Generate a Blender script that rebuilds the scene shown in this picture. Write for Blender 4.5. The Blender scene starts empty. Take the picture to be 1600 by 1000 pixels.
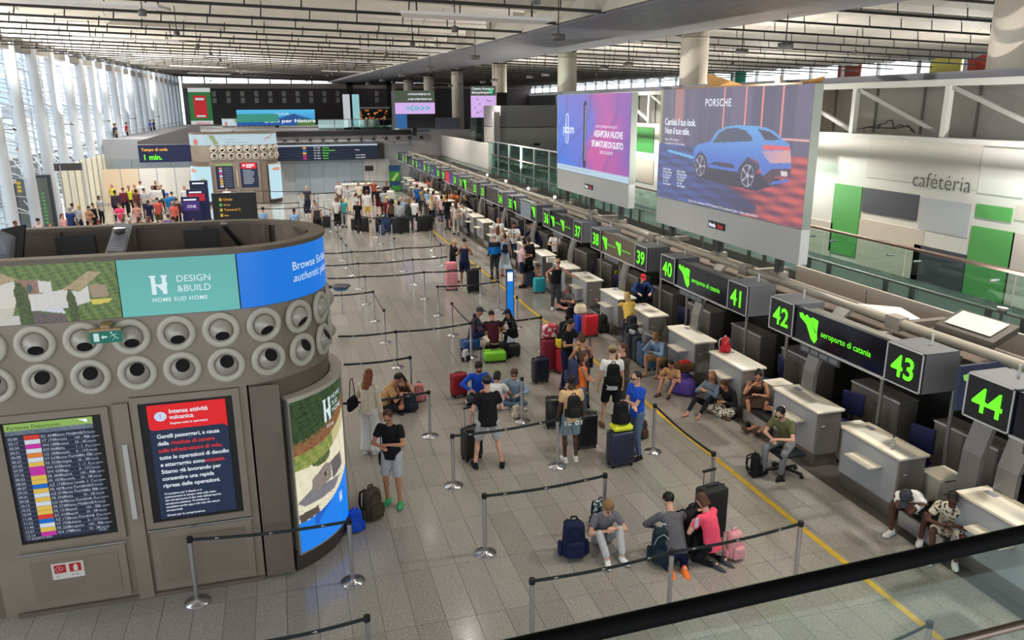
import bpy, bmesh, math, random
from mathutils import Vector, Matrix
random.seed(7)
R = math.radians
C = bpy.context.scene.collection
sc = bpy.context.scene
# ------------------------------------------------------------------ camera
HC = 6.5
FP, PIT, YAW, ROLL = 1225.0, .268, .2795, .0054
cp, sp = math.cos(PIT), math.sin(PIT)
cy, sy = math.cos(YAW), math.sin(YAW)
cam_d = bpy.data.cameras.new('camera')
cam = bpy.data.objects.new('camera', cam_d)
C.objects.link(cam)
cam_d.sensor_width = 36
cam_d.lens = FP / 1600 * 36
cam_d.clip_start = .05
cam_d.clip_end = 600
fwd = Vector((sy * cp, cy * cp, -sp))
rgt = Vector((cy, -sy, 0))
up = rgt.cross(fwd)
r2 = rgt * math.cos(ROLL) - up * math.sin(ROLL)
u2 = rgt * math.sin(ROLL) + up * math.cos(ROLL)
Mx = Matrix((r2, u2, -fwd)).transposed().to_4x4()
Mx.translation = (0, 0, HC)
cam.matrix_world = Mx
sc.camera = cam
# ------------------------------------------------------------------ world, view
w = bpy.data.worlds.new('daylight')
sc.world = w
w.use_nodes = True
bg = w.node_tree.nodes['Background']
bg.inputs[0].default_value = (.86, .93, 1.0, 1)
bg.inputs[1].default_value = 2.6
sc.view_settings.view_transform = 'Standard'
sc.view_settings.look = 'None'
sc.view_settings.exposure = 0.0
sc.view_settings.gamma = 1
sc.view_settings.use_curve_mapping = False
sc.cycles.use_denoising = True
sc.cycles.max_bounces = 8
sc.cycles.transparent_max_bounces = 24
sc.cycles.sample_clamp_indirect = 6
sc.cycles.caustics_reflective = False
sc.cycles.caustics_refractive = False
LAMPS_COLD, LAMPS_WARM, LAMPS_POWER, WARM_POWER = (1, .97, .93), (1, .86, .66), 250, 45


def ray(u, v):
    a = (u - 800) / FP
    b = (v - 500) / FP
    a, b = a * math.cos(ROLL) + b * math.sin(ROLL), -a * math.sin(ROLL) + b * math.cos(ROLL)
    f = cp - b * sp
    return Vector((a * cy + f * sy, -a * sy + f * cy, -(b * cp + sp)))


def G(u, v, z=0.):
    """point of the level z that stands at this place of the photograph"""
    d = ray(u, v)
    t = (z - HC) / d.z
    return (d.x * t, d.y * t)


def onx(u, v, x):
    d = ray(u, v)
    t = x / d.x
    return (d.y * t, HC + d.z * t)


def ony(u, v, y):
    d = ray(u, v)
    t = y / d.y
    return (d.x * t, HC + d.z * t)


# ------------------------------------------------------------------ materials
MATS = {}


def mat(name, col=(.5, .5, .5), rough=.5, metal=0., emit=0., spec=.5, noise=0., nscale=20., stretch=(1, 1, 1), alpha=1., bump=0., coat=0.):
    if name in MATS:
        return MATS[name]
    m = bpy.data.materials.new(name)
    m.use_nodes = True
    nt = m.node_tree
    b = nt.nodes['Principled BSDF']
    b.inputs['Base Color'].default_value = (*col, 1)
    b.inputs['Roughness'].default_value = rough
    b.inputs['Metallic'].default_value = metal
    b.inputs['Specular IOR Level'].default_value = spec
    if coat:
        b.inputs['Coat Weight'].default_value = coat
        b.inputs['Coat Roughness'].default_value = .12
    if emit:
        b.inputs['Emission Color'].default_value = (*col, 1)
        b.inputs['Emission Strength'].default_value = emit
        b.inputs['Base Color'].default_value = (col[0] * .1, col[1] * .1, col[2] * .1, 1)
    if noise or bump:
        tc = nt.nodes.new('ShaderNodeTexCoord')
        mp = nt.nodes.new('ShaderNodeMapping')
        mp.inputs['Scale'].default_value = stretch
        n = nt.nodes.new('ShaderNodeTexNoise')
        n.inputs['Scale'].default_value = nscale
        n.inputs['Detail'].default_value = 4
        nt.links.new(tc.outputs['Object'], mp.inputs[0])
        nt.links.new(mp.outputs[0], n.inputs['Vector'])
        if noise:
            r = nt.nodes.new('ShaderNodeMapRange')
            r.inputs['From Min'].default_value = .3
            r.inputs['From Max'].default_value = .7
            r.inputs['To Min'].default_value = 1 - noise
            r.inputs['To Max'].default_value = 1 + noise
            mx = nt.nodes.new('ShaderNodeVectorMath')
            mx.operation = 'SCALE'
            mx.inputs[0].default_value = col
            nt.links.new(n.outputs['Fac'], r.inputs['Value'])
            nt.links.new(r.outputs[0], mx.inputs['Scale'])
            nt.links.new(mx.outputs[0], b.inputs['Base Color'])
        if bump:
            bp = nt.nodes.new('ShaderNodeBump')
            bp.inputs['Strength'].default_value = bump
            bp.inputs['Distance'].default_value = .01
            nt.links.new(n.outputs['Fac'], bp.inputs['Height'])
            nt.links.new(bp.outputs[0], b.inputs['Normal'])
    m.diffuse_color = (*col, 1)
    MATS[name] = m
    return m


def glass_mat(name, tint, refl=.12):
    if name in MATS:
        return MATS[name]
    m = bpy.data.materials.new(name)
    m.use_nodes = True
    nt = m.node_tree
    nt.nodes.clear()
    o = nt.nodes.new('ShaderNodeOutputMaterial')
    t = nt.nodes.new('ShaderNodeBsdfTransparent')
    t.inputs[0].default_value = (*tint, 1)
    g = nt.nodes.new('ShaderNodeBsdfGlossy')
    g.inputs['Roughness'].default_value = .02
    g.inputs['Color'].default_value = (.8, .95, .92, 1)
    mx = nt.nodes.new('ShaderNodeMixShader')
    lw = nt.nodes.new('ShaderNodeLayerWeight')
    lw.inputs['Blend'].default_value = .12
    mr = nt.nodes.new('ShaderNodeMapRange')
    mr.inputs['To Min'].default_value = refl
    mr.inputs['To Max'].default_value = min(1, refl * 3.2)
    nt.links.new(lw.outputs['Fresnel'], mr.inputs['Value'])
    nt.links.new(mr.outputs[0], mx.inputs[0])
    nt.links.new(t.outputs[0], mx.inputs[1])
    nt.links.new(g.outputs[0], mx.inputs[2])
    nt.links.new(mx.outputs[0], o.inputs[0])
    MATS[name] = m
    return m


def print_mat(name, strength, attr='ink'):
    """flat print or screen: colour comes from the picture's own ink attribute"""
    if name in MATS:
        return MATS[name]
    m = bpy.data.materials.new(name)
    m.use_nodes = True
    nt = m.node_tree
    b = nt.nodes['Principled BSDF']
    a = nt.nodes.new('ShaderNodeAttribute')
    a.attribute_name = attr
    nt.links.new(a.outputs['Color'], b.inputs['Base Color'])
    if strength:
        nt.links.new(a.outputs['Color'], b.inputs['Emission Color'])
        b.inputs['Emission Strength'].default_value = strength
        b.inputs['Base Color'].default_value = (0, 0, 0, 1)
        for l in list(b.inputs['Base Color'].links):
            nt.links.remove(l)
        b.inputs['Base Color'].default_value = (.02, .02, .02, 1)
    b.inputs['Roughness'].default_value = .35
    MATS[name] = m
    return m


def cloth(col, rough=.85):
    k = 'cloth_%02x%02x%02x' % tuple(int(min(1, c) * 255) for c in col)
    return mat(k, col, rough, noise=.12, nscale=30, spec=.25)


def patt(name, c1, c2, scale=14, thr=.5, kind='noise'):
    """printed cloth in two colours"""
    if name in MATS:
        return MATS[name]
    m = mat(name, c1, .85, spec=.25)
    nt = m.node_tree
    tc = nt.nodes.new('ShaderNodeTexCoord')
    if kind == 'noise':
        n = nt.nodes.new('ShaderNodeTexNoise')
        n.inputs['Scale'].default_value = scale
        out = n.outputs['Fac']
    elif kind == 'wave':
        n = nt.nodes.new('ShaderNodeTexWave')
        n.bands_direction = 'Z'
        n.inputs['Scale'].default_value = scale
        n.inputs['Distortion'].default_value = 1
        out = n.outputs['Fac']
    else:
        n = nt.nodes.new('ShaderNodeTexVoronoi')
        n.inputs['Scale'].default_value = scale
        out = n.outputs['Distance']
    nt.links.new(tc.outputs['Object'], n.inputs['Vector'])
    r = nt.nodes.new('ShaderNodeValToRGB')
    r.color_ramp.elements[0].position = thr - .03
    r.color_ramp.elements[1].position = thr + .03
    r.color_ramp.elements[0].color = (*c1, 1)
    r.color_ramp.elements[1].color = (*c2, 1)
    nt.links.new(out, r.inputs[0])
    nt.links.new(r.outputs[0], nt.nodes['Principled BSDF'].inputs['Base Color'])
    return m


# ------------------------------------------------------------------ mesh helpers
def link_mesh(name, me, parent=None, loc=None, rotz=None):
    o = bpy.data.objects.new(name, me)
    C.objects.link(o)
    if parent:
        o.parent = parent
    if loc:
        o.location = loc
    if rotz is not None:
        o.rotation_euler = (0, 0, rotz)
    return o


class MB:
    def __init__(s):
        s.v = []
        s.f = []
        s.m = []
        s.smooth = set()

    def add(s, vs, fs, mi=0, smooth=False):
        b = len(s.v)
        s.v += [tuple(p) for p in vs]
        for f in fs:
            if smooth:
                s.smooth.add(len(s.f))
            s.f.append(tuple(i + b for i in f))
            s.m.append(mi)
        return s

    def box(s, x0, x1, y0, y1, z0, z1, mi=0):
        vs = [(x, y, z) for z in (z0, z1) for y in (y0, y1) for x in (x0, x1)]
        return s.add(vs, [(0, 2, 3, 1), (4, 5, 7, 6), (0, 1, 5, 4), (2, 6, 7, 3), (0, 4, 6, 2), (1, 3, 7, 5)], mi)

    def obox(s, c, ax, ay, az, mi=0):
        c, ax, ay, az = map(Vector, (c, ax, ay, az))
        vs = [c + ax * i + ay * j + az * k for k in (-1, 1) for j in (-1, 1) for i in (-1, 1)]
        return s.add(vs, [(0, 2, 3, 1), (4, 5, 7, 6), (0, 1, 5, 4), (2, 6, 7, 3), (0, 4, 6, 2), (1, 3, 7, 5)], mi)

    def bar(s, a, b, w_, h, mi=0, upv=(0, 0, 1)):
        a, b = Vector(a), Vector(b)
        d = (b - a)
        L = d.length
        d.normalize()
        sd = d.cross(Vector(upv))
        if sd.length < 1e-3:
            sd = Vector((1, 0, 0))
        sd.normalize()
        uu = sd.cross(d)
        return s.obox((a + b) / 2, d * L / 2, sd * w_ / 2, uu * h / 2, mi)

    def cyl(s, a, b, r1, r2=None, n=12, mi=0, caps=True, smooth=True):
        r2 = r1 if r2 is None else r2
        a, b = Vector(a), Vector(b)
        d = (b - a).normalized()
        t = Vector((0, 0, 1)) if abs(d.z) < .9 else Vector((1, 0, 0))
        p = d.cross(t).normalized()
        q = d.cross(p)
        vs = []
        for c, r in ((a, r1), (b, r2)):
            for i in range(n):
                an = 2 * math.pi * i / n
                vs.append(c + p * r * math.cos(an) + q * r * math.sin(an))
        s.add(vs, [(i, (i + 1) % n, n + (i + 1) % n, n + i) for i in range(n)], mi, smooth)
        if caps:
            s.add(vs, [tuple(range(n - 1, -1, -1)), tuple(range(n, 2 * n))], mi)
        return s

    def tube(s, pts, r, n=8, mi=0):
        for i in range(len(pts) - 1):
            s.cyl(pts[i], pts[i + 1], r, r, n, mi)
        return s

    def lathe(s, prof, c=(0, 0, 0), ax=(0, 0, 1), n=20, mi=0, smooth=True):
        c, ax = Vector(c), Vector(ax).normalized()
        t = Vector((0, 0, 1)) if abs(ax.z) < .9 else Vector((1, 0, 0))
        p = ax.cross(t).normalized()
        q = ax.cross(p)
        vs = []
        for r, h in prof:
            for i in range(n):
                an = 2 * math.pi * i / n
                vs.append(c + ax * h + p * r * math.cos(an) + q * r * math.sin(an))
        fs = []
        for k in range(len(prof) - 1):
            for i in range(n):
                fs.append((k * n + i, k * n + (i + 1) % n, (k + 1) * n + (i + 1) % n, (k + 1) * n + i))
        return s.add(vs, fs, mi, smooth)

    def ball(s, c, r, n=12, mi=0):
        prof = [(max(1e-4, math.sin(math.pi * i / 8)), -math.cos(math.pi * i / 8)) for i in range(9)]
        c = Vector(c)
        rx, ry, rz = (r, r, r) if not hasattr(r, '__len__') else r
        vs = []
        for a, h in prof:
            for i in range(n):
                an = 2 * math.pi * i / n
                vs.append((c.x + rx * a * math.cos(an), c.y + ry * a * math.sin(an), c.z + rz * h))
        fs = []
        for k in range(8):
            for i in range(n):
                fs.append((k * n + i, k * n + (i + 1) % n, (k + 1) * n + (i + 1) % n, (k + 1) * n + i))
        return s.add(vs, fs, mi, True)

    def poly(s, pts, ext, mi=0):
        """flat outline pts extruded by the vector ext"""
        n = len(pts)
        e = Vector(ext)
        vs = [Vector(p) for p in pts] + [Vector(p) + e for p in pts]
        return s.add(vs, [tuple(range(n - 1, -1, -1)), tuple(range(n, 2 * n))] + [(i, (i + 1) % n, n + (i + 1) % n, n + i) for i in range(n)], mi)

    def mesh(s, name, mats, fix=True):
        me = bpy.data.meshes.new(name)
        me.from_pydata(s.v, [], s.f)
        for m in (mats if isinstance(mats, (list, tuple)) else [mats]):
            me.materials.append(m)
        me.polygons.foreach_set('material_index', s.m)
        if s.smooth:
            me.polygons.foreach_set('use_smooth', [i in s.smooth for i in range(len(s.f))])
        if fix:
            bm = bmesh.new()
            bm.from_mesh(me)
            bmesh.ops.recalc_face_normals(bm, faces=bm.faces)
            bm.to_mesh(me)
            bm.free()
        me.update()
        return me

    def build(s, name, mats, parent=None, loc=None, rotz=None):
        return link_mesh(name, s.mesh(name, mats), parent, loc, rotz)


def rbox_mesh(name, m, x0, x1, y0, y1, z0, z1, bev=.03, seg=2, taper=1.0):
    bm = bmesh.new()
    vs = [bm.verts.new((x, y, z)) for z in (z0, z1) for y in (y0, y1) for x in (x0, x1)]
    if taper != 1:
        cx, cyy = (x0 + x1) / 2, (y0 + y1) / 2
        for v in vs[4:]:
            v.co.x = cx + (v.co.x - cx) * taper
            v.co.y = cyy + (v.co.y - cyy) * taper
    for f in [(0, 2, 3, 1), (4, 5, 7, 6), (0, 1, 5, 4), (2, 6, 7, 3), (0, 4, 6, 2), (1, 3, 7, 5)]:
        bm.faces.new([vs[i] for i in f])
    bmesh.ops.bevel(bm, geom=bm.edges[:], offset=bev, segments=seg, affect='EDGES', profile=.5)
    bmesh.ops.recalc_face_normals(bm, faces=bm.faces)
    me = bpy.data.meshes.new(name)
    bm.to_mesh(me)
    bm.free()
    me.polygons.foreach_set('use_smooth', [True] * len(me.polygons))
    me.materials.append(m)
    return me


def thing(name, label, cat, loc=(0, 0, 0), rotz=0, group=None, scale=None):
    o = bpy.data.objects.new(name, None)
    C.objects.link(o)
    o.empty_display_size = .1
    o.location = loc
    o.rotation_euler = (0, 0, rotz)
    o['label'] = label
    o['category'] = cat
    if group:
        o['group'] = group
    if scale:
        o.scale = scale if hasattr(scale, '__len__') else (scale,) * 3
    return o


def tag(o, label, cat, group=None):
    o['label'] = label
    o['category'] = cat
    if group:
        o['group'] = group
    return o


def struct(o):
    o['kind'] = 'structure'
    return o


def dup(root, loc, rotz=None, label=None):
    c = root.copy()
    C.objects.link(c)
    c.location = loc
    if rotz is not None:
        c.rotation_euler = (0, 0, rotz)
    if label:
        c['label'] = label

    def kids(a, b):
        for ch in KIDS.get(a.name, []) or a.children:
            d = ch.copy()
            C.objects.link(d)
            d.parent = b
            kids(ch, d)
    kids(root, c)
    return c


KIDS = {}
TEXTC = {}
BOLD = .5


def text_geo(s, size=1., bold=0., shear=0., align='LEFT', spacing=1.):
    k = (s, size, bold, shear, align, spacing)
    if k in TEXTC:
        return TEXTC[k]
    cu = bpy.data.curves.new('t', 'FONT')
    cu.body = s
    cu.size = size
    cu.offset = bold
    cu.shear = shear
    cu.align_x = align
    cu.space_character = spacing
    cu.resolution_u = 3
    ob = bpy.data.objects.new('t', cu)
    me = bpy.data.meshes.new_from_object(ob)
    vs = [(v.co.x, v.co.y) for v in me.vertices]
    fs = [tuple(p.vertices) for p in me.polygons]
    bpy.data.objects.remove(ob)
    bpy.data.meshes.remove(me)
    bpy.data.curves.remove(cu)
    TEXTC[k] = (vs, fs)
    return vs, fs


def lettering(mapf, items, m, parent, name='lettering'):
    """items: (string, a, b, height, kwargs) laid out on the surface mapf(a, b) -> point"""
    mb = MB()
    for it in items:
        s, a, b, h = it[:4]
        kw = it[4] if len(it) > 4 else {}
        if 'bold' in kw:
            kw = dict(kw, bold=kw['bold'] * BOLD)
        vs, fs = text_geo(s, h * 1.4, **kw)
        mb.add([mapf(a + x, b + y) for x, y in vs], fs)
    me = mb.mesh(name, m, fix=False)
    return link_mesh(name, me, parent)


def inpoly(x, y, P):
    c = False
    j = len(P) - 1
    for i in range(len(P)):
        xi, yi = P[i]
        xj, yj = P[j]
        if (yi > y) != (yj > y) and x < (xj - xi) * (y - yi) / (yj - yi) + xi:
            c = not c
        j = i
    return c


def picture(name, nx, ny, mapf, inkf, m, parent, a0=0., a1=1., b0=0., b1=1.):
    """flat picture: grid of small facets, ink painted from a function of (a, b) in 0..1"""
    vs, cols = [], []
    for j in range(ny + 1):
        for i in range(nx + 1):
            a, b = i / nx, j / ny
            vs.append(tuple(mapf(a0 + (a1 - a0) * a, b0 + (b1 - b0) * b)))
            c = inkf(a, b)
            cols += [c[0], c[1], c[2], 1.]
    fs = [(j * (nx + 1) + i, j * (nx + 1) + i + 1, (j + 1) * (nx + 1) + i + 1, (j + 1) * (nx + 1) + i) for j in range(ny) for i in range(nx)]
    me = bpy.data.meshes.new(name)
    me.from_pydata(vs, [], fs)
    at = me.color_attributes.new('ink', 'FLOAT_COLOR', 'POINT')
    at.data.foreach_set('color', cols)
    me.materials.append(m)
    return link_mesh(name, me, parent)


def lin(r, g, b):
    return tuple((c / 255 / 12.92 if c / 255 < .04 else ((c / 255 + .055) / 1.055) ** 2.4) for c in (r, g, b))


# shared materials
steel = mat('brushed_steel', lin(138, 132, 126), .38, .75, noise=.05, nscale=6, stretch=(1, 1, 14))
steel_dark = mat('shaded_brushed_steel', lin(96, 88, 80), .45, .5, noise=.12, nscale=5, stretch=(1, 1, 10))
chrome = mat('chrome_post', lin(190, 190, 192), .22, .9)
black = mat('black_plastic', lin(22, 22, 24), .5)
blackrub = mat('black_rubber', lin(16, 16, 17), .75)
white_lam = mat('cream_white_laminate', lin(222, 216, 198), .35, noise=.02, nscale=4)
white_paint = mat('white_paint', lin(205, 203, 198), .6, noise=.03, nscale=2)
grey_paint = mat('grey_paint', lin(112, 113, 116), .5, noise=.04, nscale=3)
green_led = mat('green_led', lin(110, 255, 40), .5, emit=1.15)
screen_dark = mat('dark_screen_glass', lin(10, 13, 26), .12)
white_led = mat('white_screen_ink', lin(235, 240, 250), .5, emit=1.0)
frame_white = mat('white_frame', lin(185, 186, 188), .4)
# ================================================================== SETTING
# ---- floor of stone slabs
floor_root = MB().box(-60, 45, -3, 125, -.3, -.012).build('floor', mat('floor_joint', lin(70, 66, 60), .8))
struct(floor_root)
tm = bpy.data.materials.new('terrazzo')
tm.use_nodes = True
nt = tm.node_tree
b = nt.nodes['Principled BSDF']
b.inputs['Roughness'].default_value = .2
b.inputs['Specular IOR Level'].default_value = .55
at = nt.nodes.new('ShaderNodeAttribute')
at.attribute_name = 'tint'
tc = nt.nodes.new('ShaderNodeNewGeometry')
n1 = nt.nodes.new('ShaderNodeTexNoise')
n1.inputs['Scale'].default_value = 48
n1.inputs['Detail'].default_value = 3
n2 = nt.nodes.new('ShaderNodeTexVoronoi')
n2.inputs['Scale'].default_value = 55
cr = nt.nodes.new('ShaderNodeValToRGB')
cr.color_ramp.elements[0].position = .33
cr.color_ramp.elements[1].position = .68
cr.color_ramp.elements[0].color = (*lin(138, 130, 116), 1)
cr.color_ramp.elements[1].color = (*lin(180, 171, 156), 1)
nt.links.new(tc.outputs['Position'], n1.inputs['Vector'])
nt.links.new(tc.outputs['Position'], n2.inputs['Vector'])
nt.links.new(n1.outputs['Fac'], cr.inputs[0])
mm = nt.nodes.new('ShaderNodeMix')
mm.data_type = 'RGBA'
mm.blend_type = 'MULTIPLY'
mm.inputs['Factor'].default_value = 1
nt.links.new(cr.outputs[0], mm.inputs[6])
nt.links.new(at.outputs['Color'], mm.inputs[7])
m3 = nt.nodes.new('ShaderNodeMix')
m3.data_type = 'RGBA'
m3.blend_type = 'MULTIPLY'
m3.inputs['Factor'].default_value = .22
nt.links.new(mm.outputs[2], m3.inputs[6])
nt.links.new(n2.outputs['Color'], m3.inputs[7])
hv = nt.nodes.new('ShaderNodeHueSaturation')
hv.inputs['Saturation'].default_value = .55
hv.inputs['Value'].default_value = 1.12
nt.links.new(m3.outputs[2], hv.inputs['Color'])
hv.inputs['Value'].default_value = .92
nt.links.new(hv.outputs[0], b.inputs['Base Color'])
rr = nt.nodes.new('ShaderNodeMapRange')
rr.inputs['To Min'].default_value = .09
rr.inputs['To Max'].default_value = .2
nt.links.new(n1.outputs['Fac'], rr.inputs['Value'])
nt.links.new(rr.outputs[0], b.inputs['Roughness'])
TW, TL = .4, 1.25
near_tiles, far_tiles = [], []
rnd = random.Random(3)
for i in range(int((-18) / TW), int(8.9 / TW) + 1):
    for j in range(3, 55):
        x0, y0 = i * TW, j * TL
        if x0 + TW > 9.0:
            continue
        t = 1 + rnd.uniform(-.09, .09)
        tc_ = (t, t * rnd.uniform(.985, 1.015), t * rnd.uniform(.96, 1.03))
        d = abs(x0 - 3.2) * 1.15 + y0
        (near_tiles if 5.5 < y0 < 20 and x0 > -3.2 else far_tiles).append((d, x0, y0, tc_))
near_tiles.sort()
far_tiles += near_tiles[292:]
near_tiles = near_tiles[:292]
GAP = .0055


def tile_mesh(tiles, name):
    vs, fs, cols = [], [], []
    for d, x0, y0, t in tiles:
        b_ = len(vs)
        x1, y1 = x0 + TW - GAP, y0 + TL - GAP
        vs += [(x0, y0, 0), (x1, y0, 0), (x1, y1, 0), (x0, y1, 0), (x0, y0, -.012), (x1, y0, -.012), (x1, y1, -.012), (x0, y1, -.012)]
        fs += [(b_, b_ + 1, b_ + 2, b_ + 3)] + [(b_ + 4 + k, b_ + 4 + (k + 1) % 4, b_ + (k + 1) % 4, b_ + k) for k in range(4)]
        cols += [*t, 1.] * 8
    me = bpy.data.meshes.new(name)
    me.from_pydata(vs, [], fs)
    a_ = me.color_attributes.new('tint', 'FLOAT_COLOR', 'POINT')
    a_.data.foreach_set('color', cols)
    me.materials.append(tm)
    return me


shapes = []
for q in range(8):
    t = 1 + rnd.uniform(-.09, .09)
    shapes.append(tile_mesh([(0, 0, 0, (t, t * rnd.uniform(.985, 1.01), t * rnd.uniform(.96, 1.02)))], 'floor_tile'))
for d, x0, y0, t in near_tiles:
    link_mesh('floor_tile', shapes[rnd.randrange(8)], floor_root, (x0, y0, 0))
ft = link_mesh('distant_floor_tiles', tile_mesh(far_tiles, 'distant_floor_tiles'), floor_root)
ft['kind'] = 'stuff'
# yellow waiting line
yl = MB().box(7.42, 7.52, 5.2, 62, .0005, .004).build('waiting_line', mat('yellow_floor_tape', lin(214, 176, 52), .5, noise=.15, nscale=8))
tag(yl, 'yellow tape line along the floor before the check-in counters', 'floor line')


# ---- ceiling
def roofL(x, y):
    return 8.77 - .03 * x + .013 * y


def roofR(x, y):
    return 9.75 - .032 * x + .004 * y


ceil_root = MB()
ceil_root.add([(-13, -5, 10.3), (7, -5, 9.7), (7, 116, 11.2), (-13, 116, 11.8)], [(0, 3, 2, 1)])
ceil_root.add([(7.5, -5, 10.4), (36, -5, 9.6), (36, 116, 10.1), (11.5, 116, 10.9)], [(0, 3, 2, 1)])
ceil_root = ceil_root.build('ceiling', mat('roof_deck', lin(120, 112, 102), .8))
struct(ceil_root)
pan_m = mat('ceiling_panel_cream', lin(224, 217, 204), .55, noise=.06, nscale=1.2)
bar_m = mat('ceiling_bar_black', lin(34, 31, 28), .5)
BAY = 3.0
nearp, farp = [], MB()
rows = list(range(0, 36))


def panel_geo(mb, rf, x0, x1, y, k):
    """one slanting soffit board of a bay: k=0 front board, 1 rear board"""
    ya, yb = (y, y + 1.46) if k == 0 else (y + 1.5, y + 2.96)
    za, zb = (.50, .06) if k == 0 else (.42, -.02)
    P = []
    for (x, yy, dz) in ((x0, ya, za), (x1, ya, za), (x1, yb, zb), (x0, yb, zb)):
        P.append(Vector((x, yy, rf(x, y) + dz)))
    vs = P + [p + Vector((0, 0, .05)) for p in P]
    mb.add(vs, [(0, 3, 2, 1), (4, 5, 6, 7), (0, 1, 5, 4), (1, 2, 6, 5), (2, 3, 7, 6), (3, 0, 4, 7)])


for r_ in rows:
    y = 8.2 + r_ * BAY
    for rf, xa, xb, st in ((roofL, -12.2, 9.4, 2.4), (roofR, 11.6, 35.6, 2.4)):
        n = int(round((xb - xa) / st))
        for c_ in range(n):
            x0 = xa + c_ * st
            for k in (0, 1):
                # is this board in view?
                near = (x0 > -9) and ((rf is roofL and 14 < y < 50) or (rf is roofR and 20 < y < 40 and x0 < 28))
                (nearp.append((y, rf, x0, x0 + st - .03, k)) if near else panel_geo(farp, rf, x0, x0 + st - .03, y, k))
nearp.sort(key=lambda t: t[0])
for (y, rf, x0, x1, k) in nearp[:290]:
    mb = MB()
    panel_geo(mb, rf, x0, x1, y, k)
    mb.build('ceiling_panel', pan_m, ceil_root)
for (y, rf, x0, x1, k) in nearp[290:]:
    panel_geo(farp, rf, x0, x1, y, k)
o = farp.build('distant_ceiling_panels', pan_m, ceil_root)
o['kind'] = 'stuff'
hang = MB()
for r_ in rows:
    y = 8.0 + r_ * BAY
    for rf, xa, xb in ((roofL, -12.3, 8.6), (roofR, 11.8, 35.6)):
        dz = -.34
        MB().bar((xa, y, rf(xa, y) + dz), (xb, y, rf(xb, y) + dz), .06, .065).build('ceiling_bar', bar_m, ceil_root)
        x = xa + .5 + (r_ % 2) * .3
        while x < xb:
            if y < 75:
                hang.bar((x, y, rf(x, y) + dz), (x + .05, y + .12, rf(x, y) + .1), .026, .026)
            x += 1.25
o = hang.build('ceiling_hangers', bar_m, ceil_root)
o['kind'] = 'stuff'


# slatted grey mesh bands running along the hall
def band(xa, xb, z0, dzdy, n, label, rise=0.):
    root = MB().bar(((xa + xb) / 2, 5, z0 + .32 + 5 * dzdy), ((xa + xb) / 2, 116, z0 + .32 + 116 * dzdy), xb - xa, .04)
    root = root.build('ceiling_mesh_band', mat('band_backing', lin(38, 38, 40), .8), None)
    root['kind'] = 'structure'
    sm = mat('band_slat_grey', lin(98, 98, 102), .45)
    for i in range(n):
        x = xa + (xb - xa) * (i + .5) / n
        f = abs(2 * (i + .5) / n - 1)
        dz = rise * (1 - f * f)
        MB().bar((x, 5, z0 - dz + 5 * dzdy), (x, 116, z0 - dz + 116 * dzdy), (xb - xa) / n * .55, .05).build('slat', sm, root)
    return root


band(7.0, 11.5, 8.22, .0115, 42, '', .12)
side = MB().poly([(6.93, 5, 8.24 + .0575), (6.93, 116, 8.24 + .0115 * 116), (6.93, 116, 10.25), (6.93, 5, 8.83)], (.05, 0, 0)).build('band_side_panel', mat('band_side_cream', lin(186, 180, 168), .6), ceil_root)
band(12.35, 13.3, 8.55, .011, 9, '')
# right clerestory, far wall
out_w = mat('concrete_pale', lin(196, 186, 170), .7, noise=.05, nscale=1)
wr = MB()
wr.box(35.6, 35.9, 0, 116, 0, 8.0)
wr = struct(wr.build('wall_right', mat('wall_right_grey', lin(120, 122, 128), .7)))
for i in range(34):
    y = 6 + i * 3.3
    MB().box(35.6, 35.8, y, y + .12, 7.9, 9.3).build('window_mullion', white_paint, wr)
for (y, c_) in ((34, (180, 60, 40)), (36.6, (200, 190, 90)), (58, (30, 140, 110)), (44.6, (150, 60, 50))):
    MB().box(36.2, 36.3, y, y + 2.2, 7.9, 9.2).build('coloured_panel', mat('out%d' % c_[0], lin(*c_), .6), wr)
wf = MB()
wf.box(-11.8, 36, 114.6, 115, 0, 9.35)
wf = struct(wf.build('wall_far', mat('wall_far_dark', lin(98, 90, 92), .7)))
MB().box(-11.8, 36, 114.2, 114.6, 8.75, 9.42).build('parapet_band', mat('band_sand', lin(190, 168, 150), .7), wf)
for i in range(17):
    x = -11.8 + i * 2.75
    MB().box(x, x + .16, 114.6, 114.8, 9.4, 11.6).build('window_mullion', mat('mullion_grey', lin(110, 105, 100), .6), wf)
pane_m = mat('lit_wall_slot', lin(190, 190, 180), .3)
for i in range(17):
    x = -8.2 + i * 1.78
    if i > 9 and i < 12:
        continue
    for z0 in (6.9, 7.75):
        MB().box(x, x + .5, 114.5, 114.6, z0, z0 + .68).build('slot_window', pane_m, wf)
struct(MB().box(-13.2, 36, -5.2, -5, 0, 2.6).box(-13.2, 36, -5.2, -5, 8.8, 10.6).box(14, 36, -5.2, -5, 2.6, 8.8).build('wall_back', mat('wall_back_grey', lin(120, 116, 110), .7)))  # unseen wall added to cut daylight, its opening shaped for frontal fill
struct(MB().box(-13.4, -13.2, -5, 34, 0, 2.0).box(-13.4, -13.2, -5, 34, 9.0, 10.6).build('wall_left_1', mat('wall_back_grey')))  # unseen low and high wall strips, added to limit side light
# dark portal at the far end under the band
pm = mat('portal_dark', lin(26, 23, 22), .6)
t = thing('dark_portal_frame', 'tall dark portal frame at the far end of the hall below the mesh ceiling band', 'portal', (8.5, 104, 0))
MB().box(0, .75, 0, .6, 0, 9.4).build('post', pm, t)
MB().box(5.0, 5.6, 0, .6, 0, 9.4).build('post', pm, t)
MB().box(0, 5.6, 0, .6, 9.0, 9.5).build('lintel', pm, t)
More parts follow.
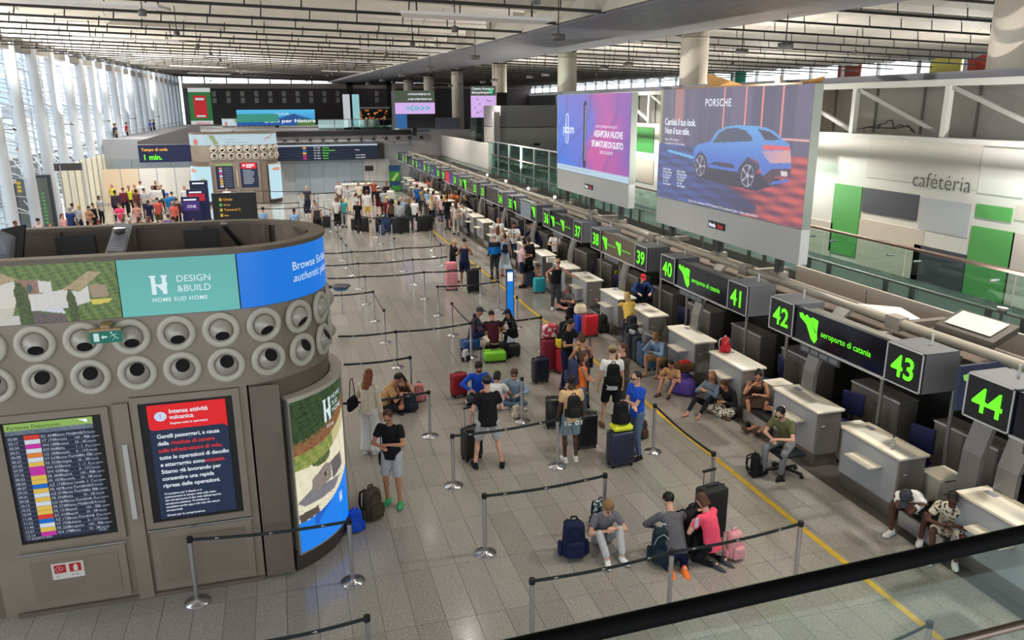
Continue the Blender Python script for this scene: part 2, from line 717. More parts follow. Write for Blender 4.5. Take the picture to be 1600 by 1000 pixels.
# round columns
col_m = mat('column_plaster', lin(200, 190, 174), .5, noise=.04, nscale=1)
names = ['at the right edge of the view beside the truss', 'rising behind the car billboard', 'rising behind the purple advertising billboard', 'behind the pink arrow map screen on the right',
         'tall full-height one between the two pink map screens', 'behind the left pink map screen, nearer of its two', 'behind the left pink map screen, farther of its two', 'farthest, beside the dark portal']
for i in range(8):
    y = 13.5 * (i + 1)
    t = thing('round_column', 'round cream column ' + names[i], 'column', (14.7, y, 0), group='round columns in one row')
    H_ = roofR(14.7, y) - .15
    MB().cyl((0, 0, 0), (0, 0, H_ - .45), .5, .5, 28).build('shaft', col_m, t)
    mb = MB().cyl((0, 0, H_ - .43), (0, 0, H_ - .2), .5, .5, 28)
    mb.build('capital', mat('capital_cream', lin(178, 168, 152), .6), t)
    mb = MB()
    for k in range(6):
        an = k * math.pi / 3
        mb.bar((.3 * math.cos(an), .3 * math.sin(an), H_ - .2), (.75 * math.cos(an), .75 * math.sin(an), H_ + .1), .08, .08)
    mb.build('bracket', mat('bracket_steel', lin(90, 84, 78), .5), t)
    if i == 3:
        MB().box(-.35, .35, -.62, -.48, 5.6, 7.3).build('black_display', black, t)

# white suspended light reflector panels
lp_m = mat('reflector_white', lin(226, 222, 220), .5)
for k, (u, v, lab) in enumerate([(210, 55, 'largest at upper left over the glass facade'), (272, 83, 'second one receding over the glass facade'), (315, 99, 'third one receding over the glass facade'), (332, 110, 'farthest small one over the glass facade'),
                                 (748, 27, 'big one at top centre by the mesh band'), (635, 76, 'smaller one left of the mesh band, middle distance'), (580, 95, 'far one beside the mesh band'), (545, 109, 'farthest one beside the mesh band'), (130, -2, 'cut by the top edge at upper left')]):
    x, y = G(u, v, 8.55 + .012 * 25)
    z = roofL(x, y) - .55
    x, y = G(u, v, z)
    t = thing('reflector_panel', 'white suspended light reflector panel, ' + lab, 'light panel', (x, y, z), 0, 'suspended reflector panels')
    MB().poly([(-1.75, -.55, 0), (1.6, -.55, -.09), (1.75, .5, -.06), (-1.5, .6, .03)], (0, 0, .06)).build('panel', lp_m, t)
    mb = MB()
    for sx in (-1.3, 1.3):
        mb.bar((sx, 0, .05), (sx, 0, .6), .03, .03)
    mb.build('suspension', bar_m, t)
# ---- left glass facade
XF = -12.3
tube_m = mat('facade_tube_white', lin(214, 220, 226), .35)
fac = struct(MB().box(-12.6, -12.2, 3, 116, 9.2, 9.6).build('wall_left', mat('eave_grey', lin(120, 118, 114), .5)))
# the eave follows the rising roof
MB().bar((XF, 3, roofL(XF, 3) + .1), (XF, 116, roofL(XF, 116) + .1), .5, .45).build('eave_beam', mat('eave_beam', lin(104, 98, 92), .5), fac)
py = [41.6 + 3.62 * (i - 1) for i in range(22)]
for i, y in enumerate(py):
    t = thing('facade_pillar', 'white pillar', 'pillar', (XF, y, 0), 0, 'white pillars of the glass facade')
    t['label'] = 'white tubular pillar of the glass facade with thin diagonal braces'
    H_ = roofL(XF, y)
    MB().cyl((0, 0, 0), (0, 0, H_), .27, .27, 14).build('shaft', tube_m, t)
    MB().cyl((-2.4, .3, 0), (-2.4, .3, H_), .07, .07, 8).build('outer_post', tube_m, t)
    mb = MB()
    for k in range(5):
        z = 1.2 + k * 1.75
        mb.cyl((0, 0, z), (-2.4, .3, z + 1.1), .035, .035, 6, caps=False)
        mb.cyl((0, 0, z), (-2.4, 3.9, z + 1.9), .03, .03, 6, caps=False)
        mb.cyl((-2.4, .3, z + 1.1), (0, 3.6, z), .03, .03, 6, caps=False)
        mb.cyl((0, 3.6, z - .9), (-2.4, .3, z), .025, .025, 6, caps=False)
    mb.build('brace', tube_m, t)
gl_f = glass_mat('facade_glass', (.97, .99, 1.0), .02)
for i in range(-1, 21):
    y = 38.2 + 3.62 * i
    for z0, z1 in ((.1, 3.2), (3.25, 6.3), (6.35, 9.3)):
        MB().box(-14.95, -14.93, y, y + 3.56, z0, z1).build('window_pane', gl_f, fac)
mb = MB()
for z in (3.22, 6.32, 9.35):
    mb.bar((-14.9, 34.6, z), (-14.9, 114, z), .07, .07)
mb.build('transom', tube_m, fac)
# outside ground and the neighbouring building
ext = struct(MB().box(-120, -15.2, -10, 260, -.6, -.35).build('ground_outside', mat('pavement_bright', lin(226, 226, 222), .8)))
bld = thing('neighbour_building', 'building outside the glass facade, pale wall with big pink, teal and orange panels', 'building', (-34, 40, 0))
MB().box(-6, 0, -10, 150, 0, 5.1).build('lower_wall', mat('ext_white', lin(228, 230, 230), .8), bld)
MB().box(-6, .05, -10, 150, 5.15, 6.7).build('grey_band', mat('ext_grey', lin(172, 176, 180), .8), bld)
extc = [(222, 196, 214), (232, 150, 170), (240, 190, 150), (236, 214, 222), (120, 190, 190), (222, 206, 216), (90, 130, 135), (235, 190, 140), (232, 176, 186), (216, 160, 170), (160, 190, 226), (120, 130, 160), (150, 186, 224), (130, 145, 180), (168, 200, 232)]
for i in range(34):
    c_ = extc[i % 15] if i < 22 else (190, 214, 238)
    y = 26 + i * 3.1 - 36
    MB().box(-.4, .1, y, y + 3.0, 6.75, 10.2).build('coloured_panel', mat('ext_%d' % (i % 15 if i < 22 else 99), lin(*c_), .7), bld)
    MB().box(-.4, .1, y, y + 3.0, 10.9, 16).build('coloured_panel', mat('ext_%d' % ((i + 3) % 15 if i < 22 else 99), lin(*extc[(i + 3) % 15]) if i < 22 else lin(190, 214, 238), .7), bld)

# ---- mezzanine wall with the departures board at the far end of the check-in hall
wy = 62.2
mezz = MB()
mezz.box(-12, 11.2, wy, wy + .3, 0, 4.3)
mezz = struct(mezz.build('wall_mezzanine', mat('mezz_wall', lin(158, 161, 166), .35, noise=.03, nscale=.4)))
MB().box(-1.5, 9.75, wy - .35, wy + .3, 4.32, 4.68).build('black_fascia', mat('fascia_black', lin(26, 22, 26), .4), mezz)
MB().box(-1.5, 11.1, wy - .25, wy, 3.86, 4.3).build('light_shelf', mat('shelf_grey', lin(150, 148, 152), .5), mezz)
for i in range(12):
    x = .3 + i * .93
    MB().ball((x, wy - .33, 4.08), .13).build('nozzle_ball', mat('nozzle_dark', lin(52, 48, 48), .4), mezz)
for i in range(9):
    x = -.2 + i * 1.25
    MB().box(x, x + 1.05, wy - .06, wy, 3.62, 3.84).build('fanlight', mat('fanlight_pale', lin(188, 190, 190), .4), mezz)
gp = mat('blue_grey_glazed_panel', lin(146, 158, 168), .22, .1)
for i in range(7):
    x = .9 + i * 1.02 + (0.03 if i else 0)
    MB().box(x, x + 1.0, wy - .05, wy - .002, .05, 2.5).build('glazed_panel', gp if i < 5 else mat('plain_panel', lin(176, 178, 178), .4), mezz)
for i in range(5):
    x = -11.6 + i * 1.3
    MB().box(x, x + 1.25, wy - .05, wy - .002, .05, 2.9).build('glazed_panel', gp, mezz)
deck = struct(MB().box(-12, 16, wy + .3, 112, 3.9, 4.25).build('floor_upper_deck', mat('deck_grey', lin(120, 120, 122), .6)))
MB().box(11.25, 14.5, wy, wy + .2, 2.6, 4.65).build('partition_wall', mat('partition_grey', lin(168, 164, 162), .6), mezz)
MB().box(9.8, 14.9, wy - .05, wy + .0, 2.7, 4.5).build('pale_panel', mat('partition_grey'), mezz)
# pieces on the upper deck
t = thing('blue_grey_box_room', 'blue-grey box-like room on the upper deck in front of a column', 'room', (10.3, 64, 4.25))
MB().box(0, 3.6, 0, 3, 0, 1.25).build('wall', mat('boxroom', lin(140, 146, 168), .6), t)
MB().box(0, -1.2, 0, 2.6, 0, 1.0).build('side_wall', mat('boxroom2', lin(190, 188, 186), .6), t)
t = thing('glass_balustrade', 'far glass balustrade on the upper deck above the black fascia', 'railing', (3.0, 66, 4.25))
for i in range(5):
    MB().box(i * 1.3, i * 1.3 + 1.25, 0, .02, 0, 1.15).build('glass_pane', glass_mat('green_glass', (.74, .86, .82), .12), t)
MB().bar((0, 0, 1.18), (6.5, 0, 1.18), .05, .05).build('handrail', steel, t)
t = thing('display_wall', 'wall of dark shop shelves with warm lit goods on the upper deck', 'shop', (9.3, 84, 4.25))
MB().box(-1.7, 1.7, 0, .3, 0, 1.9).build('shelf_case', mat('shop_dark', lin(24, 20, 18), .5), t)
rg = random.Random(5)
for i in range(26):
    x, z = rg.uniform(-1.3, 1.4), rg.uniform(.7, 1.75)
    MB().box(x, x + .2, -.05, 0, z, z + .14).build('lit_goods', mat('goods%d' % (i % 3), lin(*[(220, 140, 70), (190, 70, 50), (235, 190, 120)][i % 3]), .5, emit=.6), t)
MB().box(-1.8, 1.8, -.1, .3, 1.92, 2.1).build('shop_fascia', mat('shop_fascia', lin(180, 176, 170), .5), t)
for (x, c_) in ((7.0, (160, 215, 220)), (6.1, (210, 215, 220))):
    t = thing('banner_panel', 'narrow upright lit banner panel, %s one of two near the far shop' % ('pale blue' if c_[0] == 160 else 'white'), 'banner', (x, 80, 4.25))
    MB().box(0, .65, 0, .2, 0, 3.3).build('panel', mat('ban%d' % c_[0], lin(*c_), .5, emit=.75), t)
    MB().box(-.05, .7, -.02, .22, 0, .25).build('foot', pm, t)
# white cabinets and hoardings near the far right
t = thing('white_hoarding', 'white hoarding wall behind the far check-in signs, sloping away', 'wall panel', (12.0, 45, 2.7))
for i in range(5):
    MB().box(0, .12, i * 3.3, i * 3.3 + 3.26, 0, 1.55).build('board', mat('hoard', lin(206, 204, 200), .6), t)
t = thing('grey_room_block', 'grey two-tone room block behind the glass balustrade left of the purple billboard', 'room', (12.35, 45.2, 2.6))
MB().box(0, 8, 0, 4, 0, 2.6).build('lower_wall', mat('block_lo', lin(150, 146, 142), .6), t)
MB().box(0, 8, 0, 4, 2.64, 3.85).build('upper_wall', mat('block_hi', lin(124, 120, 120), .6), t)
MB().box(2.0, 2.4, -.03, 0, 1.55, 1.7).build('vent', black, t)
MB().box(2.1, 2.8, -.03, 0, .55, 1.25).build('door_frame', mat('doorf', lin(120, 116, 112), .5), t)
MB().box(-.45, -.1, -.2, .2, 0, 3.5).build('corner_post', mat('cpost', lin(150, 146, 142), .5), t)

# ---- gallery along the right: slab, glass rail, cafe wall with coloured panels
gx = 11.5
slab = MB().box(gx - .05, 13.4, -2, 60, 2.45, 2.68)
slab.box(13.4, 34, -2, 60, 2.45, 2.68)
slab = struct(slab.build('floor_gallery', mat('gallery_slab', lin(74, 82, 80), .6)))
gg = glass_mat('gallery_glass', (.76, .88, .84), .07)
grail = thing('gallery_railing', 'long glass railing with bronze handrail along the gallery in front of the cafe wall', 'railing', (gx, 0, 2.68))
for i in range(16):
    y = 5 + i * 2.45
    if y > 43:
        break
    MB().box(0, .02, y, y + 2.41, .03, 1.06).build('glass_pane', gg, grail)
    for dy in (.35, 2.1):
        MB().box(-.06, -.02, y + dy - .06, y + dy + .06, -.25, .45).build('bracket', mat('rail_bracket', lin(70, 78, 74), .5), grail)
        MB().cyl((-.09, y + dy, .9), (.06, y + dy, .9), .025, n=8).build('glass_clamp', chrome, grail)
MB().cyl((0, 5, 1.11), (0, 44, 1.11), .035, n=10).build('handrail', mat('bronze_rail', lin(126, 108, 98), .3, .7), grail)
MB().cyl((-.08, 5, .42), (-.08, 44, .42), .03, n=10).build('lower_rail', mat('rail_green_steel', lin(104, 116, 110), .35, .6), grail)
t = thing('tall_glass_screen', 'taller green glass balustrade at the far end of the gallery, left of the purple billboard', 'railing', (gx, 29.5, 2.68))
for i in range(7):
    MB().box(0, .03, i * 2.2, i * 2.2 + 2.15, .02, 1.78).build('glass_pane', gg, t)
    MB().box(-.03, .05, i * 2.2 - .04, i * 2.2 + .02, .02, 1.8).build('post', frame_white, t)
MB().bar((.01, 0, 1.82), (.01, 15.4, 1.82), .06, .05).build('top_rail', frame_white, t)
# dusty service ledge with pale panels below the gallery edge
led = struct(MB().box(10.5, 11.45, 3, 60, 2.2, 2.42).build('trim_1', mat('service_ledge', lin(96, 84, 74), .8, noise=.25, nscale=3)))
for i, (ya, yb) in enumerate(((4.5, 8.1), (8.13, 12.6), (12.63, 14.9))):
    MB().box(10.95, 11.0, ya, yb, 2.45, 2.98).build('pale_cladding_panel', mat('cladding_pale', lin(186, 176, 164), .6, noise=.04, nscale=1.5), led)
cafe = MB().box(13.4, 13.6, -2, 31.5, 2.68, 5.78)
cafe = struct(cafe.build('wall_cafe', mat('cafe_wall_white', lin(206, 202, 194), .55, noise=.02, nscale=.8)))
XC = 13.4


def cafe_panel(pts, col, name, d=.03, rough=.5):
    """pts are corners on the plane of the cafe wall"""
    ys = [p[0] for p in pts]
    zs = [p[1] for p in pts]
    m = mat('cafe_' + name, col, rough, noise=.02, nscale=1)
    MB().box(XC - d, XC + .01, min(ys), max(ys), min(zs), max(zs)).build('wall_panel', m, cafe)


def cp_px(u0, v0, u1, v1, col, name, d=.03):
    a, b_ = onx(u0, v0, XC - d), onx(u1, v1, XC - d)
    cafe_panel([a, b_], col, name, d)


gcol = lin(88, 158, 84)
dcol = lin(72, 70, 78)
beige = lin(196, 184, 172)
cp_px(1307, 292, 1336, 408, gcol, 'green')
cp_px(1352, 299, 1432, 352, dcol, 'dark')
cp_px(1345, 347, 1427, 480, beige, 'beige')
cp_px(1443, 315, 1512, 380, lin(176, 178, 180), 'niche_grey', .012)
cp_px(1430, 388, 1500, 470, dcol, 'dark')
cp_px(1528, 326, 1580, 356, gcol, 'green')
cp_px(1520, 360, 1565, 500, gcol, 'green')
cp_px(1590, 330, 1640, 360, beige, 'beige')
cp_px(1585, 372, 1650, 540, beige, 'beige')
cp_px(1265, 345, 1295, 420, beige, 'beige')
cp_px(1362, 223, 1527, 305, lin(200, 194, 184), 'large_cream', .015)
cp_px(1540, 238, 1600, 318, lin(208, 205, 198), 'pale')
cp_px(960, 198, 1023, 242, lin(58, 120, 58), 'dark_green')
cp_px(990, 248, 1022, 290, lin(176, 162, 150), 'taupe')
mapc = lambda a, b: Vector((XC - .03, ac[0] - a, ac[1] + b))
ac = onx(1426, 297, XC - .03)
ws = onx(1519, 303, XC - .03)
ln = text_geo('cafétéria', 1.0)
wid = max(x for x, y in ln[0])
hh = (ac[0] - ws[0]) / wid
lettering(mapc, [('cafétéria', 0, 0, hh / 1.4, dict(bold=-.011))], mat('cafe_ink', lin(78, 72, 70), .6), cafe)
# niche frame
# steel truss above the cafe wall, grey sheets behind
tr = thing('white_steel_truss', 'white steel truss with diagonals and loose cables above the cafe wall', 'truss', (13.0, 0, 5.8))
tw = mat('truss_white', lin(196, 194, 188), .5)
MB().box(0, .3, -2, 31.5, 1.02, 1.15).build('top_beam', tw, tr)
MB().box(0, .35, -2, 31.5, -.1, .0).build('bottom_beam', tw, tr)
for i in range(9):
    y = 5.1 + i * 2.75
    MB().box(.02, .14, y, y + .12, 0, 1.03).build('post', tw, tr)
    MB().bar((.12, y + 2.75, 1.0), (.2, y + .2, .05), .09, .09).build('diagonal', mat('truss_grey', lin(150, 148, 144), .5), tr)
cw = struct(MB().box(14.0, 14.1, -2, 40, 5.7, 6.98).build('wall_gallery_back', mat('sheet_white', lin(176, 172, 166), .6, noise=.05, nscale=.7)))
for i in range(26):
    MB().box(13.96, 14.0, i * 1.5, i * 1.5 + .05, 5.8, 6.97).build('sheet_joint', mat('sheet_joint', lin(120, 116, 110), .6), cw)
rg = random.Random(11)
for k in range(7):
    mb = MB()
    y0 = rg.choice((7.5, 8.4, 9, 9.8, 14.5))
    pts = []
    for i in range(10):
        a = i / 9
        pts.append((13.35 + rg.uniform(0, .3), y0 + a * rg.uniform(1.6, 2.2), 5.86 + .28 * math.sin(a * math.pi) * rg.uniform(.2, 1)))
    mb.tube(pts, .012, 5)
    tag(mb.build('loose_cable', black), 'loose dark cable lying along the truss over the cafe wall', 'cable', 'loose cables on the truss')
MB().box(14.0, 14.05, -2, 45, 6.98, 7.14).build('trim_strip', mat('gutter_grey', lin(112, 112, 118), .5), cw)
# orange sail behind the billboards
t = thing('orange_canopy', 'orange fabric canopy with white frame between the two billboards', 'canopy', (12.6, 17.5, 5.9))
MB().add([(0, 0, 0), (0, 4.6, 0), (0, 4.8, 1.5), (.3, 2.4, .95), (.6, 0, 1.25)], [(0, 1, 2, 3, 4)]).build('fabric', mat('orange_fabric', lin(222, 170, 104), .7), t)
MB().box(-.1, 0, .9, 1.1, 0, 1.3).build('frame', tw, t)
MB().box(-.2, 0, -.2, 6.5, .95, 1.1).build('brown_beam', mat('brown_beam', lin(150, 122, 96), .6), t)
struct(MB().box(16, 16.2, 31, 46, 2.68, 7.0).build('wall_gallery_far', mat('gal_far', lin(132, 134, 130), .6)))
# dark void behind the check-in desks
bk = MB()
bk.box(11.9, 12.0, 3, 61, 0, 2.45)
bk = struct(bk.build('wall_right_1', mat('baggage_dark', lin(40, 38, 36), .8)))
struct(MB().box(11.15, 11.9, 3, 61, -.01, .01).build('trim_2', mat('dark_lino', lin(44, 42, 40), .7)))
# ---- downlights (cans on rods, added to light the interior)
can_m = mat('downlight_can', lin(90, 88, 84), .5)


def downlight(x, y, z, power, col, label, r=.08, lname='can lights under the roof', size=120, rod=.78):
    t = thing('downlight', label, 'ceiling lamp', (x, y, z), 0, lname)
    MB().lathe([(r * .3, .14), (r, .12), (r, 0), (r * .92, 0), (r * .92, .1), (.01, .11)], n=14).build('lamp_can', can_m, t)
    MB().cyl((0, 0, .14), (0, 0, rod), .012, n=6).build('drop_rod', bar_m, t)
    ld = bpy.data.lights.new('lamp', 'SPOT')
    ld.energy = power
    ld.color = col
    ld.spot_size = R(size)
    ld.spot_blend = .6
    ld.shadow_soft_size = r * .9
    lo = bpy.data.objects.new('bulb', ld)
    C.objects.link(lo)
    lo.parent = t
    lo.location = (0, 0, .03)
    return t


def uplight(x, y, z, power, label, aim=(0, 0, 1), size=150, mast=0, arm=0):
    t = thing('uplight', label, 'floodlight', (x, y, z), 0, 'floodlights aimed at the roof')
    a = Vector(aim).normalized()
    MB().lathe([(.01, -.12), (.07, -.1), (.09, -.02), (.08, -.02), (.06, -.08), (.01, -.09)], ax=a, n=12).build('lamp_head', can_m, t)
    if mast:
        MB().cyl((0, 0, -mast), (0, 0, -.1), .025, n=8).build('mast', can_m, t)
    if arm:
        MB().cyl((-arm, 0, -.06), (0, 0, -.08), .02, n=8).build('arm', can_m, t)
    ld = bpy.data.lights.new('flood', 'SPOT')
    ld.energy = power
    ld.color = (1, .96, .9)
    ld.spot_size = R(size)
    ld.spot_blend = .8
    ld.shadow_soft_size = .03
    lo = bpy.data.objects.new('bulb', ld)
    C.objects.link(lo)
    lo.parent = t
    lo.rotation_euler = a.to_track_quat('-Z', 'Y').to_euler()
    lo.location = a * -.03
    return t


for iy in range(11):
    for ix, x in enumerate((-8.5, -2.5, 4.0)):
        y = 6.5 + iy * 6.0
        downlight(x, y, roofL(x, y) - .8, LAMPS_POWER * 4 * (.04, .08, .18, .30, .42, .55, .7, 1.2, 1.7, 2.2, 2.6)[iy], LAMPS_COLD, 'small downlight can hanging under the slatted roof over the hall', size=125)  # grid of added hall lamps, weaker towards the camera
for iy in range(7):
    y = 7.2 + iy * 8
    pw = WARM_POWER * (14.5, 15.5, 14.5, 13, 12, 12, 12)[iy]
    downlight(10.4, y, 7.6, pw * 1.1, LAMPS_WARM, 'small warm downlight can under the mesh band over the rear cabinets', r=.16, lname='can lights over the counters', size=100, rod=1.35)
    downlight(6.2, y + 2.5, 7.9, pw, LAMPS_WARM, 'small warm downlight can at the edge of the mesh band over the yellow line', r=.16, lname='can lights over the yellow line', size=92, rod=.95)  # both warm rows are added, for desk tops, desk fronts and floor
for iy in range(6):
    y = 9.5 + iy * 9
    downlight(11.4, y, 7.7, 1500, LAMPS_COLD, 'small downlight can before the cafe wall', r=.16, lname='can lights over the gallery', size=140, rod=1.75)  # added to brighten the cafe wall
    downlight(22, y, roofR(22, y) - .8, LAMPS_POWER * 3, LAMPS_COLD, 'small downlight can over the rear gallery', lname='can lights over the gallery', rod=.95)
for (x, y) in ((-6, 72), (3, 72), (-6, 84), (3, 84), (-6, 98), (4, 98), (18, 75), (18, 95)):
    downlight(x, y, 8.8, 1300, LAMPS_COLD, 'small downlight can over the upper deck', lname='can lights over the deck', rod=1.2)  # added to brighten the dark far end above the mezzanine
for (x, y, z, p) in ((-2.3, 12.2, 4.86, 900), (-3.1, 58.6, 4.9, 3600), (-3.2, 95, 5.3, 3400)):
    uplight(x, y, z, p, 'small floodlight on a kiosk top aimed at the roof', size=165)
for iy in range(4):
    uplight(10.9, 9.5 + iy * 9.5, 3.35, 1500, 'small floodlight on the pipe gantry aimed at the roof', (.12, 0, 1), 165, mast=.93)  # extra floods added along the gantry to fill the roof with light
for iy in range(8):
    y = (12, 22, 32, py[1], py[4], py[7], py[10], py[14])[iy]
    uplight(-11.55 if y > 33 else -12.6, y, 5.6, (1400, 2800, 4300, 4300, 4000, 4000, 3800, 3600)[iy], 'small floodlight on the glass facade aimed at the roof', (.55, 0, .8), 160, mast=0 if y > 33 else 5.6, arm=.6 if y > 33 else 0)  # lamps added on the facade side to brighten the ceiling
for iy in range(4):
    uplight(17, 12 + 14 * iy, 5.0, 1300, 'small floodlight behind the cafe wall aimed at the roof', (.1, 0, 1), 170, mast=2.32)  # this row and the next are added to brighten the right-hand ceiling
    uplight(27, 12 + 14 * iy, 4.6, 1100, 'small floodlight in the rear gallery aimed at the roof', (0, 0, 1), 170, mast=1.92)
# ================================================================== CHECK-IN DESKS, SIGNS
PIT0 = 9.20


def order(i):
    return ['nearest', 'second nearest', 'third nearest', 'fourth nearest', 'fifth nearest', 'sixth nearest', 'seventh nearest', 'eighth nearest', 'ninth nearest', 'tenth nearest', 'eleventh nearest', 'twelfth nearest', '13th nearest', '14th nearest', '15th nearest', '16th nearest', '17th nearest', '18th nearest', '19th nearest', '20th nearest', '21st nearest', '22nd nearest', '23rd nearest', '24th nearest', '25th nearest', '26th nearest', '27th nearest', '28th nearest'][i]


lock_m = mat('lock_chrome', lin(210, 210, 208), .25, .9)
counter_steel = mat('counter_steel', lin(134, 128, 122), .42, .35, noise=.05, nscale=8, stretch=(1, 1, 12))
counter_light = mat('counter_laminate_blue_grey', lin(150, 154, 158), .35)
desk_numbers = {}
nums = {-1: ('44', '45'), 0: ('42', '43'), 1: ('40', '41'), 2: ('38', '39'), 3: ('36', '37'), 4: ('35', ''), 5: ('33', '34'), 6: ('31', '32'), 7: ('29', '30'), 8: ('27', '28'), 9: ('25', '26'), 10: ('23', '24'), 11: ('21', '22')}


def desk():
    t = thing('check_in_desk', '', 'desk', (9.0, 0, 0), 0, 'check-in desks')
    MB().box(.0, .50, .0, 1.36, .24, 1.045).build('body', [counter_steel], t)
    MB().box(-.006, .0, .03, 1.33, .26, 1.03).build('front_panel', counter_light, t)
    MB().box(.03, .47, .03, 1.33, 0, .24).build('plinth', steel, t)
    link_mesh('desk_top', rbox_mesh('desk_top', white_lam, -.03, .56, -.02, 1.38, 1.045, 1.095, .012, 2), t)
    link_mesh('bag_shelf', rbox_mesh('bag_shelf', white_lam, -.26, -.006, .35, .95, .76, .80, .01, 2), t)
    MB().box(.33, .43, 1.05, 1.25, 1.095, 1.10).build('desk_inlay', mat('inlay_grey', lin(130, 128, 140), .4), t)
    MB().box(.1, .16, -.012, 0, .78, .80).build('side_tag', white_paint, t)
    return t


def cabinet():
    t = thing('rear_cabinet', '', 'cabinet', (10.66, 0, 0), 0, 'steel cabinets behind the desks')
    MB().box(0, .42, 0, 1.3, 0, 1.115).build('body', counter_steel, t)
    MB().box(-.012, .43, -.01, 1.31, 1.115, 1.135).build('cabinet_top', mat('cab_top', lin(150, 144, 134), .4, .2), t)
    MB().box(-.02, -.005, -.01, 1.31, 1.10, 1.137).build('front_edge', frame_white, t)
    for k, (a, b_) in enumerate(((.02, .64), (.66, 1.28))):
        d = MB().box(-.012, 0, a, b_, .08, 1.08).build('door', counter_steel, t)
        MB().cyl((-.03, a + (.56 if k == 0 else .06), .92), (-.012, a + (.56 if k == 0 else .06), .92), .02, n=8).build('lock', lock_m, d)
    return t


def pedestal():
    t = thing('drawer_unit', '', 'drawers', (9.62, 0, 0), 0, 'white drawer units')
    MB().box(0, .5, 0, .42, .03, .72).build('body', white_lam, t)
    for k in range(3):
        d = MB().box(-.0, .5, -.018, 0, .06 + k * .22, .26 + k * .22).build('drawer', white_lam, t)
        MB().box(.1, .4, -.022, -.018, .235 + k * .22, .25 + k * .22).build('drawer_grip', black, d)
    return t


def conveyor():
    t = thing('weighing_conveyor', '', 'conveyor', (8.98, 0, 0), 0, 'baggage conveyors')
    MB().box(0, 1.5, 0, .92, 0, .28).build('steel_case', steel, t)
    MB().box(-.006, 0, .02, .90, .02, .26).build('kick_plate', mat('kick_plate', lin(178, 178, 176), .3, .6), t)
    MB().box(.03, 2.9, .1, .82, .28, .31).build('belt', blackrub, t)
    MB().box(1.5, 2.9, 0, .92, .0, .27).build('rear_case', mat('rear_case', lin(60, 58, 56), .6), t)
    for s in (0.02, .86):
        MB().box(.1, 2.9, s, s + .05, .28, .36).build('side_guide', steel, t)
    return t


def chair_proto():
    t = thing('office_chair', '', 'chair', (0, 0, 0), 0, 'office chairs behind the desks')
    nb = mat('navy_fabric', lin(24, 30, 78), .8)
    link_mesh('seat', rbox_mesh('seat', nb, -.23, .23, -.23, .23, .44, .52, .035, 3), t)
    b_ = link_mesh('backrest', rbox_mesh('backrest', nb, -.22, .22, .20, .27, .62, 1.08, .03, 3), t)
    MB().bar((0, .2, .45), (0, .25, .75), .06, .03).build('back_post', black, t)
    MB().cyl((0, 0, .1), (0, 0, .44), .03).build('gas_lift', black, t)
    for k in range(5):
        a = k * 2 * math.pi / 5 + .3
        l = MB().bar((0, 0, .12), (.29 * math.cos(a), .29 * math.sin(a), .075), .045, .035).build('base_leg', black, t)
        MB().cyl((.29 * math.cos(a) - .02, .29 * math.sin(a), .035), (.29 * math.cos(a) + .02, .29 * math.sin(a), .035), .035, n=10).build('castor', black, l)
    return t


protos = {}


def place(kind, maker, loc, label, rot=0):
    if kind not in protos:
        o = maker()
        o.location = loc
        o.rotation_euler = (0, 0, rot)
        o['label'] = label
        protos[kind] = o
        return o
    return dup(protos[kind], loc, rot, label)


ONES = 'zero one two three four five six seven eight nine'.split()


def wd(n):
    if not n:
        return 'blank'
    return {'2': 'twenty', '3': 'thirty', '4': 'forty'}[n[0]] + ('' if n[1] == '0' else '-' + ONES[int(n[1])])


for k in range(-1, 12):
    for j in (0, 1):
        y = PIT0 + 4.5 * k + 2.02 * j
        n = nums[k][1 - j] if k != 4 or j == 1 else '35'
        num = {(-1): {0: '45', 1: '44'}}.get(k, {}).get(j, n)
        who = 'below sign ' + wd(num)
        if k == -1 and j == 0:
            continue
        if k == 4 and j == 0:
            who = 'below the blank pale screen of sign thirty-five'
        place('desk', desk, (9.0, y, 0), 'white-topped grey steel check-in desk ' + who)
        place('cab', cabinet, (10.66, y - .25 + (.12 if j else 0), 0), 'brushed steel cabinet with lock behind the desk ' + who)
        if k < 9:
            place('ped', pedestal, (9.62, y - .2, 0), 'white three-drawer unit beside the desk ' + who)
        if k < 7:
            rr_ = random.Random(k * 7 + j)
            if (k, j) not in ((1, 1),):
                place('chair', chair_proto, (10.12, y + .75 + rr_.uniform(-.2, .2), 0), 'navy blue office chair behind the desk ' + who, rr_.uniform(-.6, .6) - 1.57)
    if k < 9:
        place('conv', conveyor, (8.98, PIT0 + 4.5 * k + 3.46, 0), 'low steel baggage conveyor between the desks of signs %s and %s' % (wd(nums[k][0]), wd(nums[k + 1][1] or '35')))

# emblem: green folded-paper profile
EMB = [(0, .95), (.18, .98), (.28, .88), (.40, .98), (.55, .88), (.72, .95), (1, .90), (.98, .45), (1.02, .18), (.9, .0), (.72, .12), (.42, .60), (.05, .80)]
SX = 8.55


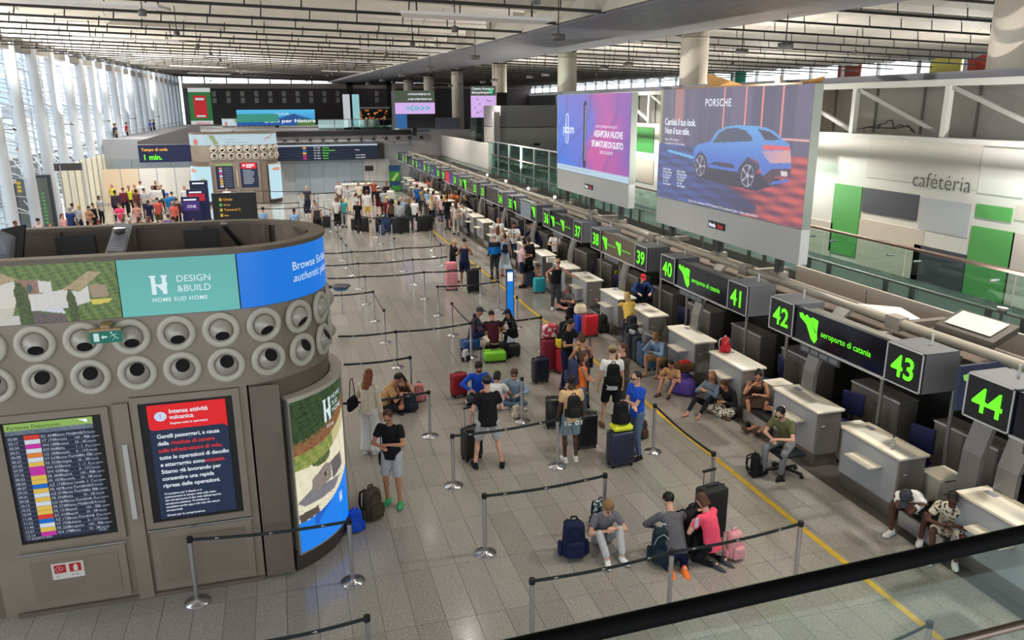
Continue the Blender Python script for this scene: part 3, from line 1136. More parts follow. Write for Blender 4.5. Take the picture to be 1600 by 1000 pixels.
def signbox(k):
    y0, y1 = 8.56 + 4.5 * k, 8.56 + 4.5 * k + 3.74
    zb, zt = 2.44, 3.05
    a, b_ = nums[k]
    lab = 'lit overhead check-in sign box with green numbers %s and %s' % (wd(a), wd(b_)) if b_ else 'lit overhead check-in sign box with green number thirty-five and a blank pale screen'
    t = thing('check_in_sign', lab, 'sign', (SX, 0, 0), 0, 'overhead check-in signs')
    box_m = mat('sign_box_grey', lin(98, 99, 103), .5)
    for (ya, yb, s) in ((y1 - .72, y1, a), (y0, y0 + .72, b_)):
        MB().box(.03, .62, ya, yb, zb, zt).build('end_box', box_m, t)
        p = MB().box(0, .03, ya, yb, zb, zt).build('number_panel', mat('number_panel_dark', lin(30, 33, 36), .35), t)
        fr = MB()
        for (q0, q1, r0, r1_) in ((ya, yb, zb, zb + .02), (ya, yb, zt - .02, zt), (ya, ya + .02, zb, zt), (yb - .02, yb, zb, zt)):
            fr.box(-.012, 0, q0, q1, r0, r1_)
        fr.build('frame', frame_white, p)
        mp = lambda aa, bb, yc=(ya + yb) / 2: Vector((-.012, yc - aa, zb + .14 + bb))
        if s:
            lettering(mp, [(s, 0, 0, .335, dict(align='CENTER', bold=.018))], green_led, p)
        else:
            pe = [(x * .4 - .2, z * .4) for x, z in EMB]
            MB().poly([mp(x, z) for x, z in pe], (.004, 0, 0)).build('emblem', green_led, p)
    ya, yb = y0 + .72, y1 - .72
    sm = screen_dark
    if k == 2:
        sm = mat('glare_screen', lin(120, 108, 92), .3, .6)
    p = MB().box(.03, .12, ya, yb, zb, zt - .02).build('screen', sm, t)
    MB().box(.12, .5, ya, yb, zt - .14, zt - .1).build('top_tray', mat('tray_grey', lin(120, 118, 112), .5), t)
    MB().box(.0, .05, ya, yb, zb - .02, zb + .01).build('bottom_rail', frame_white, t)
    mp = lambda aa, bb: Vector((.022, yb - aa, zb + bb))
    W = yb - ya
    if k in (-1, 0, 1):
        mb = MB()
        e = [(.12 + x * .52, .06 + z * .46) for x, z in EMB]
        mb.poly([mp(x, z) for x, z in e], (.006, 0, 0))
        em = mb.build('emblem', green_led, p)
        mb = MB()
        for x in (.3, .55, .75):
            mb.bar(mp(.12 + x * .52, .06 + .92 * .46), mp(.12 + .95 * .52, .06 + .4 * .46), .004, .008, upv=(1, 0, 0))
        mb.build('fold_line', screen_dark, em)
        lettering(mp, [('aeroporto di catania', .74, .23, .105, dict(bold=.002))], green_led, p)
    elif k == 2:
        MB().poly([mp(.05 + x * .34, .1 + z * .36) for x, z in EMB], (.006, 0, 0)).build('emblem', green_led, p)
        MB().poly([mp(1.0 + x * .34, .1 + z * .36) for x, z in EMB], (.006, 0, 0)).build('emblem', green_led, p)
        lettering(mp, [('aeroporto di catania', .42, .26, .05), ('aeroporto di catania', 1.4, .26, .05)], green_led, p)
    elif k == 3:
        for x0 in (.03, 1.0):
            MB().poly([mp(x0 + x * .34, .1 + z * .36) for x, z in EMB], (.006, 0, 0)).build('emblem', green_led, p)
        lettering(mp, [('aeroporto di catania', .4, .26, .055), ('aeroporto di catania', 1.38, .26, .05)], green_led, p)
    elif k == 4:
        MB().box(.015, .03, ya + .02, yb - 1.0, zb + .02, zt - .04).build('blank_panel', mat('blank_blue_grey', lin(168, 180, 192), .5, emit=.35), p)
        MB().poly([mp(.03 + x * .3, .12 + z * .34) for x, z in EMB], (.006, 0, 0)).build('emblem', green_led, p)
    elif k == 6:
        MB().poly([mp(.05 + x * .6, .03 + z * .5) for x, z in EMB], (.006, 0, 0)).build('emblem', green_led, p)
    elif k == 7:
        MB().box(.018, .03, ya + W * .5, yb - .05, zb + .02, zt - .04).build('airline_panel', mat('red_led', lin(214, 40, 62), .5, emit=.7), p)
        MB().box(.018, .03, ya + .03, ya + W * .48, zb + .02, zt - .04).build('airline_panel', mat('violet_led', lin(86, 62, 150), .5, emit=.5), p)
    elif k in (8, 9):
        MB().box(.018, .03, ya + .03, yb - .03, zb + .02, zt - .04).build('airline_panel', mat('slate_led', lin(70, 78, 112), .5, emit=.5), p)
        MB().cyl((.016, (ya + yb) / 2 + .5, zb + .3), (.03, (ya + yb) / 2 + .5, zb + .3), .07).build('airline_dot', white_led, p)
    ym = (ya + yb) / 2
    tr_ = MB().box(.03, .06, ym - .1, ym + .95, zb - .17, zb - .03).build('slim_display', mat('slim_grey', lin(70, 72, 74), .4), t)
    for q in range(4):
        MB().box(.024, .03, ym - .06 + q * .25, ym + .14 + q * .25, zb - .14, zb - .06).build('display_cell', mat('cell_pale', lin(176, 180, 184), .5, emit=.15), tr_)
    # hangers up to the pipe
    for yy in (y0 + .35, y1 - .35):
        MB().cyl((.45, yy, zt), (.45, yy, zt + .16), .018, n=8).build('hanger', frame_white, t)
    # posts down and curved support
    for yy in (y0 + 1.05, y1 - 1.1):
        MB().cyl((1.75, yy, 0), (1.75, yy, zb + .1), .035, n=8).build('support_post', mat('post_grey', lin(140, 138, 132), .4, .4), t)
        MB().bar((.1, yy, zb + .08), (1.75, yy, zb + .08), .05, .06).build('support_arm', mat('post_grey'), t)
    for yy in ((y0 - .12) if k < 1 else None, y1 + .02):
        if yy is None:
            continue
        pts = [(1.75, 2.75), (1.42, 2.45), (1.16, 2.0), (1.0, 1.45), (.97, .8), (1.02, 0.02)]
        mb = MB()
        for q in range(len(pts) - 1):
            (xa, za), (xb, zb_) = pts[q], pts[q + 1]
            mb.add([(xa, yy - .17, za), (xa, yy + .17, za), (xb, yy + .17, zb_), (xb, yy - .17, zb_), (xa + .08, yy - .17, za - .02), (xa + .08, yy + .17, za - .02), (xb + .08, yy + .17, zb_), (xb + .08, yy - .17, zb_)],
                   [(0, 1, 2, 3), (4, 7, 6, 5), (0, 3, 7, 4), (1, 5, 6, 2)])
        mb.build('curved_support', mat('arch_grey', lin(132, 130, 126), .42, .3), t)
    return t


for k in range(-1, 12):
    signbox(k)
# side screen beside sign 44
t = thing('side_screen', 'blue-grey side screen with green emblem just left of sign 44', 'screen', (8.85, 8.2, 2.3))
MB().box(0, .9, 0, .06, 0, .66).build('panel', mat('side_scr', lin(66, 76, 104), .4, emit=.35), t)
MB().poly([(.05 + x * .55, -.01, .05 + z * .5) for x, z in EMB], (0, .008, 0)).build('emblem', mat('emb_dim', lin(140, 220, 80), .5, emit=.8), t)

# pipe and its gantry
pipe_m = mat('pipe_ivory', lin(160, 154, 142), .4, .15)
pip = thing('overhead_pipe', 'long ivory steel pipe running above the check-in signs with small lamps', 'pipe', (9.57, 0, 3.0))
MB().cyl((0, 3, 0), (0, 62, 0), .075, n=16).build('tube', pipe_m, pip)
MB().cyl((1.0, 3, -.28), (1.0, 62, -.28), .05, n=12).build('tube', mat('pipe_dim', lin(116, 106, 96), .5), pip)
for i in range(13):
    y = 5.6 + i * 4.5
    b_ = MB().box(-.1, .1, y, y + .32, -.12, .1).build('pipe_clamp', mat('clamp', lin(140, 134, 126), .5), pip)
    MB().box(.1, 1.0, y + .05, y + .2, -.12, .0).build('cross_arm', mat('clamp2', lin(110, 102, 94), .5), pip)
    MB().box(-.9, -.1, y + .1, y + .2, -.22, -.15).build('cross_arm', mat('clamp'), pip)
for (u, v) in ((827, 298), (868, 312), (763, 273), (792, 284)):
    y, z = onx(u, v, 9.5)
    MB().ball((-.05, y, .22), .06).build('bulb', mat('bulb_white', lin(255, 250, 235), .4, emit=2.2), pip)
    MB().cyl((-.05, y, .05), (-.05, y, .17), .035, n=8).build('bulb_socket', frame_white, pip)
# tilted flood panel on the pipe at right, with angled plates
t = thing('flood_light', 'flat tilted flood light with glass face on the pipe above sign 43', 'lamp', (10.15, 9.35, 3.1), 0)
MB().poly([(-.35, -.75, 0), (.4, -.5, .12), (.4, .6, .12), (-.35, .35, 0)], (-.02, 0, -.12)).build('housing', mat('flood_dark', lin(74, 68, 62), .5), t)
MB().poly([(-.24, -.58, .035), (.31, -.4, .125), (.31, .48, .125), (-.24, .28, .035)], (-.001, 0, .006)).build('glass_face', mat('flood_glass', lin(190, 186, 178), .25), t)
t = thing('angled_bracket_plates', 'brown angled sheet-metal wings under the pipe between signs 42 and 43', 'bracket', (9.6, 10.3, 2.9))
MB().poly([(0, 1.0, 0), (.15, .4, .05), (.75, -1.0, -.1), (.4, -.9, -.2)], (0, 0, .03)).build('plate', mat('plate_brown', lin(116, 108, 96), .5), t)
MB().poly([(.2, 1.6, .0), (.8, .8, .05), (.75, .1, -.05), (.1, .9, 0)], (0, 0, .03)).build('plate', white_paint, t)

# ---- billboards
BX = 9.62


def billboard(y0, y1, z0, z1, zs, lab):
    t = thing('billboard', lab, 'billboard', (BX, 0, 0), 0)
    MB().box(.0, .20, y0, y1, z0, zs - .02).build('blank_base_panel', mat('bb_pale', lin(182, 184, 182), .5), t)
    MB().box(.0, .20, y0, y1, zs - .02, z1).build('cabinet', mat('bb_side', lin(128, 136, 128), .5), t)
    MB().box(-.02, .03, (y0 + y1) / 2 - .38, (y0 + y1) / 2 + .34, z0 + .26, z0 + .42).build('name_plate', black, t)
    n = 3
    for i in range(n):
        y = y0 + (y1 - y0) * (.12 + .38 * i)
        MB().box(.08, .22, y, y + .14, 3.0, z0).build('support_leg', mat('bb_leg', lin(58, 62, 60), .5), t)
        MB().box(.0, .3, y - .06, y + .2, 2.85, 3.12).build('leg_shoe', mat('clamp'), t)
    mp = lambda a, b_: Vector((-.025, (y0 + y1) / 2 + .3 - a, z0 + .295 + b_))
    lettering(mp, [('Media', 0, 0, .085, dict(bold=.01))], white_led, t)
    lettering(mp, [('One', .38, 0, .085, dict(bold=.01))], mat('red_ink', lin(220, 40, 40), .5, emit=.8), t)
    return t


GLARE_VEIL = lin(150, 146, 168)  # reflection glare mixed into the billboard picture colours


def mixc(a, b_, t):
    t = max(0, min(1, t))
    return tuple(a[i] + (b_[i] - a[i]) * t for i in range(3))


# purple-blue billboard
by0, by1, bz0, bz1, bzs = 21.15, 27.42, 3.55, 6.82, 4.26
t1 = billboard(by0, by1, bz0, bz1, bzs, 'large lit billboard in purple and blue with a slim dark device and white lettering')


def ink1(a, b_):
    if b_ < .05 + .03:
        return lin(196, 226, 246)
    c1 = lin(0, 118, 240)
    c2 = lin(110, 100, 215)
    c3 = lin(214, 66, 168)
    c4 = lin(112, 72, 190)
    x = a + .08 * math.sin(b_ * 7)
    c = mixc(c1, c2, (x * 1.5 + b_ * .9) - .35) if x < .48 else mixc(c3, c4, abs(x - .68) * 2.6 + .25 * math.sin(b_ * 6 + x * 4))
    if .40 < x < .56:
        c = mixc(mixc(c1, c2, (x * 1.5 + b_ * .9) - .35), c, (x - .40) / .16)
    g = abs(math.sin(x * 9 - b_ * 5))
    c = mixc(c, lin(60, 60, 150), .45 * max(0, 1 - g * 3.2))
    return c


picture('screen_picture', 90, 60, lambda a, b_: (-.006, by1 - a * (by1 - by0), bzs + b_ * (bz1 - bzs)), lambda a, b_: mixc(ink1(a, b_), GLARE_VEIL, .2), print_mat('billboard_ink', .9), t1)
m1 = lambda a, b_: Vector((-.012, by1 - a, bzs + b_))
W1, H1 = by1 - by0, bz1 - bzs
MB().poly([m1(W1 * .43 + .13 * math.cos(q), H1 * .5 + (.95 if math.sin(q) > 0 else -.95) + .13 * math.sin(q)) for q in [i * math.pi / 8 for i in range(16)]], (.004, 0, 0)).build('device_picture', mat('device_ink', lin(66, 62, 86), .4, emit=.7), t1)
MB().poly([m1(W1 * .44 + .03 * math.cos(q), H1 * .52 + (.85 if math.sin(q) > 0 else -.85) + .03 * math.sin(q)) for q in [i * math.pi / 8 for i in range(16)]], (-.003, 0, 0)).build('device_highlight', mat('device_hi', lin(190, 190, 210), .4, emit=.7), t1)
lettering(m1, [('ploom', .6, H1 * .50, .32, dict(bold=.004, spacing=.95)), ('SE SEI UN CONSUMATORE ADULTO', W1 * .58, H1 * .60, .075), ('ASSAPORA NUOVE', W1 * .56, H1 * .49, .2, dict(bold=.012, spacing=.92)), ('SFUMATURE DI GUSTO', W1 * .53, H1 * .37, .19, dict(bold=.012, spacing=.88)), ('VISITA PLOOM.IT', W1 * .64, H1 * .29, .1)], white_led, t1)
MB().tube([m1(1.02 + .12 * math.cos(q), H1 * .56 + (.38 if math.sin(q) > 0 else -.38) + .12 * math.sin(q)) for q in [i * math.pi / 8 for i in range(17)]], .012, 5).build('logo_loop', white_led, t1)
lettering(m1, [('Questo prodotto contiene nicotina e crea dipendenza. Solo per adulti fumatori. Questo prodotto non e privo di rischi.', .25, .09, .045)], mat('blue_ink', lin(110, 140, 180), .5, emit=.6), t1)

# car billboard
cy0, cy1, cz0, cz1, czs = 13.04, 19.32, 3.42, 6.85, 4.13
t2 = billboard(cy0, cy1, cz0, cz1, czs, 'largest lit billboard, showing a blue coupe SUV on a wet city street')
W2, H2 = cy1 - cy0, cz1 - czs


def z5(px_, py_):
    """spot of the printed car picture -> (a, b) on the board"""
    y, z = onx(1020 + px_ / 3.704, 130 + py_ / 3.704, BX)
    return ((cy1 - y) / W2, (z - czs) / H2)


def P5(L):
    return [z5(*q) for q in L]


carb = P5([(245, 430), (250, 388), (275, 365), (345, 350), (385, 290), (440, 264), (510, 256), (600, 262), (665, 272), (720, 298), (768, 345), (802, 368), (810, 400), (812, 500), (806, 545), (700, 560), (690, 590), (800, 570), (790, 590), (690, 605), (640, 545), (620, 470), (560, 440), (510, 500), (495, 528), (335, 498), (320, 440), (290, 400), (262, 430), (252, 500)])
under = P5([(250, 500), (330, 500), (500, 532), (640, 548), (800, 585), (690, 615), (600, 640), (280, 560)])
win = P5([(358, 357), (395, 302), (440, 276), (500, 272), (550, 288), (590, 332), (588, 350)])
win2 = P5([(620, 280), (692, 296), (752, 346), (662, 346)])
tail = P5([(645, 374), (700, 376), (806, 386), (808, 406), (740, 404), (650, 400)])
pinka = P5([(640, 408), (808, 408), (812, 478), (690, 480), (660, 440)])
darkb = P5([(700, 512), (810, 512), (806, 545), (720, 556), (695, 600), (640, 560)])
plate = P5([(752, 526), (788, 528), (788, 556), (750, 552)])
w1c, w2c = z5(285, 490), z5(557, 550)
w1r = (abs(z5(320, 490)[0] - w1c[0]), abs(z5(285, 565)[1] - w1c[1]))
w2r = (abs(z5(605, 550)[0] - w2c[0]), abs(z5(557, 632)[1] - w2c[1]))
sill = P5([(335, 480), (370, 466), (470, 480), (490, 505), (460, 506)])
rj = random.Random(9)
cols_ = [(rj.random(), rj.uniform(.02, .05), rj.choice([(70, 66, 96), (96, 88, 118), (120, 98, 128), (60, 62, 80)])) for _ in range(26)]


def ell_in(a, b_, c, r):
    return ((a - c[0]) / r[0]) ** 2 + ((b_ - c[1]) / r[1]) ** 2


def ink2(a, b_):
    if inpoly(a, b_, plate):
        return lin(240, 236, 230)
    for c, r in ((w1c, w1r), (w2c, w2r)):
        d = ell_in(a, b_, c, r)
        if d < 1:
            if d < .62:
                an = math.atan2((b_ - c[1]) / r[1], (a - c[0]) / r[0])
                if d < .03 or (abs(math.sin(an * 2.5)) < .28 and d < .58) or d > .54:
                    return lin(205, 206, 222)
                return lin(44, 42, 58)
            return lin(22, 20, 30)
    if inpoly(a, b_, tail):
        return lin(255, 96, 96)
    if inpoly(a, b_, win2):
        return lin(52, 50, 74)
    if inpoly(a, b_, win):
        return lin(58, 70, 92)
    if inpoly(a, b_, darkb):
        return lin(80, 44, 56)
    if inpoly(a, b_, sill):
        return lin(36, 40, 66)
    if inpoly(a, b_, pinka):
        return mixc(lin(120, 150, 235), lin(236, 178, 176), (a - .66) * 5)
    if inpoly(a, b_, carb):
        return mixc(lin(72, 124, 222), lin(100, 190, 255), (b_ - .42) * 3)
    if inpoly(a, b_, under):
        return lin(20, 18, 34)
    if b_ > .50:        # street fronts
        c = mixc(lin(176, 186, 110), lin(102, 92, 122), a * 6)
        for x, w_, q in cols_:
            if abs(a - x) < w_:
                c = mixc(c, lin(*q), .7)
        if .13 < a < .2 and b_ > .72:
            c = mixc(c, lin(214, 140, 110), .6)
        for x in (.50, .64, .74, .85):
            if abs(a - x) < .005:
                return lin(255, 150, 140)
        if a > .86 and abs(b_ - .62) < .008:
            return lin(255, 190, 170)
        return c
    q = math.sin(a * 30 + b_ * 60) * .5 + math.sin(a * 13 - b_ * 90) * .5
    if a < .1 + .55 + .1 * math.sin(b_ * 20):
        c = mixc(lin(44, 50, 96), lin(70, 104, 190), .45 + .4 * q - a * .3)
        if abs(b_ - .46 + a * .18) < .012 and .08 < a < .3:
            c = lin(110, 200, 255)
        return mixc(c, lin(40, 34, 60), max(0, (a - .35) * 2))
    return mixc(lin(96, 34, 54), lin(238, 96, 84), .4 + .5 * q + (a - .8))


picture('screen_picture', 300, 140, lambda a, b_: (-.006, cy1 - a * W2, czs + b_ * H2), lambda a, b_: mixc(ink2(a, b_), GLARE_VEIL, .26), print_mat('billboard_ink', .9), t2)
m2 = lambda a, b_: Vector((-.012, cy1 - a, czs + b_))


def at5(px_, py_):
    a, b_ = z5(px_, py_)
    return a * W2, b_ * H2


q1, q2, q3 = at5(318, 145), at5(84, 250), at5(84, 300)
lettering(m2, [('PORSCHE', q1[0], q1[1], .17, dict(bold=.006, spacing=1.15)), ('Cambia il tuo look.', q2[0], q2[1], .17, dict(bold=.006, spacing=.9)), ('Non il tuo stile.', q3[0], q3[1], .17, dict(bold=.006, spacing=.9))], white_led, t2)
items = []
for i, s in enumerate(('Macan, 100% elettrica.', 'La sportiva tra i SUV, da subito.')):
    a_, b_ = at5(84, 338 + i * 22)
    items.append((s, a_, b_, .06))
for cx_, n0 in ((70, 'Centro'), (150, 'Centro')):
    for i in range(6):
        a_, b_ = at5(cx_, 500 + i * 17 + (15 if cx_ > 100 else 0))
        items.append(((n0 + ' Catania', 'Via Passo Gravina', 'S.S. 114 km 103', 'Tel. 095 000', 'Lun - Sab', 'www.catania.it')[i], a_, b_ - .03, .052, dict(bold=.002)))
a_, b_ = at5(215, 690)
items.append(('Macan. Ciclo combinato WLTP. Emissioni CO2 combinate 0 g/km. I valori sono indicativi.', a_, b_ - .02, .06))
lettering(m2, items, white_led, t2)
# ================================================================== ROUND KIOSKS
KR = 1.4
KXR, KXL, KYC = -.93, -3.75, 11.8
KYF = KYC - KR
LF = KXR - KXL


def kpos(s, r=0.):
    """perimeter of the kiosk: s metres from the left end of the flat front; r outwards -> x, y, normal"""
    arc = math.pi * KR
    tot = 2 * LF + 2 * arc
    s = s % tot
    if s < LF:
        return (KXL + s, KYF - r, 0, -1)
    s -= LF
    if s < arc:
        a = -math.pi / 2 + s / KR
        return (KXR + (KR + r) * math.cos(a), KYC + (KR + r) * math.sin(a), math.cos(a), math.sin(a))
    s -= arc
    if s < LF:
        return (KXR - s, KYC + KR + r, 0, 1)
    s -= LF
    a = math.pi / 2 + s / KR
    return (KXL + (KR + r) * math.cos(a), KYC + (KR + r) * math.sin(a), math.cos(a), math.sin(a))


TOT = 2 * LF + 2 * math.pi * KR
kmap = lambda r: (lambda s, z: Vector((*kpos(s, r)[:2], z)))


def wallstrip(mb, s0, s1, z0, z1, r0, r1, n, mi=0):
    vs = []
    for i in range(n + 1):
        s = s0 + (s1 - s0) * i / n
        a, b_ = kpos(s, r0)[:2], kpos(s, r1)[:2]
        vs += [(*b_, z0), (*b_, z1), (*a, z1), (*a, z0)]
    fs = []
    for i in range(n):
        for k in range(4):
            fs.append((4 * i + k, 4 * i + (k + 1) % 4, 4 * i + 4 + (k + 1) % 4, 4 * i + 4 + k))
    fs += [(0, 1, 2, 3), (4 * n + 3, 4 * n + 2, 4 * n + 1, 4 * n)]
    mb.add(vs, fs, mi)
    return mb


def front(x):
    return x - KXL


ksteel = mat('kiosk_steel', lin(152, 139, 126), .42, .35, noise=.07, nscale=1.6, stretch=(1, 1, 1.4))
ksteel_d = mat('kiosk_steel_dark', lin(126, 113, 102), .45, .4, noise=.08, nscale=2, stretch=(2, 2, 1))
noz_m = mat('nozzle_ivory', lin(196, 190, 176), .4)
ball_m = mat('nozzle_ball_grey', lin(176, 170, 160), .35, .2)
hole_m = mat('nozzle_hole', lin(14, 13, 12), .9)
rim_m = mat('rim_brown', lin(108, 97, 85), .45, .3)
ink_fas = print_mat('fascia_ink', .85)


def nozzle_mesh(kind):
    """wall nozzle looking along -Y; kind 0 looks down, 1 looks up"""
    ring = MB().lathe([(.235, .0), (.235, .03), (.215, .055), (.165, .05), (.145, .02), (.145, -.02)], ax=(0, -1, 0), n=24)
    tilt = -.62 if kind == 0 else .55
    ax = Vector((.12, -math.cos(tilt), math.sin(tilt))).normalized()
    prof = [(.15 * math.sin(q), .15 * math.cos(q)) for q in [math.pi * .95 - i * (math.pi * .95 - .62) / 9 for i in range(10)]]
    c = Vector((0, .045, 0)) - Vector((0, .02, 0))
    ball = MB().lathe(prof, c=c, ax=ax, n=20)
    hole = MB().cyl(c + ax * .06, c + ax * .112, .084, .09, 18)
    return ring.mesh('nozzle_ring', noz_m), ball.mesh('nozzle_ball', ball_m), hole.mesh('nozzle_mouth', hole_m)


NZ = [nozzle_mesh(0), nozzle_mesh(1)]


def screen_frame(t, x0, x1, z0, z1, y, nm='screen_frame'):
    mb = MB()
    f = .09
    mb.box(x0 - f, x0, y - .03, y + .02, z0 - f, z1 + f)
    mb.box(x1, x1 + f, y - .03, y + .02, z0 - f, z1 + f)
    mb.box(x0, x1, y - .03, y + .02, z0 - f, z0)
    mb.box(x0, x1, y - .03, y + .02, z1, z1 + f)
    return mb.build(nm, ksteel, t)


def dep_screen(t, x0, x1, z0, z1, y):
    p = MB().box(x0, x1, y - .008, y, z0, z1).build('departures_screen', black, t)
    W, H = (x1 - x0), (z1 - z0)
    ax0, ax1 = x0 + W * .03, x1 - W * .09
    W = ax1 - ax0
    mp = lambda a, b_, d=.012: Vector((ax0 + a * W, y - d, z0 + b_ * H))

    def q(a0, b0, a1, b1, m, d=.012, nm='panel'):
        MB().add([mp(a0, b0, d), mp(a1, b0, d), mp(a1, b1, d), mp(a0, b1, d)], [(0, 1, 2, 3)]).build(nm, m, p)
    E = lambda n, c, e=.75: mat('scr_' + n, lin(*c), .4, emit=e)
    q(0, .02, 1, .93, E('navy', (34, 42, 66)), nm='table_field')
    q(0, .93, 1, .985, E('olive', (150, 190, 96)), nm='title_bar')
    q(0, .895, 1, .93, E('pale', (196, 212, 226)), nm='column_header_bar')
    cols = ['R', 'W', 'M', 'W', 'O', 'W', 'Y', 'M', 'M', 'Y', 'Y', 'B', 'Y', 'W', 'Y', 'W', 'Y', 'Y', 'R', 'B', 'W', 'Y', 'M']
    cc = dict(R=(222, 62, 40), W=(216, 226, 236), M=(206, 44, 170), O=(232, 132, 48), Y=(232, 196, 84), B=(10, 110, 210))
    n = len(cols)
    rows_t = []
    dests = ['Milano Malpensa', 'Verona', 'Monaco', 'Malta', 'Venezia', 'Roma Fiumicino', 'Bologna', 'Torino', 'Praga', 'Madrid', 'Varsavia', 'Milano Linate', 'Roma Fiumicino', 'Roma Fiumicino', 'Malta', 'Roma Fiumicino', 'Milano Malpensa', 'Napoli', 'Napoli', 'Roma Fiumicino', 'Lubiana', 'Bergamo', 'Vilnius']
    codes = ['EC 4048', 'V7 1744', 'W4 1803', 'KM 0643', 'U2 1805', 'V7 5439', 'FR 9259', 'W4 4525', 'W4 4529', 'FR 4895', 'FR 1876', 'AZ 1722', 'FR 4871', 'AZ 0744', 'FR 4969', 'LO 0694', 'FR 3736', 'FR 1314', 'EC 4109', 'AZ 1724', 'V7 1928', 'FR 2282', 'W4 1928']
    for i in range(n):
        b1 = .885 - i * .0365
        q(.2, b1 - .034, .375, b1, E('c' + cols[i], cc[cols[i]]), .014, 'airline_chip')
        hh = .021 * H
        rows_t += [('%02d:%02d' % (5 + i // 3, (i * 17) % 60), .02 * W, (b1 - .027) * H, hh), (codes[i], .39 * W, (b1 - .027) * H, hh), (dests[i], .53 * W, (b1 - .027) * H, hh), (['8 - 12', '1 - 3', '30 - 36', '100 - 108'][i * 7 % 4], .76 * W, (b1 - .027) * H, hh * .9), (['A', 'A', 'C'][i % 3], .87 * W, (b1 - .027) * H, hh), ('per estero' if i % 2 else 'Ritardo', .91 * W, (b1 - .027) * H, hh * .65)]
    m_ = lambda a, b_: Vector((ax0 + a, y - .016, z0 + b_))
    lettering(m_, rows_t, mat('scr_ink', lin(206, 214, 226), .4, emit=.7), p)
    for i in range(n):
        b1 = .885 - i * .0365 - .0355
        q(0.0, b1, 1, b1 + .0022, E('line', (120, 130, 150)), .013, 'row_line')
    lettering(m_, [('Partenze Departures', .03 * W, .94 * H, .03 * H)], mat('scr_olive_ink', lin(52, 74, 40), .5), p)
    lettering(m_, [('11 AGOSTO 2025', .03 * W, .03 * H, .016 * H), ('07:20', .88 * W, .03 * H, .016 * H)], mat('scr_ink'), p)
    ems = [(.84 * W + x * .1 * W, .945 * H + z * .03 * H) for x, z in EMB]
    MB().poly([m_(*e) for e in ems], (0, .002, 0)).build('emblem', white_led, p)


def alert_screen(t, x0, x1, z0, z1, y):
    p = MB().box(x0, x1, y - .008, y, z0, z1).build('notice_screen', black, t)
    ax0, ax1 = x0 + .1, x1 - .09
    W, H = ax1 - ax0, z1 - z0 - .08
    m_ = lambda a, b_: Vector((ax0 + a * W, y - .016, z0 + .04 + b_ * H))
    MB().add([m_(0, 0), m_(1, 0), m_(1, .86), m_(0, .86)], [(0, 1, 2, 3)]).build('text_field', mat('scr_navy2', lin(32, 46, 76), .4, emit=.75), p)
    m2_ = lambda a, b_: Vector((ax0 + a * W, y - .018, z0 + .04 + b_ * H))
    pts = [(0, 1), (0, .81)] + [(.06 - .06 * math.cos(q), .81 - .03 * math.sin(q)) for q in (.4, .8, 1.2, 1.57)] + [(.9, .79)] + [(.94 + .06 * math.sin(q), .80 - .012 * math.cos(q) - .002) for q in (.3, .8, 1.5)] + [(1, .82), (1, 1)]
    MB().poly([m2_(*q) for q in [(0, 1), (0, .82), (.015, .795), (.05, .785), (.95, .785), (1, .76), (1, 1)]], (0, .001, 0)).build('red_header', mat('scr_red', lin(226, 30, 36), .4, emit=.85), p)
    MB().poly([Vector((ax0 + W * .16 + .075 * math.cos(q), y - .021, z0 + .04 + H * .9 + .065 * math.sin(q))) for q in [i * math.pi / 10 for i in range(20)]], (0, .001, 0)).build('warning_disc', mat('scr_palebl', lin(200, 220, 250), .4, emit=.85), p)
    ml = lambda a, b_: Vector((ax0 + a, y - .024, z0 + .04 + b_))
    lettering(ml, [('!', W * .145, H * .878, .07)], mat('scr_red'), p)
    B = dict(bold=.004)
    lettering(ml, [('Intensa attività', W * .27, H * .922, .058, B), ('vulcanica', W * .27, H * .872, .058, B), ('Sospese tutte le operazioni', W * .27, H * .828, .03, dict(bold=.002))] +
              [(s, W * .08, H * (.715 - i * .062), .056, dict(bold=.003, spacing=.95)) for i, s in enumerate(('Gentili passeggeri, a causa', 'della', '', 'tutte le operazioni di decollo', 'e atterraggio sono', 'Stiamo già lavorando per', 'consentire una rapida', 'ripresa delle operazioni.')) if s] +
              [(s, W * .08, H * (.215 - i * .03), .030, dict(bold=.0015, spacing=.95)) for i, s in enumerate(('Ci scusiamo per il disagio e vi', 'aggiorneremo in tempo reale sullo stato', 'dei voli attraverso il sito web dell’aeroporto', 'aeroporto.catania.it. Vi invitiamo a', 'consultare anche app e siti web dei vettori', 'aeroportuali.'))] + [('Grazie per la comprensione.', W * .08, H * .02, .03, dict(bold=.0015))],
              mat('scr_white2', lin(235, 240, 250), .4, emit=.8), p)
    lettering(ml, [('ricaduta di cenere', W * .25, H * .653, .056, dict(bold=.003, spacing=.95)), ('sulle infrastrutture di volo,', W * .08, H * .591, .056, dict(bold=.003, spacing=.95)), ('sospese.', W * .66, H * .467, .056, dict(bold=.003, spacing=.95))], mat('scr_red_ink', lin(226, 52, 52), .4, emit=.8), p)


def noise2(x, y, s=0):
    return math.sin(x * 12.99 + y * 4.1 + s) * .5 + math.sin(x * 5.3 - y * 17.7 + s * 2) * .3 + math.sin(x * 37.1 + y * 31.7 + s * 3) * .2


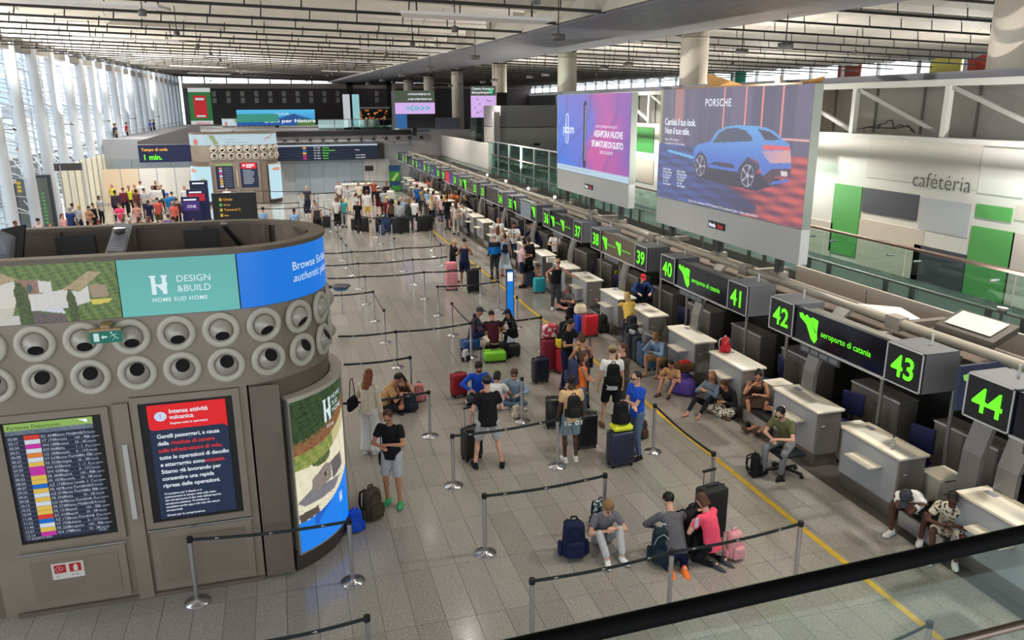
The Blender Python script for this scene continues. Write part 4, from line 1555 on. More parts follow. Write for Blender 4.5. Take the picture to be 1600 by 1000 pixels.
def ink_village(a, b_):
    """hill houses between trees (flat photo print); a,b in 0..1"""
    r = random.Random(int(a * 190) * 977 + int(b_ * 60) * 31).random()
    tr = mixc(lin(52, 74, 34), lin(124, 148, 78), .5 + .35 * noise2(a * 6, b_ * 5) + (r - .5) * .7)
    wall_ = mixc(lin(214, 212, 206), lin(190, 192, 200), r * .4)
    roof = mixc(lin(186, 170, 136), lin(150, 132, 98), r)
    for cx, w_, t_ in ((.232, .052, .70), (.605, .035, .53)):
        if abs(a - cx - (.75 - b_) * .03) < w_ * (1 - .7 * max(0, (b_ - t_ + .12) / .14)) and b_ < t_ + .02:
            return mixc(lin(36, 50, 26), lin(92, 110, 56), r)
    if inpoly(a, b_, [(-.1, .66), (.10, .90), (.22, .78), (.2, .74), (-.1, .60)]):
        return roof
    if inpoly(a, b_, [(.21, .77), (.38, .74), (.38, .52), (.26, .52)]):
        if ((a - .31) / .022) ** 2 + ((b_ - .61) / .075) ** 2 < 1:
            return lin(70, 90, 96)
        return mixc(lin(160, 128, 108), lin(132, 100, 84), r)
    if inpoly(a, b_, [(.55, .55), (.78, .84), (.88, .82), (.70, .52)]):
        return roof
    if inpoly(a, b_, [(-.1, .6), (.2, .76), (.21, .5), (.14, .1), (-.1, -.1)]):
        return mixc(wall_, lin(214, 206, 180), .3) if b_ > .3 else mixc(lin(206, 204, 196), roof, r * .4)
    if inpoly(a, b_, [(.36, .74), (.48, .70), (.48, .52), (.38, .52)]) or inpoly(a, b_, [(.45, .52), (.57, .56), (.69, .50), (.76, .60), (.76, .32), (.60, .24), (.3, .22), (.27, .5)]):
        return wall_
    if inpoly(a, b_, [(.30, .22), (.56, .12), (.57, -.1), (.24, -.1)]):
        return mixc(lin(84, 76, 74), lin(110, 100, 98), r)
    if inpoly(a, b_, [(.3, .50), (.5, .38), (.56, .14), (.3, .24)]):
        return lin(206, 212, 224)
    if inpoly(a, b_, [(.76, .36), (.95, .36), (.9, .28), (.78, .26)]):
        return lin(214, 196, 90)
    if inpoly(a, b_, [(.77, .62), (.9, .60), (.92, .40), (.78, .38)]):
        return lin(160, 140, 120)
    if b_ < .16 and a < .2:
        return lin(200, 198, 190)
    return tr


def ink_hills(a, b_):
    """tall photo print: wooded slope, path, stone house, blue foot"""
    r = random.Random(int(a * 70) * 977 + int(b_ * 160) * 31).random()
    bb = b_ - .16 * a * a            # the curved layout of the design
    if bb < .20 + .02 * a:
        if .22 < a < .5 and ((a - .5) / .35) ** 2 + ((bb - .0) / .2) ** 2 > .9:
            return lin(10, 92, 196)
        return lin(6, 128, 238)
    if bb > .74:
        return mixc(lin(20, 34, 22), lin(62, 92, 48), r * .9 + .2 * noise2(a * 4, b_ * 9))
    if bb > .655 - .02 * a:
        return mixc(lin(112, 66, 42), lin(150, 110, 70), r) if bb < .72 - .0 * a or r > .6 else lin(52, 70, 36)
    if bb > .55:
        return mixc(lin(96, 124, 50), lin(170, 170, 92), r * .8 + .3 * noise2(a * 3, b_ * 12)) if a < .62 else lin(196, 186, 140)
    if ((a - .38) / .17) ** 2 + ((b_ - .58) / .055) ** 2 < 1:
        return mixc(lin(50, 64, 34), lin(104, 120, 70), r)
    if inpoly(a, b_, [(.22, .46), (.45, .52), (.55, .50), (.55, .40), (.2, .36)]):
        if abs(a - .43) < .015 and abs(b_ - .45) < .018:
            return lin(30, 26, 26)
        return mixc(lin(150, 140, 130), lin(116, 108, 104), r)
    if inpoly(a, b_, [(.55, .51), (.8, .52), (.84, .42), (.58, .38)]):
        return mixc(lin(110, 102, 104), lin(90, 84, 88), r)
    if inpoly(a, b_, [(.0, .34), (.2, .40), (.55, .38), (.75, .37), (.6, .31), (.1, .30)]):
        return mixc(lin(132, 128, 136), lin(112, 108, 118), r)
    if inpoly(a, b_, [(.0, .26), (.28, .27), (.3, .22), (.02, .2)]):
        return lin(84, 74, 64)
    if bb < .30 and r > .9:
        return lin(190, 184, 150)
    return mixc(lin(238, 232, 204), lin(214, 204, 172), r * .6 + .3 * noise2(a * 3, b_ * 6))


def ink_oil(a, b_):
    """pale blue juice-and-herb print"""
    c = lin(196, 222, 232)
    if ((a - .15) / .03) ** 2 + ((b_ - .3) / .3) ** 2 < 1:
        return lin(226, 130, 110)
    if inpoly(a, b_, [(.28, .95), (.33, .9), (.37, .1), (.33, .05)]):
        return lin(150, 168, 110)
    if inpoly(a, b_, [(.75, .4), (.9, .95), (.86, .9), (.84, .6)]):
        return lin(196, 130, 80)
    return c


def ink_herb(a, b_):
    c = lin(190, 226, 240)
    if ((a - .3) / .2) ** 2 + ((b_ - .88) / .05) ** 2 < 1:
        return lin(222, 150, 120)
    if ((a - .72) / .12) ** 2 + ((b_ - .55) / .12) ** 2 < 1:
        return lin(168, 184, 110)
    return c


def kiosk(label, detailed):
    t = thing('round_kiosk', label, 'kiosk', (0, 0, 0), 0, 'round information kiosks')
    wallstrip(MB(), 0, TOT - .0001, 2.92, 3.98, -.12, 0, 72).build('drum', ksteel, t)
    wallstrip(MB(), 0, TOT - .0001, 3.98, 4.70, -.10, -.02, 72).build('upper_drum', ksteel_d, t)
    wallstrip(MB(), 0, TOT - .0001, 4.70, 4.76, -.16, .05, 72).build('rim', rim_m, t)
    wallstrip(MB(), front(-.66), TOT - .0001, 0, 2.92, -.14, -.02, 60).build('lower_shell', ksteel_d, t)
    # interior top deck and ribs
    n = 40
    pl = [(*kpos(TOT * i / n, -.11)[:2], 3.0) for i in range(n)]
    MB().poly(pl, (0, 0, .05)).build('inner_deck', mat('inner_brown', lin(60, 50, 44), .8), t)
    for i in range(14):
        x, y, nx, ny = kpos(TOT * (i + .3) / 14, -.13)
        MB().obox((x, y, 3.9), (nx * .03, ny * .03, 0), (-ny * .04, nx * .04, 0), (0, 0, .8)).build('rib', mat('rib_brown', lin(92, 80, 70), .7), t)
    # fascia prints
    for s0, s1 in ((0, front(-2.055)), (front(-2.045), front(-.665)), (front(-.655), front(-.655) + 2.9)):
        wallstrip(MB(), s0, s1, 3.97, 4.70, -.02, .02, 24).build('fascia_case', black, t)
    if detailed:
        mp = kmap(.024)
        picture('village_print', 170, 66, lambda a, b_: mp(a, b_), ink_village, ink_fas, t, front(-3.45), front(-2.055), 3.975, 4.695)
        picture('teal_print', 12, 4, lambda a, b_: mp(a, b_), lambda a, b_: mixc(lin(104, 190, 184), lin(96, 178, 172), b_), ink_fas, t, front(-2.045), front(-.67), 3.975, 4.695)
        picture('blue_print', 40, 4, lambda a, b_: mp(a, b_), lambda a, b_: lin(0, 122, 230), ink_fas, t, front(-.655), front(-.655) + 2.9, 3.975, 4.695)
        m3 = kmap(.030)
        hs = [(0, 1.0), (.42, 1.0), (.40, .93), (.34, .86), (.34, .52), (.8, .3), (.8, .86), (.74, .93), (.72, 1.0), (1.14, 1.0), (1.1, .93), (1.02, .86), (1.02, 0), (.8, .0), (.8, .12), (.36, .46), (.36, 0), (.12, 0), (.12, .86), (.04, .93)]
        wl = mat('print_white', lin(222, 240, 244), .4, emit=.85)
        hx = front(-1.70)
        for pg in ([(0, 1), (.42, 1), (.33, .86), (.36, .5), (.36, 0), (.1, 0), (.1, .86)], [(.66, 1), (1.08, 1), (.98, .86), (.98, 0), (.72, 0), (.74, .2), (.74, .86)], [(.12, .58), (.5, .52), (1.05, .60), (.9, .2), (.74, .12), (.5, .38), (.36, .48)]):
            MB().poly([m3(hx + x * .20, 4.24 + z * .24) for x, z in pg], (0, .002, 0)).build('h_logo', wl, t)
        lettering(m3, [('DESIGN', hx + .31, 4.385, .085), ('&BUILD', hx + .31, 4.26, .085), ('HOME SUD HOME', hx + .01, 4.145, .052, dict(bold=.002, spacing=1.13))], wl, t)
        lettering(m3, [('Browse Sicilian', front(-.655) + .74, 4.37, .115), ], wl, t)
        lettering(m3, [('authentic places', front(-.655) + .74, 4.21, .115, dict(shear=.3, bold=-.001))], wl, t)
    else:
        mp = kmap(.024)
        picture('blue_print', 110, 20, lambda a, b_: mp(a, b_), ink_oil, print_mat('pale_ink', .8), t, -2.1, front(-.655) + 1.9, 3.975, 4.695)
        m3 = kmap(.03)
        lettering(m3, [('LA PRIMA', .95, 4.28, .11), ('NON SI SCORDA MAI', .95, 4.10, .11)], mat('grey_ink', lin(120, 150, 160), .5), t)
    # nozzles
    for row, z in ((0, 3.72), (1, 3.24)):
        i = 0
        s = front(-3.60) + (0 if row == 0 else .02)
        while s < front(-.93) + 2.9:
            x, y, nx, ny = kpos(s, 0)
            ring, ball, hole = NZ[row]
            o_ = link_mesh('nozzle', ring, t, (x, y, z), math.atan2(nx, -ny))
            # facing outwards
            o_.rotation_euler = (0, 0, math.atan2(nx, -ny))
            link_mesh('nozzle_ball', ball, o_)
            link_mesh('nozzle_mouth', hole, o_)
            s += .535
    # lower cabinets
    mb = MB()
    mb.box(-3.95, -.69, KYF + .02, KYF + .1, 0, 2.92)
    mb.build('cabinet_wall', ksteel, t)
    screen_frame(t, -3.60, -2.47, 1.06, 2.74, KYF)
    screen_frame(t, -2.03, -.88, 1.12, 2.82, KYF)
    (dep_screen if detailed else simple_dep)(t, -3.60, -2.47, 1.06, 2.74, KYF)
    (alert_screen if detailed else simple_alert)(t, -2.03, -.88, 1.12, 2.82, KYF)
    for (x0, x1, z0, z1) in ((-3.66, -2.42, .1, .88), (-2.10, -.80, .1, .98)):
        d = MB().box(x0, x1, KYF - .02, KYF + .02, z0, z1).build('access_door', ksteel, t)
        MB().box(x0 + .1, x1 - .1, KYF - .028, KYF - .02, z0 + .1, z1 - .1).build('door_panel', mat('door_panel_steel', lin(144, 131, 118), .42, .35, noise=.06, nscale=2), d)
        MB().box(x0 - .02, x1 + .02, KYF - .024, KYF, z1 + .01, z1 + .03).build('trim_line', chrome, d)
    MB().box(-2.33, -2.14, KYF - .04, KYF + .02, .02, 2.85).build('centre_post', ksteel, t)
    MB().box(-2.265, -2.205, KYF - .075, KYF - .04, 1.24, 2.30).build('white_batten', mat('batten', lin(196, 194, 188), .5), t)
    MB().box(-3.8, -.7, KYF - .03, KYF + .02, 0, .06).build('base_line', ksteel_d, t)
    MB().box(-.66, -.28, KYF - .005, KYF + .03, .05, 2.9).build('side_panel', ksteel_d, t)
    # curved poster
    s0 = front(-.23) - .0
    s1 = s0 + 2.3
    case = wallstrip(MB(), s0, s1, .26, 2.62, .03, .15, 30).build('poster_case', mat('case_steel', lin(168, 162, 152), .4, .3), t)
    wallstrip(MB(), s0, s1, 2.6, 2.66, -.0, .17, 30).build('case_rim', noz_m, case)
    wallstrip(MB(), s0 - .03, s1, 0, .3, -.05, .10, 30).build('poster_plinth', mat('plinth_brown', lin(64, 56, 50), .5), t)
    mp = kmap(.154)
    picture('poster_print', 90, 160, lambda a, b_: mp(a, b_), ink_hills if detailed else ink_herb, print_mat('poster_ink', .95), t, s0 + .02, s0 + 1.15 if detailed else s1 - .02, .29, 2.59)
    if detailed:
        m3 = kmap(.16)
        wl = mat('print_white')
        hx = s0 + .52
        for (hx, z0, sc_) in ((s0 + .55, 2.10, .34), (s0 + .80, .70, .16)):
            for pg in ([(0, 1), (.42, 1), (.33, .86), (.36, .5), (.36, 0), (.1, 0), (.1, .86)], [(.66, 1), (1.08, 1), (.98, .86), (.98, 0), (.72, 0), (.74, .2), (.74, .86)], [(.12, .58), (.5, .52), (1.05, .60), (.9, .2), (.74, .12), (.5, .38), (.36, .48)]):
                MB().poly([m3(hx + x * .5 * sc_, z0 + z * sc_) for x, z in pg], (.002, .0, 0)).build('h_logo', wl, t)
        lettering(m3, [('HOME', s0 + .76, 2.38, .07), ('SUD', s0 + .76, 2.28, .07), ('HOME', s0 + .76, 2.18, .07), ('Group', s0 + .60, 2.0, .05)], wl, t)
    else:
        # mirrored herb poster on the left end
        s3 = TOT - 2.0
        wallstrip(MB(), s3, s3 + 1.9, .26, 2.62, .03, .15, 20).build('poster_case', mat('case_steel'), t)
        picture('poster_print', 30, 40, lambda a, b_: mp(a, b_), ink_herb, print_mat('poster_ink', .95), t, s3 + .03, s3 + 1.88, .29, 2.59)
    return t


def simple_dep(t, x0, x1, z0, z1, y):
    p = MB().box(x0, x1, y - .008, y, z0, z1).build('departures_screen', mat('scr_navy', lin(34, 42, 66), .4, emit=.75), t)
    MB().box(x0, x1, y - .012, y - .008, z1 - .12, z1).build('title_bar', mat('scr_olive', lin(150, 190, 96), .4, emit=.75), p)
    cc = [(222, 150, 160), (216, 226, 236), (206, 44, 170), (216, 226, 236), (232, 150, 120), (232, 196, 84), (232, 196, 84), (216, 226, 236)]
    for i, c_ in enumerate(cc):
        MB().box(x0 + .22, x0 + .42, y - .012, y - .008, z1 - .35 - i * .17, z1 - .22 - i * .17).build('airline_chip', mat('sc%d' % i, lin(*c_), .4, emit=.75), p)
        for q in range(2):
            MB().box(x0 + .5, x1 - .1, y - .012, y - .008, z1 - .30 - i * .17 + q * .07 - .03, z1 - .28 - i * .17 + q * .07 - .03).build('text_line', mat('scr_line', lin(120, 130, 150), .4, emit=.75), p)


def simple_alert(t, x0, x1, z0, z1, y):
    p = MB().box(x0, x1, y - .008, y, z0, z1).build('notice_screen', mat('scr_navy2', lin(32, 46, 76), .4, emit=.75), t)
    MB().box(x0 + .08, x1 - .08, y - .012, y - .008, z1 - .42, z1 - .02).build('red_header', mat('scr_red', lin(226, 30, 36), .4, emit=.85), p)
    MB().cyl((x0 + .26, y - .02, z1 - .2), (x0 + .26, y - .012, z1 - .2), .08).build('warning_disc', white_led, p)
    rg = random.Random(2)
    for i in range(3):
        MB().box(x0 + .4, x0 + rg.uniform(.75, .95), y - .02, y - .012, z1 - .17 - i * .09, z1 - .12 - i * .09).build('text_line', white_led, p)
    for i in range(9):
        MB().box(x0 + .18, x0 + rg.uniform(.7, .95), y - .02, y - .008, z1 - .55 - i * .11, z1 - .51 - i * .11).build('text_line', mat('scr_ink', lin(206, 214, 226), .4, emit=.7), p)


k1 = kiosk('nearest round steel kiosk with teal and blue fascia, ball nozzles and two screens', True)
# fire notice plate on the left access door
t = tag(MB().box(-3.32, -2.94, KYF - .036, KYF - .030, .50, .73).build('fire_notice', mat('notice_white', lin(222, 218, 212), .5)), 'small white plate with red hose and extinguisher symbols on the kiosk door', 'sign')
mq = lambda a, b_, d=.040: Vector((-3.32 + a, KYF - d, .5 + b_))
for x in (.03, .21):
    MB().add([mq(x, .09), mq(x + .14, .09), mq(x + .14, .21), mq(x, .21)], [(0, 1, 2, 3)]).build('red_symbol', mat('fire_red', lin(190, 36, 40), .5), t)
sp_ = [mq(.10 + .012 * q * .45 * math.cos(q), .15 + .010 * q * .45 * math.sin(q), .043) for q in [i * .5 for i in range(22)]]
MB().tube(sp_, .0035, 4).build('hose_symbol', mat('notice_white'), t)
MB().poly([mq(.26, .10, .042), mq(.31, .10, .042), mq(.31, .17, .042), mq(.295, .195, .042), mq(.275, .195, .042), mq(.26, .17, .042)], (0, .001, 0)).build('extinguisher_symbol', mat('notice_white'), t)
lettering(lambda a, b_: mq(a, b_, .042), [('N.', .05, .03, .025), ('N. 15', .23, .035, .025)], mat('ink_black', lin(30, 30, 30), .5), t)
# exit sign
ex, ez = ony(165, 519, KYF - .22)
t = thing('exit_sign', 'green emergency exit sign with running figure hanging before the nozzles', 'sign', (ex, KYF - .22, ez))
MB().box(-.17, .17, -.02, .05, -.075, .075).build('sign_plate', mat('exit_green', lin(20, 138, 118), .5, emit=.45), t)
MB().box(-.18, .18, -.03, .06, .075, .10).build('sign_cap', mat('exit_cap', lin(170, 140, 104), .5), t)
MB().box(-.05, .05, .0, .2, .10, .14).build('sign_bracket', mat('exit_cap'), t)
ewm = mat('exit_white', lin(215, 240, 235), .5, emit=.7)
MB().box(-.13, -.07, -.024, -.02, -.05, .05).build('door_symbol', ewm, t)
MB().poly([(-.05, -.024, 0), (-.02, -.024, .025), (-.02, -.024, .01), (.02, -.024, .01), (.02, -.024, -.01), (-.02, -.024, -.01), (-.02, -.024, -.025)], (0, .003, 0)).build('arrow_symbol', ewm, t)
mb = MB()
for a_, b_ in (((.08, .03), (.11, -.005)), ((.11, -.005), (.08, -.045)), ((.11, -.005), (.145, -.03)), ((.08, .02), (.055, .0)), ((.085, .025), (.13, .03))):
    mb.bar((a_[0], -.023, a_[1]), (b_[0], -.023, b_[1]), .004, .014, upv=(0, 1, 0))
mb.ball((.07, -.024, .05), (.011, .003, .011))
mb.build('running_figure', ewm, t)

# things lying open on top of kiosk 1
def slab_px(name, pts, thick, m, lab, cat, inner=None):
    P = [Vector((ony(u, v, z)[0], z, ony(u, v, z)[1])) for (u, v, z) in pts]
    nrm = (P[1] - P[0]).cross(P[2] - P[0]).normalized()
    t = thing(name, lab, cat, tuple(P[0]))
    L = [p - P[0] for p in P]
    MB().poly(L, nrm * thick).build('case', m, t)
    if inner:
        c = sum(L, Vector()) / len(L)
        f = -.012 if nrm.dot(Vector((0, -1, .3))) < 0 else thick + .006
        Q = [c + (l - c) * .80 + nrm * f for l in L]
        MB().poly(Q, nrm * .006).build('louvre_panel', inner, t)
        nb = 14
        for i in range(nb):
            a = (i + .5) / nb
            p0, p1 = Q[0].lerp(Q[3], a), Q[1].lerp(Q[2], a)
            s_ = -1 if f < 0 else 1
            MB().bar(p0 + nrm * s_ * .008, p1 + nrm * s_ * .008, .012, .012).build('louvre', mat('louvre_grey', lin(120, 122, 132), .45), t)
    return t


lv = mat('louvre_back', lin(170, 172, 182), .5)
dark_c = mat('case_black', lin(24, 24, 28), .5)
slab_px('floodlight', [(165, 396, 12.0), (196, 398, 12.0), (210, 347, 12.5), (182, 346, 12.5)], .06, mat('flood_grey', lin(120, 120, 124), .5), 'long grey louvred floodlight leaning up inside the kiosk top', 'lamp', lv)
slab_px('floodlight', [(0, 418, 11.6), (22, 408, 11.6), (26, 362, 11.8), (2, 352, 11.8)], .06, mat('flood_grey'), 'grey louvred floodlight at the left edge of the kiosk top', 'lamp', lv)
slab_px('black_panel', [(24, 410, 11.9), (38, 404, 11.9), (43, 344, 12.1), (6, 351, 12.1)], .05, dark_c, 'upright black panel behind the left floodlight on the kiosk', 'panel')
slab_px('display_back', [(97, 402, 12.3), (157, 396, 12.3), (150, 360, 12.4), (90, 366, 12.4)], .14, dark_c, 'black back of a display inside the kiosk top, left', 'display')
slab_px('display_back', [(294, 392, 12.3), (347, 388, 12.3), (343, 355, 12.4), (289, 357, 12.4)], .14, dark_c, 'black back of a display inside the kiosk top, right', 'display')
P0, P1 = Vector((*G(386, 386, 4.5), 4.5)), Vector((*G(351, 344, 4.95), 4.95))
t = thing('leaning_strut', 'brown metal strut leaning inside the kiosk top', 'strut', tuple(P0))
MB().bar((0, 0, 0), P1 - P0, .11, .04).build('strut_bar', mat('strut_brown', lin(116, 106, 98), .5, .3), t)
MB().bar((0, 0, -.03), P1 - P0 + Vector((0, 0, -.03)), .05, .05).build('strut_core', dark_c, t)

# farther kiosks
k2 = kiosk('middle distant round kiosk with pale blue herb posters and fascia', False)
k2.location = (-.75, 57 - KYF, .0)
k3 = dup(k2, (-.9, 94 - KYF, .45), 0, 'farthest small round kiosk, only its pale fascia and nozzles showing above the middle one')

# ================================================================== SIGNS AND SCREENS FURTHER BACK
t = thing('departures_board', 'long dark departures board with coloured airline chips on the far mezzanine wall', 'board', (-.3, wy - .35, 2.55))
MB().box(0, 7.9, 0, .28, 0, 1.15).build('case', black, t)
mp = lambda a, b_: Vector((.1 + a, -.02, b_))
MB().box(.1, 7.4, -.012, 0, 1.02, 1.13).build('header_bar', mat('scr_pale', lin(196, 212, 226), .4, emit=.75), t)
for i in range(5):
    z = .83 - i * .195
    MB().box(.1, 7.4, -.012, 0, z, z + .15).build('row_field', mat('row_navy', lin(28, 44, 74), .4, emit=.6), t)
    c_ = [(240, 170, 90), (40, 120, 210), (236, 200, 90), (206, 44, 140), (206, 44, 140)][i]
    MB().box(1.85, 2.1, -.016, 0, z + .01, z + .14).build('airline_chip', mat('bd%d' % i, lin(*c_), .4, emit=.8), t)
    lettering(mp, [('FR %d' % (1520 + i * 37), 2.55, z + .03, .1)], white_led, t)
    lettering(mp, [(('Palermo', 'Roma Fiumicino', 'Bologna', 'Napoli', 'Torino')[i], 3.2, z + .03, .1)], green_led, t)
    if i in (1, 3, 4):
        lettering(mp, [('ritardo 08:40' if i > 1 else 'chiuso', 5.6, z + .03, .1)], white_led, t)
t = thing('queue_time_display', 'dark blue display reading queue time 1 min. left of the middle kiosk', 'screen', (-9.6, 61.0, 2.72))
MB().box(0, 3.9, 0, .3, 0, 1.18).build('case', mat('navy_case', lin(30, 40, 92), .4, emit=.5), t)
lettering(lambda a, b_: Vector((.15 + a, -.02, b_)), [('1 min.', .1, .18, .36, dict(bold=.03))], green_led, t)
lettering(lambda a, b_: Vector((.15 + a, -.02, b_)), [('Tempo di coda', .05, .78, .2, dict(bold=.015))], mat('amber_led', lin(250, 180, 60), .5, emit=1), t)
MB().poly([(0, .1, 1.25), (.0, .1, 1.45), (4.2, .1, 2.6), (4.2, .1, 1.2)], (0, .15, 0)).build('sloping_gable', mat('gable_grey', lin(92, 90, 92), .6), t)
MB().box(.1, 3.9, .05, .25, -.02, .0).build('soffit', steel, t)


def ledcube(lab, x0, x1, y, z0, z1, side):
    t = thing('map_screen', lab, 'screen', (x0, y, z0))
    W, H = x1 - x0, z1 - z0
    MB().box(0, W, 0, side, 0, H).build('case', black, t)
    MB().box(W * .45, W * .55, side * .3, side * .3 + .12, (4.26 if y > 55 else 2.7) - z0, 0).build('stand', black, t)
    pk = mat('pink_led', lin(222, 186, 246), .5, emit=.85)
    og = mat('olive_led', lin(98, 112, 92), .5, emit=.5)
    MB().box(-.02, W, -.03, -.005, H * .38, H * .68).build('pink_field', pk, t)
    MB().box(-.02, W, -.03, -.005, H * .69, H).build('title_field', og, t)
    return t, W, H


t, W, H = ledcube('far screen cube with pink field and teal arrows, left of the tall column', 8.35, 11.3, 60, 4.85, 7.55, 2)
mb = MB()
for i in range(3):
    x = .42 + i * .13
    pts = [(x, .58), (x + .1, .53), (x, .48)]
    mb.tube([(W * q[0] + .25, -.05, H * q[1]) for q in pts], .04, 5)
mb.tube([(W * q[0] + .1, -.05, H * q[1]) for q in ((.25, .55), (.38, .55), (.38, .60), (.48, .53), (.38, .46), (.38, .51), (.25, .51), (.25, .55))], .03, 5)
mb.build('arrow_symbol', mat('teal_led', lin(40, 190, 190), .5, emit=.9), t)
lettering(lambda a, b_: Vector((a, -.05, b_)), [('A POCHI PASSI DA TE', W * .32, H * .88, .125, dict(bold=.01)), ('A FEW STEPS FROM YOU', W * .32, H * .75, .115, dict(bold=.01))], white_led, t)
MB().box(-.02, W * .28, -.04, -.005, 0, H * .37).build('picture_field', mat('sea_led', lin(60, 120, 190), .5, emit=.6), t)
t, W, H = ledcube('nearer pink map screen with green emblem, right of the tall column', 11.75, 13.35, 50, 5.75, 7.65, .15)
MB().box(-.02, W, -.035, -.005, -.02, H * .69).build('pink_field', mat('pink_led'), t)
lettering(lambda a, b_: Vector((a, -.05, b_)), [('Catania Airport is', .04, H * .88, .14, dict(bold=.008)), ('#enjoyshopping', .04, H * .76, .14, dict(bold=.008))], white_led, t)
MB().poly([(W * .68 + x * .3, -.05, H * .74 + z * .3) for x, z in EMB], (0, .01, 0)).build('emblem', mat('teal_led2', lin(40, 220, 150), .5, emit=.9), t)
rg = random.Random(4)
for i in range(12):
    x, z = rg.uniform(.1, W - .3), rg.uniform(.15, H * .6)
    MB().box(x, x + .12, -.045, -.035, z, z + .06).build('map_mark', mat('mark_pink', lin(190, 130, 190), .5, emit=.6), t)
MB().box(-.05, W, .1, .2, -1.2, -.0).build('glass_skirt', gg, t)
# vertical red can advert and blue volcano advert on the far wall
t = thing('can_advert', 'upright green advert with red drink can on the dark far wall at left', 'poster', (-10.9, 112, 3.9))
t.scale = (1, 1, .73)
MB().box(0, 2.7, 0, .3, 0, 6.7).build('board', mat('ad_green', lin(58, 132, 74), .5, emit=.6), t)
MB().box(.0, 2.7, -.03, 0, 6.0, 6.7).build('title_band', mat('ad_white', lin(222, 228, 226), .5, emit=.7), t)
MB().box(.0, 2.7, -.03, 0, 0, 1.1).build('foot_band', mat('ad_white'), t)
MB().box(.55, 2.1, -.05, 0, 1.6, 5.4).build('can_picture', mat('ad_red', lin(206, 44, 52), .5, emit=.7), t)
MB().box(.8, 1.85, -.07, -.05, 1.75, 2.05).build('can_band', mat('ad_white'), t)
MB().box(.8, 1.85, -.07, -.05, 4.6, 5.0).build('can_band', mat('ad_white'), t)
lettering(lambda a, b_: Vector((a, -.06, b_)), [('PERONI', .6, .5, .35, dict(bold=.02))], mat('ad_pink', lin(230, 110, 140), .5, emit=.7), t)
t = thing('volcano_advert', 'wide blue advert with a volcano and Natura lettering behind the upper deck', 'poster', (-4.2, 90, 4.5))
t.scale = (1, 1, .6)


def ink_v(a, b_):
    if b_ < .3 + .08 * math.sin(a * 9):
        return lin(90, 130, 60) if a > .75 else lin(20, 90, 170)
    if b_ < .75 - 1.6 * abs(a - .72) and b_ < .72:
        return lin(36, 84, 150)
    return mixc(lin(30, 120, 220), lin(90, 200, 245), b_)


picture('volcano_print', 60, 20, lambda a, b_: (a * 8.0, -.02, b_ * 2.7), ink_v, print_mat('volcano_ink', .85), t)
MB().box(-.05, 8.05, 0, .25, -.05, 2.75).build('frame', black, t)
MB().box(3.8, 4.2, .05, .25, -.34, -.05).build('stand', black, t)
lettering(lambda a, b_: Vector((a, -.05, b_)), [('Doni per Natura', 2.7, .5, .56, dict(bold=.03)), ('SICILIA', 3.8, 1.8, .35)], white_led, t)
MB().box(.0, 4.2, -.3, .0, .6, 2.0).build('teal_case', mat('teal_case', lin(80, 190, 165), .5, emit=.5), t)


def totem(name, label, u, v, w_, h, m, kids=None, dep=.12, z0=0., uv3=None):
    x, y = G(u, v)
    t = thing(name, label, 'totem', (x, y, 0))
    MB().box(-w_ / 2, w_ / 2, 0, dep, z0, h).build('board', m, t)
    MB().box(-w_ / 2 - .03, w_ / 2 + .03, -.1, dep + .1, 0, .05).build('foot', black, t)
    return t


dk = mat('totem_dark', lin(30, 32, 34), .35)
x, y = G(372, 372)
t = thing('wayfinding_totem', 'black wayfinding screen with yellow and green rows behind the kiosk rim', 'totem', (-2.55, 43.5, 0))
MB().box(-1.1, 1.1, 0, .2, 0, 2.15).build('board', dk, t)
for i, c_ in enumerate(((220, 190, 60), (90, 190, 90), (220, 190, 60), (220, 200, 80))):
    MB().box(-.75, -.62, -.02, 0, 1.75 - i * .27, 1.9 - i * .27).build('row_chip', mat('wc%d' % c_[0], lin(*c_), .5, emit=.7), t)
lettering(lambda a, b_: Vector((-.55 + a, -.02, b_)), [('Uscita', 0, 1.77, .13), ('Arrivi', 0, 1.5, .1), ('Terminal C', 0, 1.23, .13), ('Bus', 0, .96, .1)], mat('amber_led'), t)
t = thing('wayfinding_totem', 'tall dark wayfinding totem with yellow and green rows at the left edge', 'totem', (-13.6, 46.5, 0))
MB().box(0, 1.9, 0, .2, 0, 3.1).build('board', mat('totem_frame_blue', lin(52, 66, 78), .4), t)
MB().box(.25, 1.75, -.03, 0, .1, 2.95).build('screen', mat('totem_grey', lin(104, 108, 104), .3), t)
for i in range(3):
    MB().box(.32, .5, -.04, -.03, 2.65 - i * .2, 2.78 - i * .2).build('row_chip', mat('wc220'), t)
for i in range(9):
    MB().box(1.4, 1.52, -.04, -.03, 2.1 - i * .19, 2.2 - i * .19).build('row_chip', mat('wc90'), t)
    MB().box(.7, 1.35, -.04, -.03, 2.13 - i * .19, 2.15 - i * .19).build('text_line', mat('pale_line', lin(170, 176, 170), .5), t)
for (u, v, w_, h, c_, lab, txt) in ((304, 352, .95, 1.75, (52, 50, 110), 'blue-violet fare banner with lettering ONE, nearest of three by the queue', 'ONE'), (313, 346, 1.0, 2.0, (44, 50, 104), 'navy fare banner with red band, middle of three by the queue', ''), (318, 338, 1.0, 2.3, (40, 48, 96), 'dark navy fare banner, farthest of three by the queue', '')):
    t = totem('fare_banner', lab, u, v, w_, h, mat('banner%d' % c_[2], lin(*c_), .5, emit=.3), dep=.06)
    if txt:
        MB().box(-.42, .42, -.02, 0, 1.0, 1.5).build('violet_field', mat('violet_led', lin(86, 62, 150), .5, emit=.5), t)
        lettering(lambda a, b_: Vector((a, -.03, b_)), [(txt, -.2, 1.15, .16)], white_led, t)
    if 'red' in lab:
        MB().box(-.42, .45, -.02, 0, 1.35, 1.75).build('red_field', mat('red_led', lin(214, 40, 62), .5, emit=.7), t)
    MB().box(-.35, .3, -.02, 0, h - .2, h - .12).build('title_line', white_led, t)
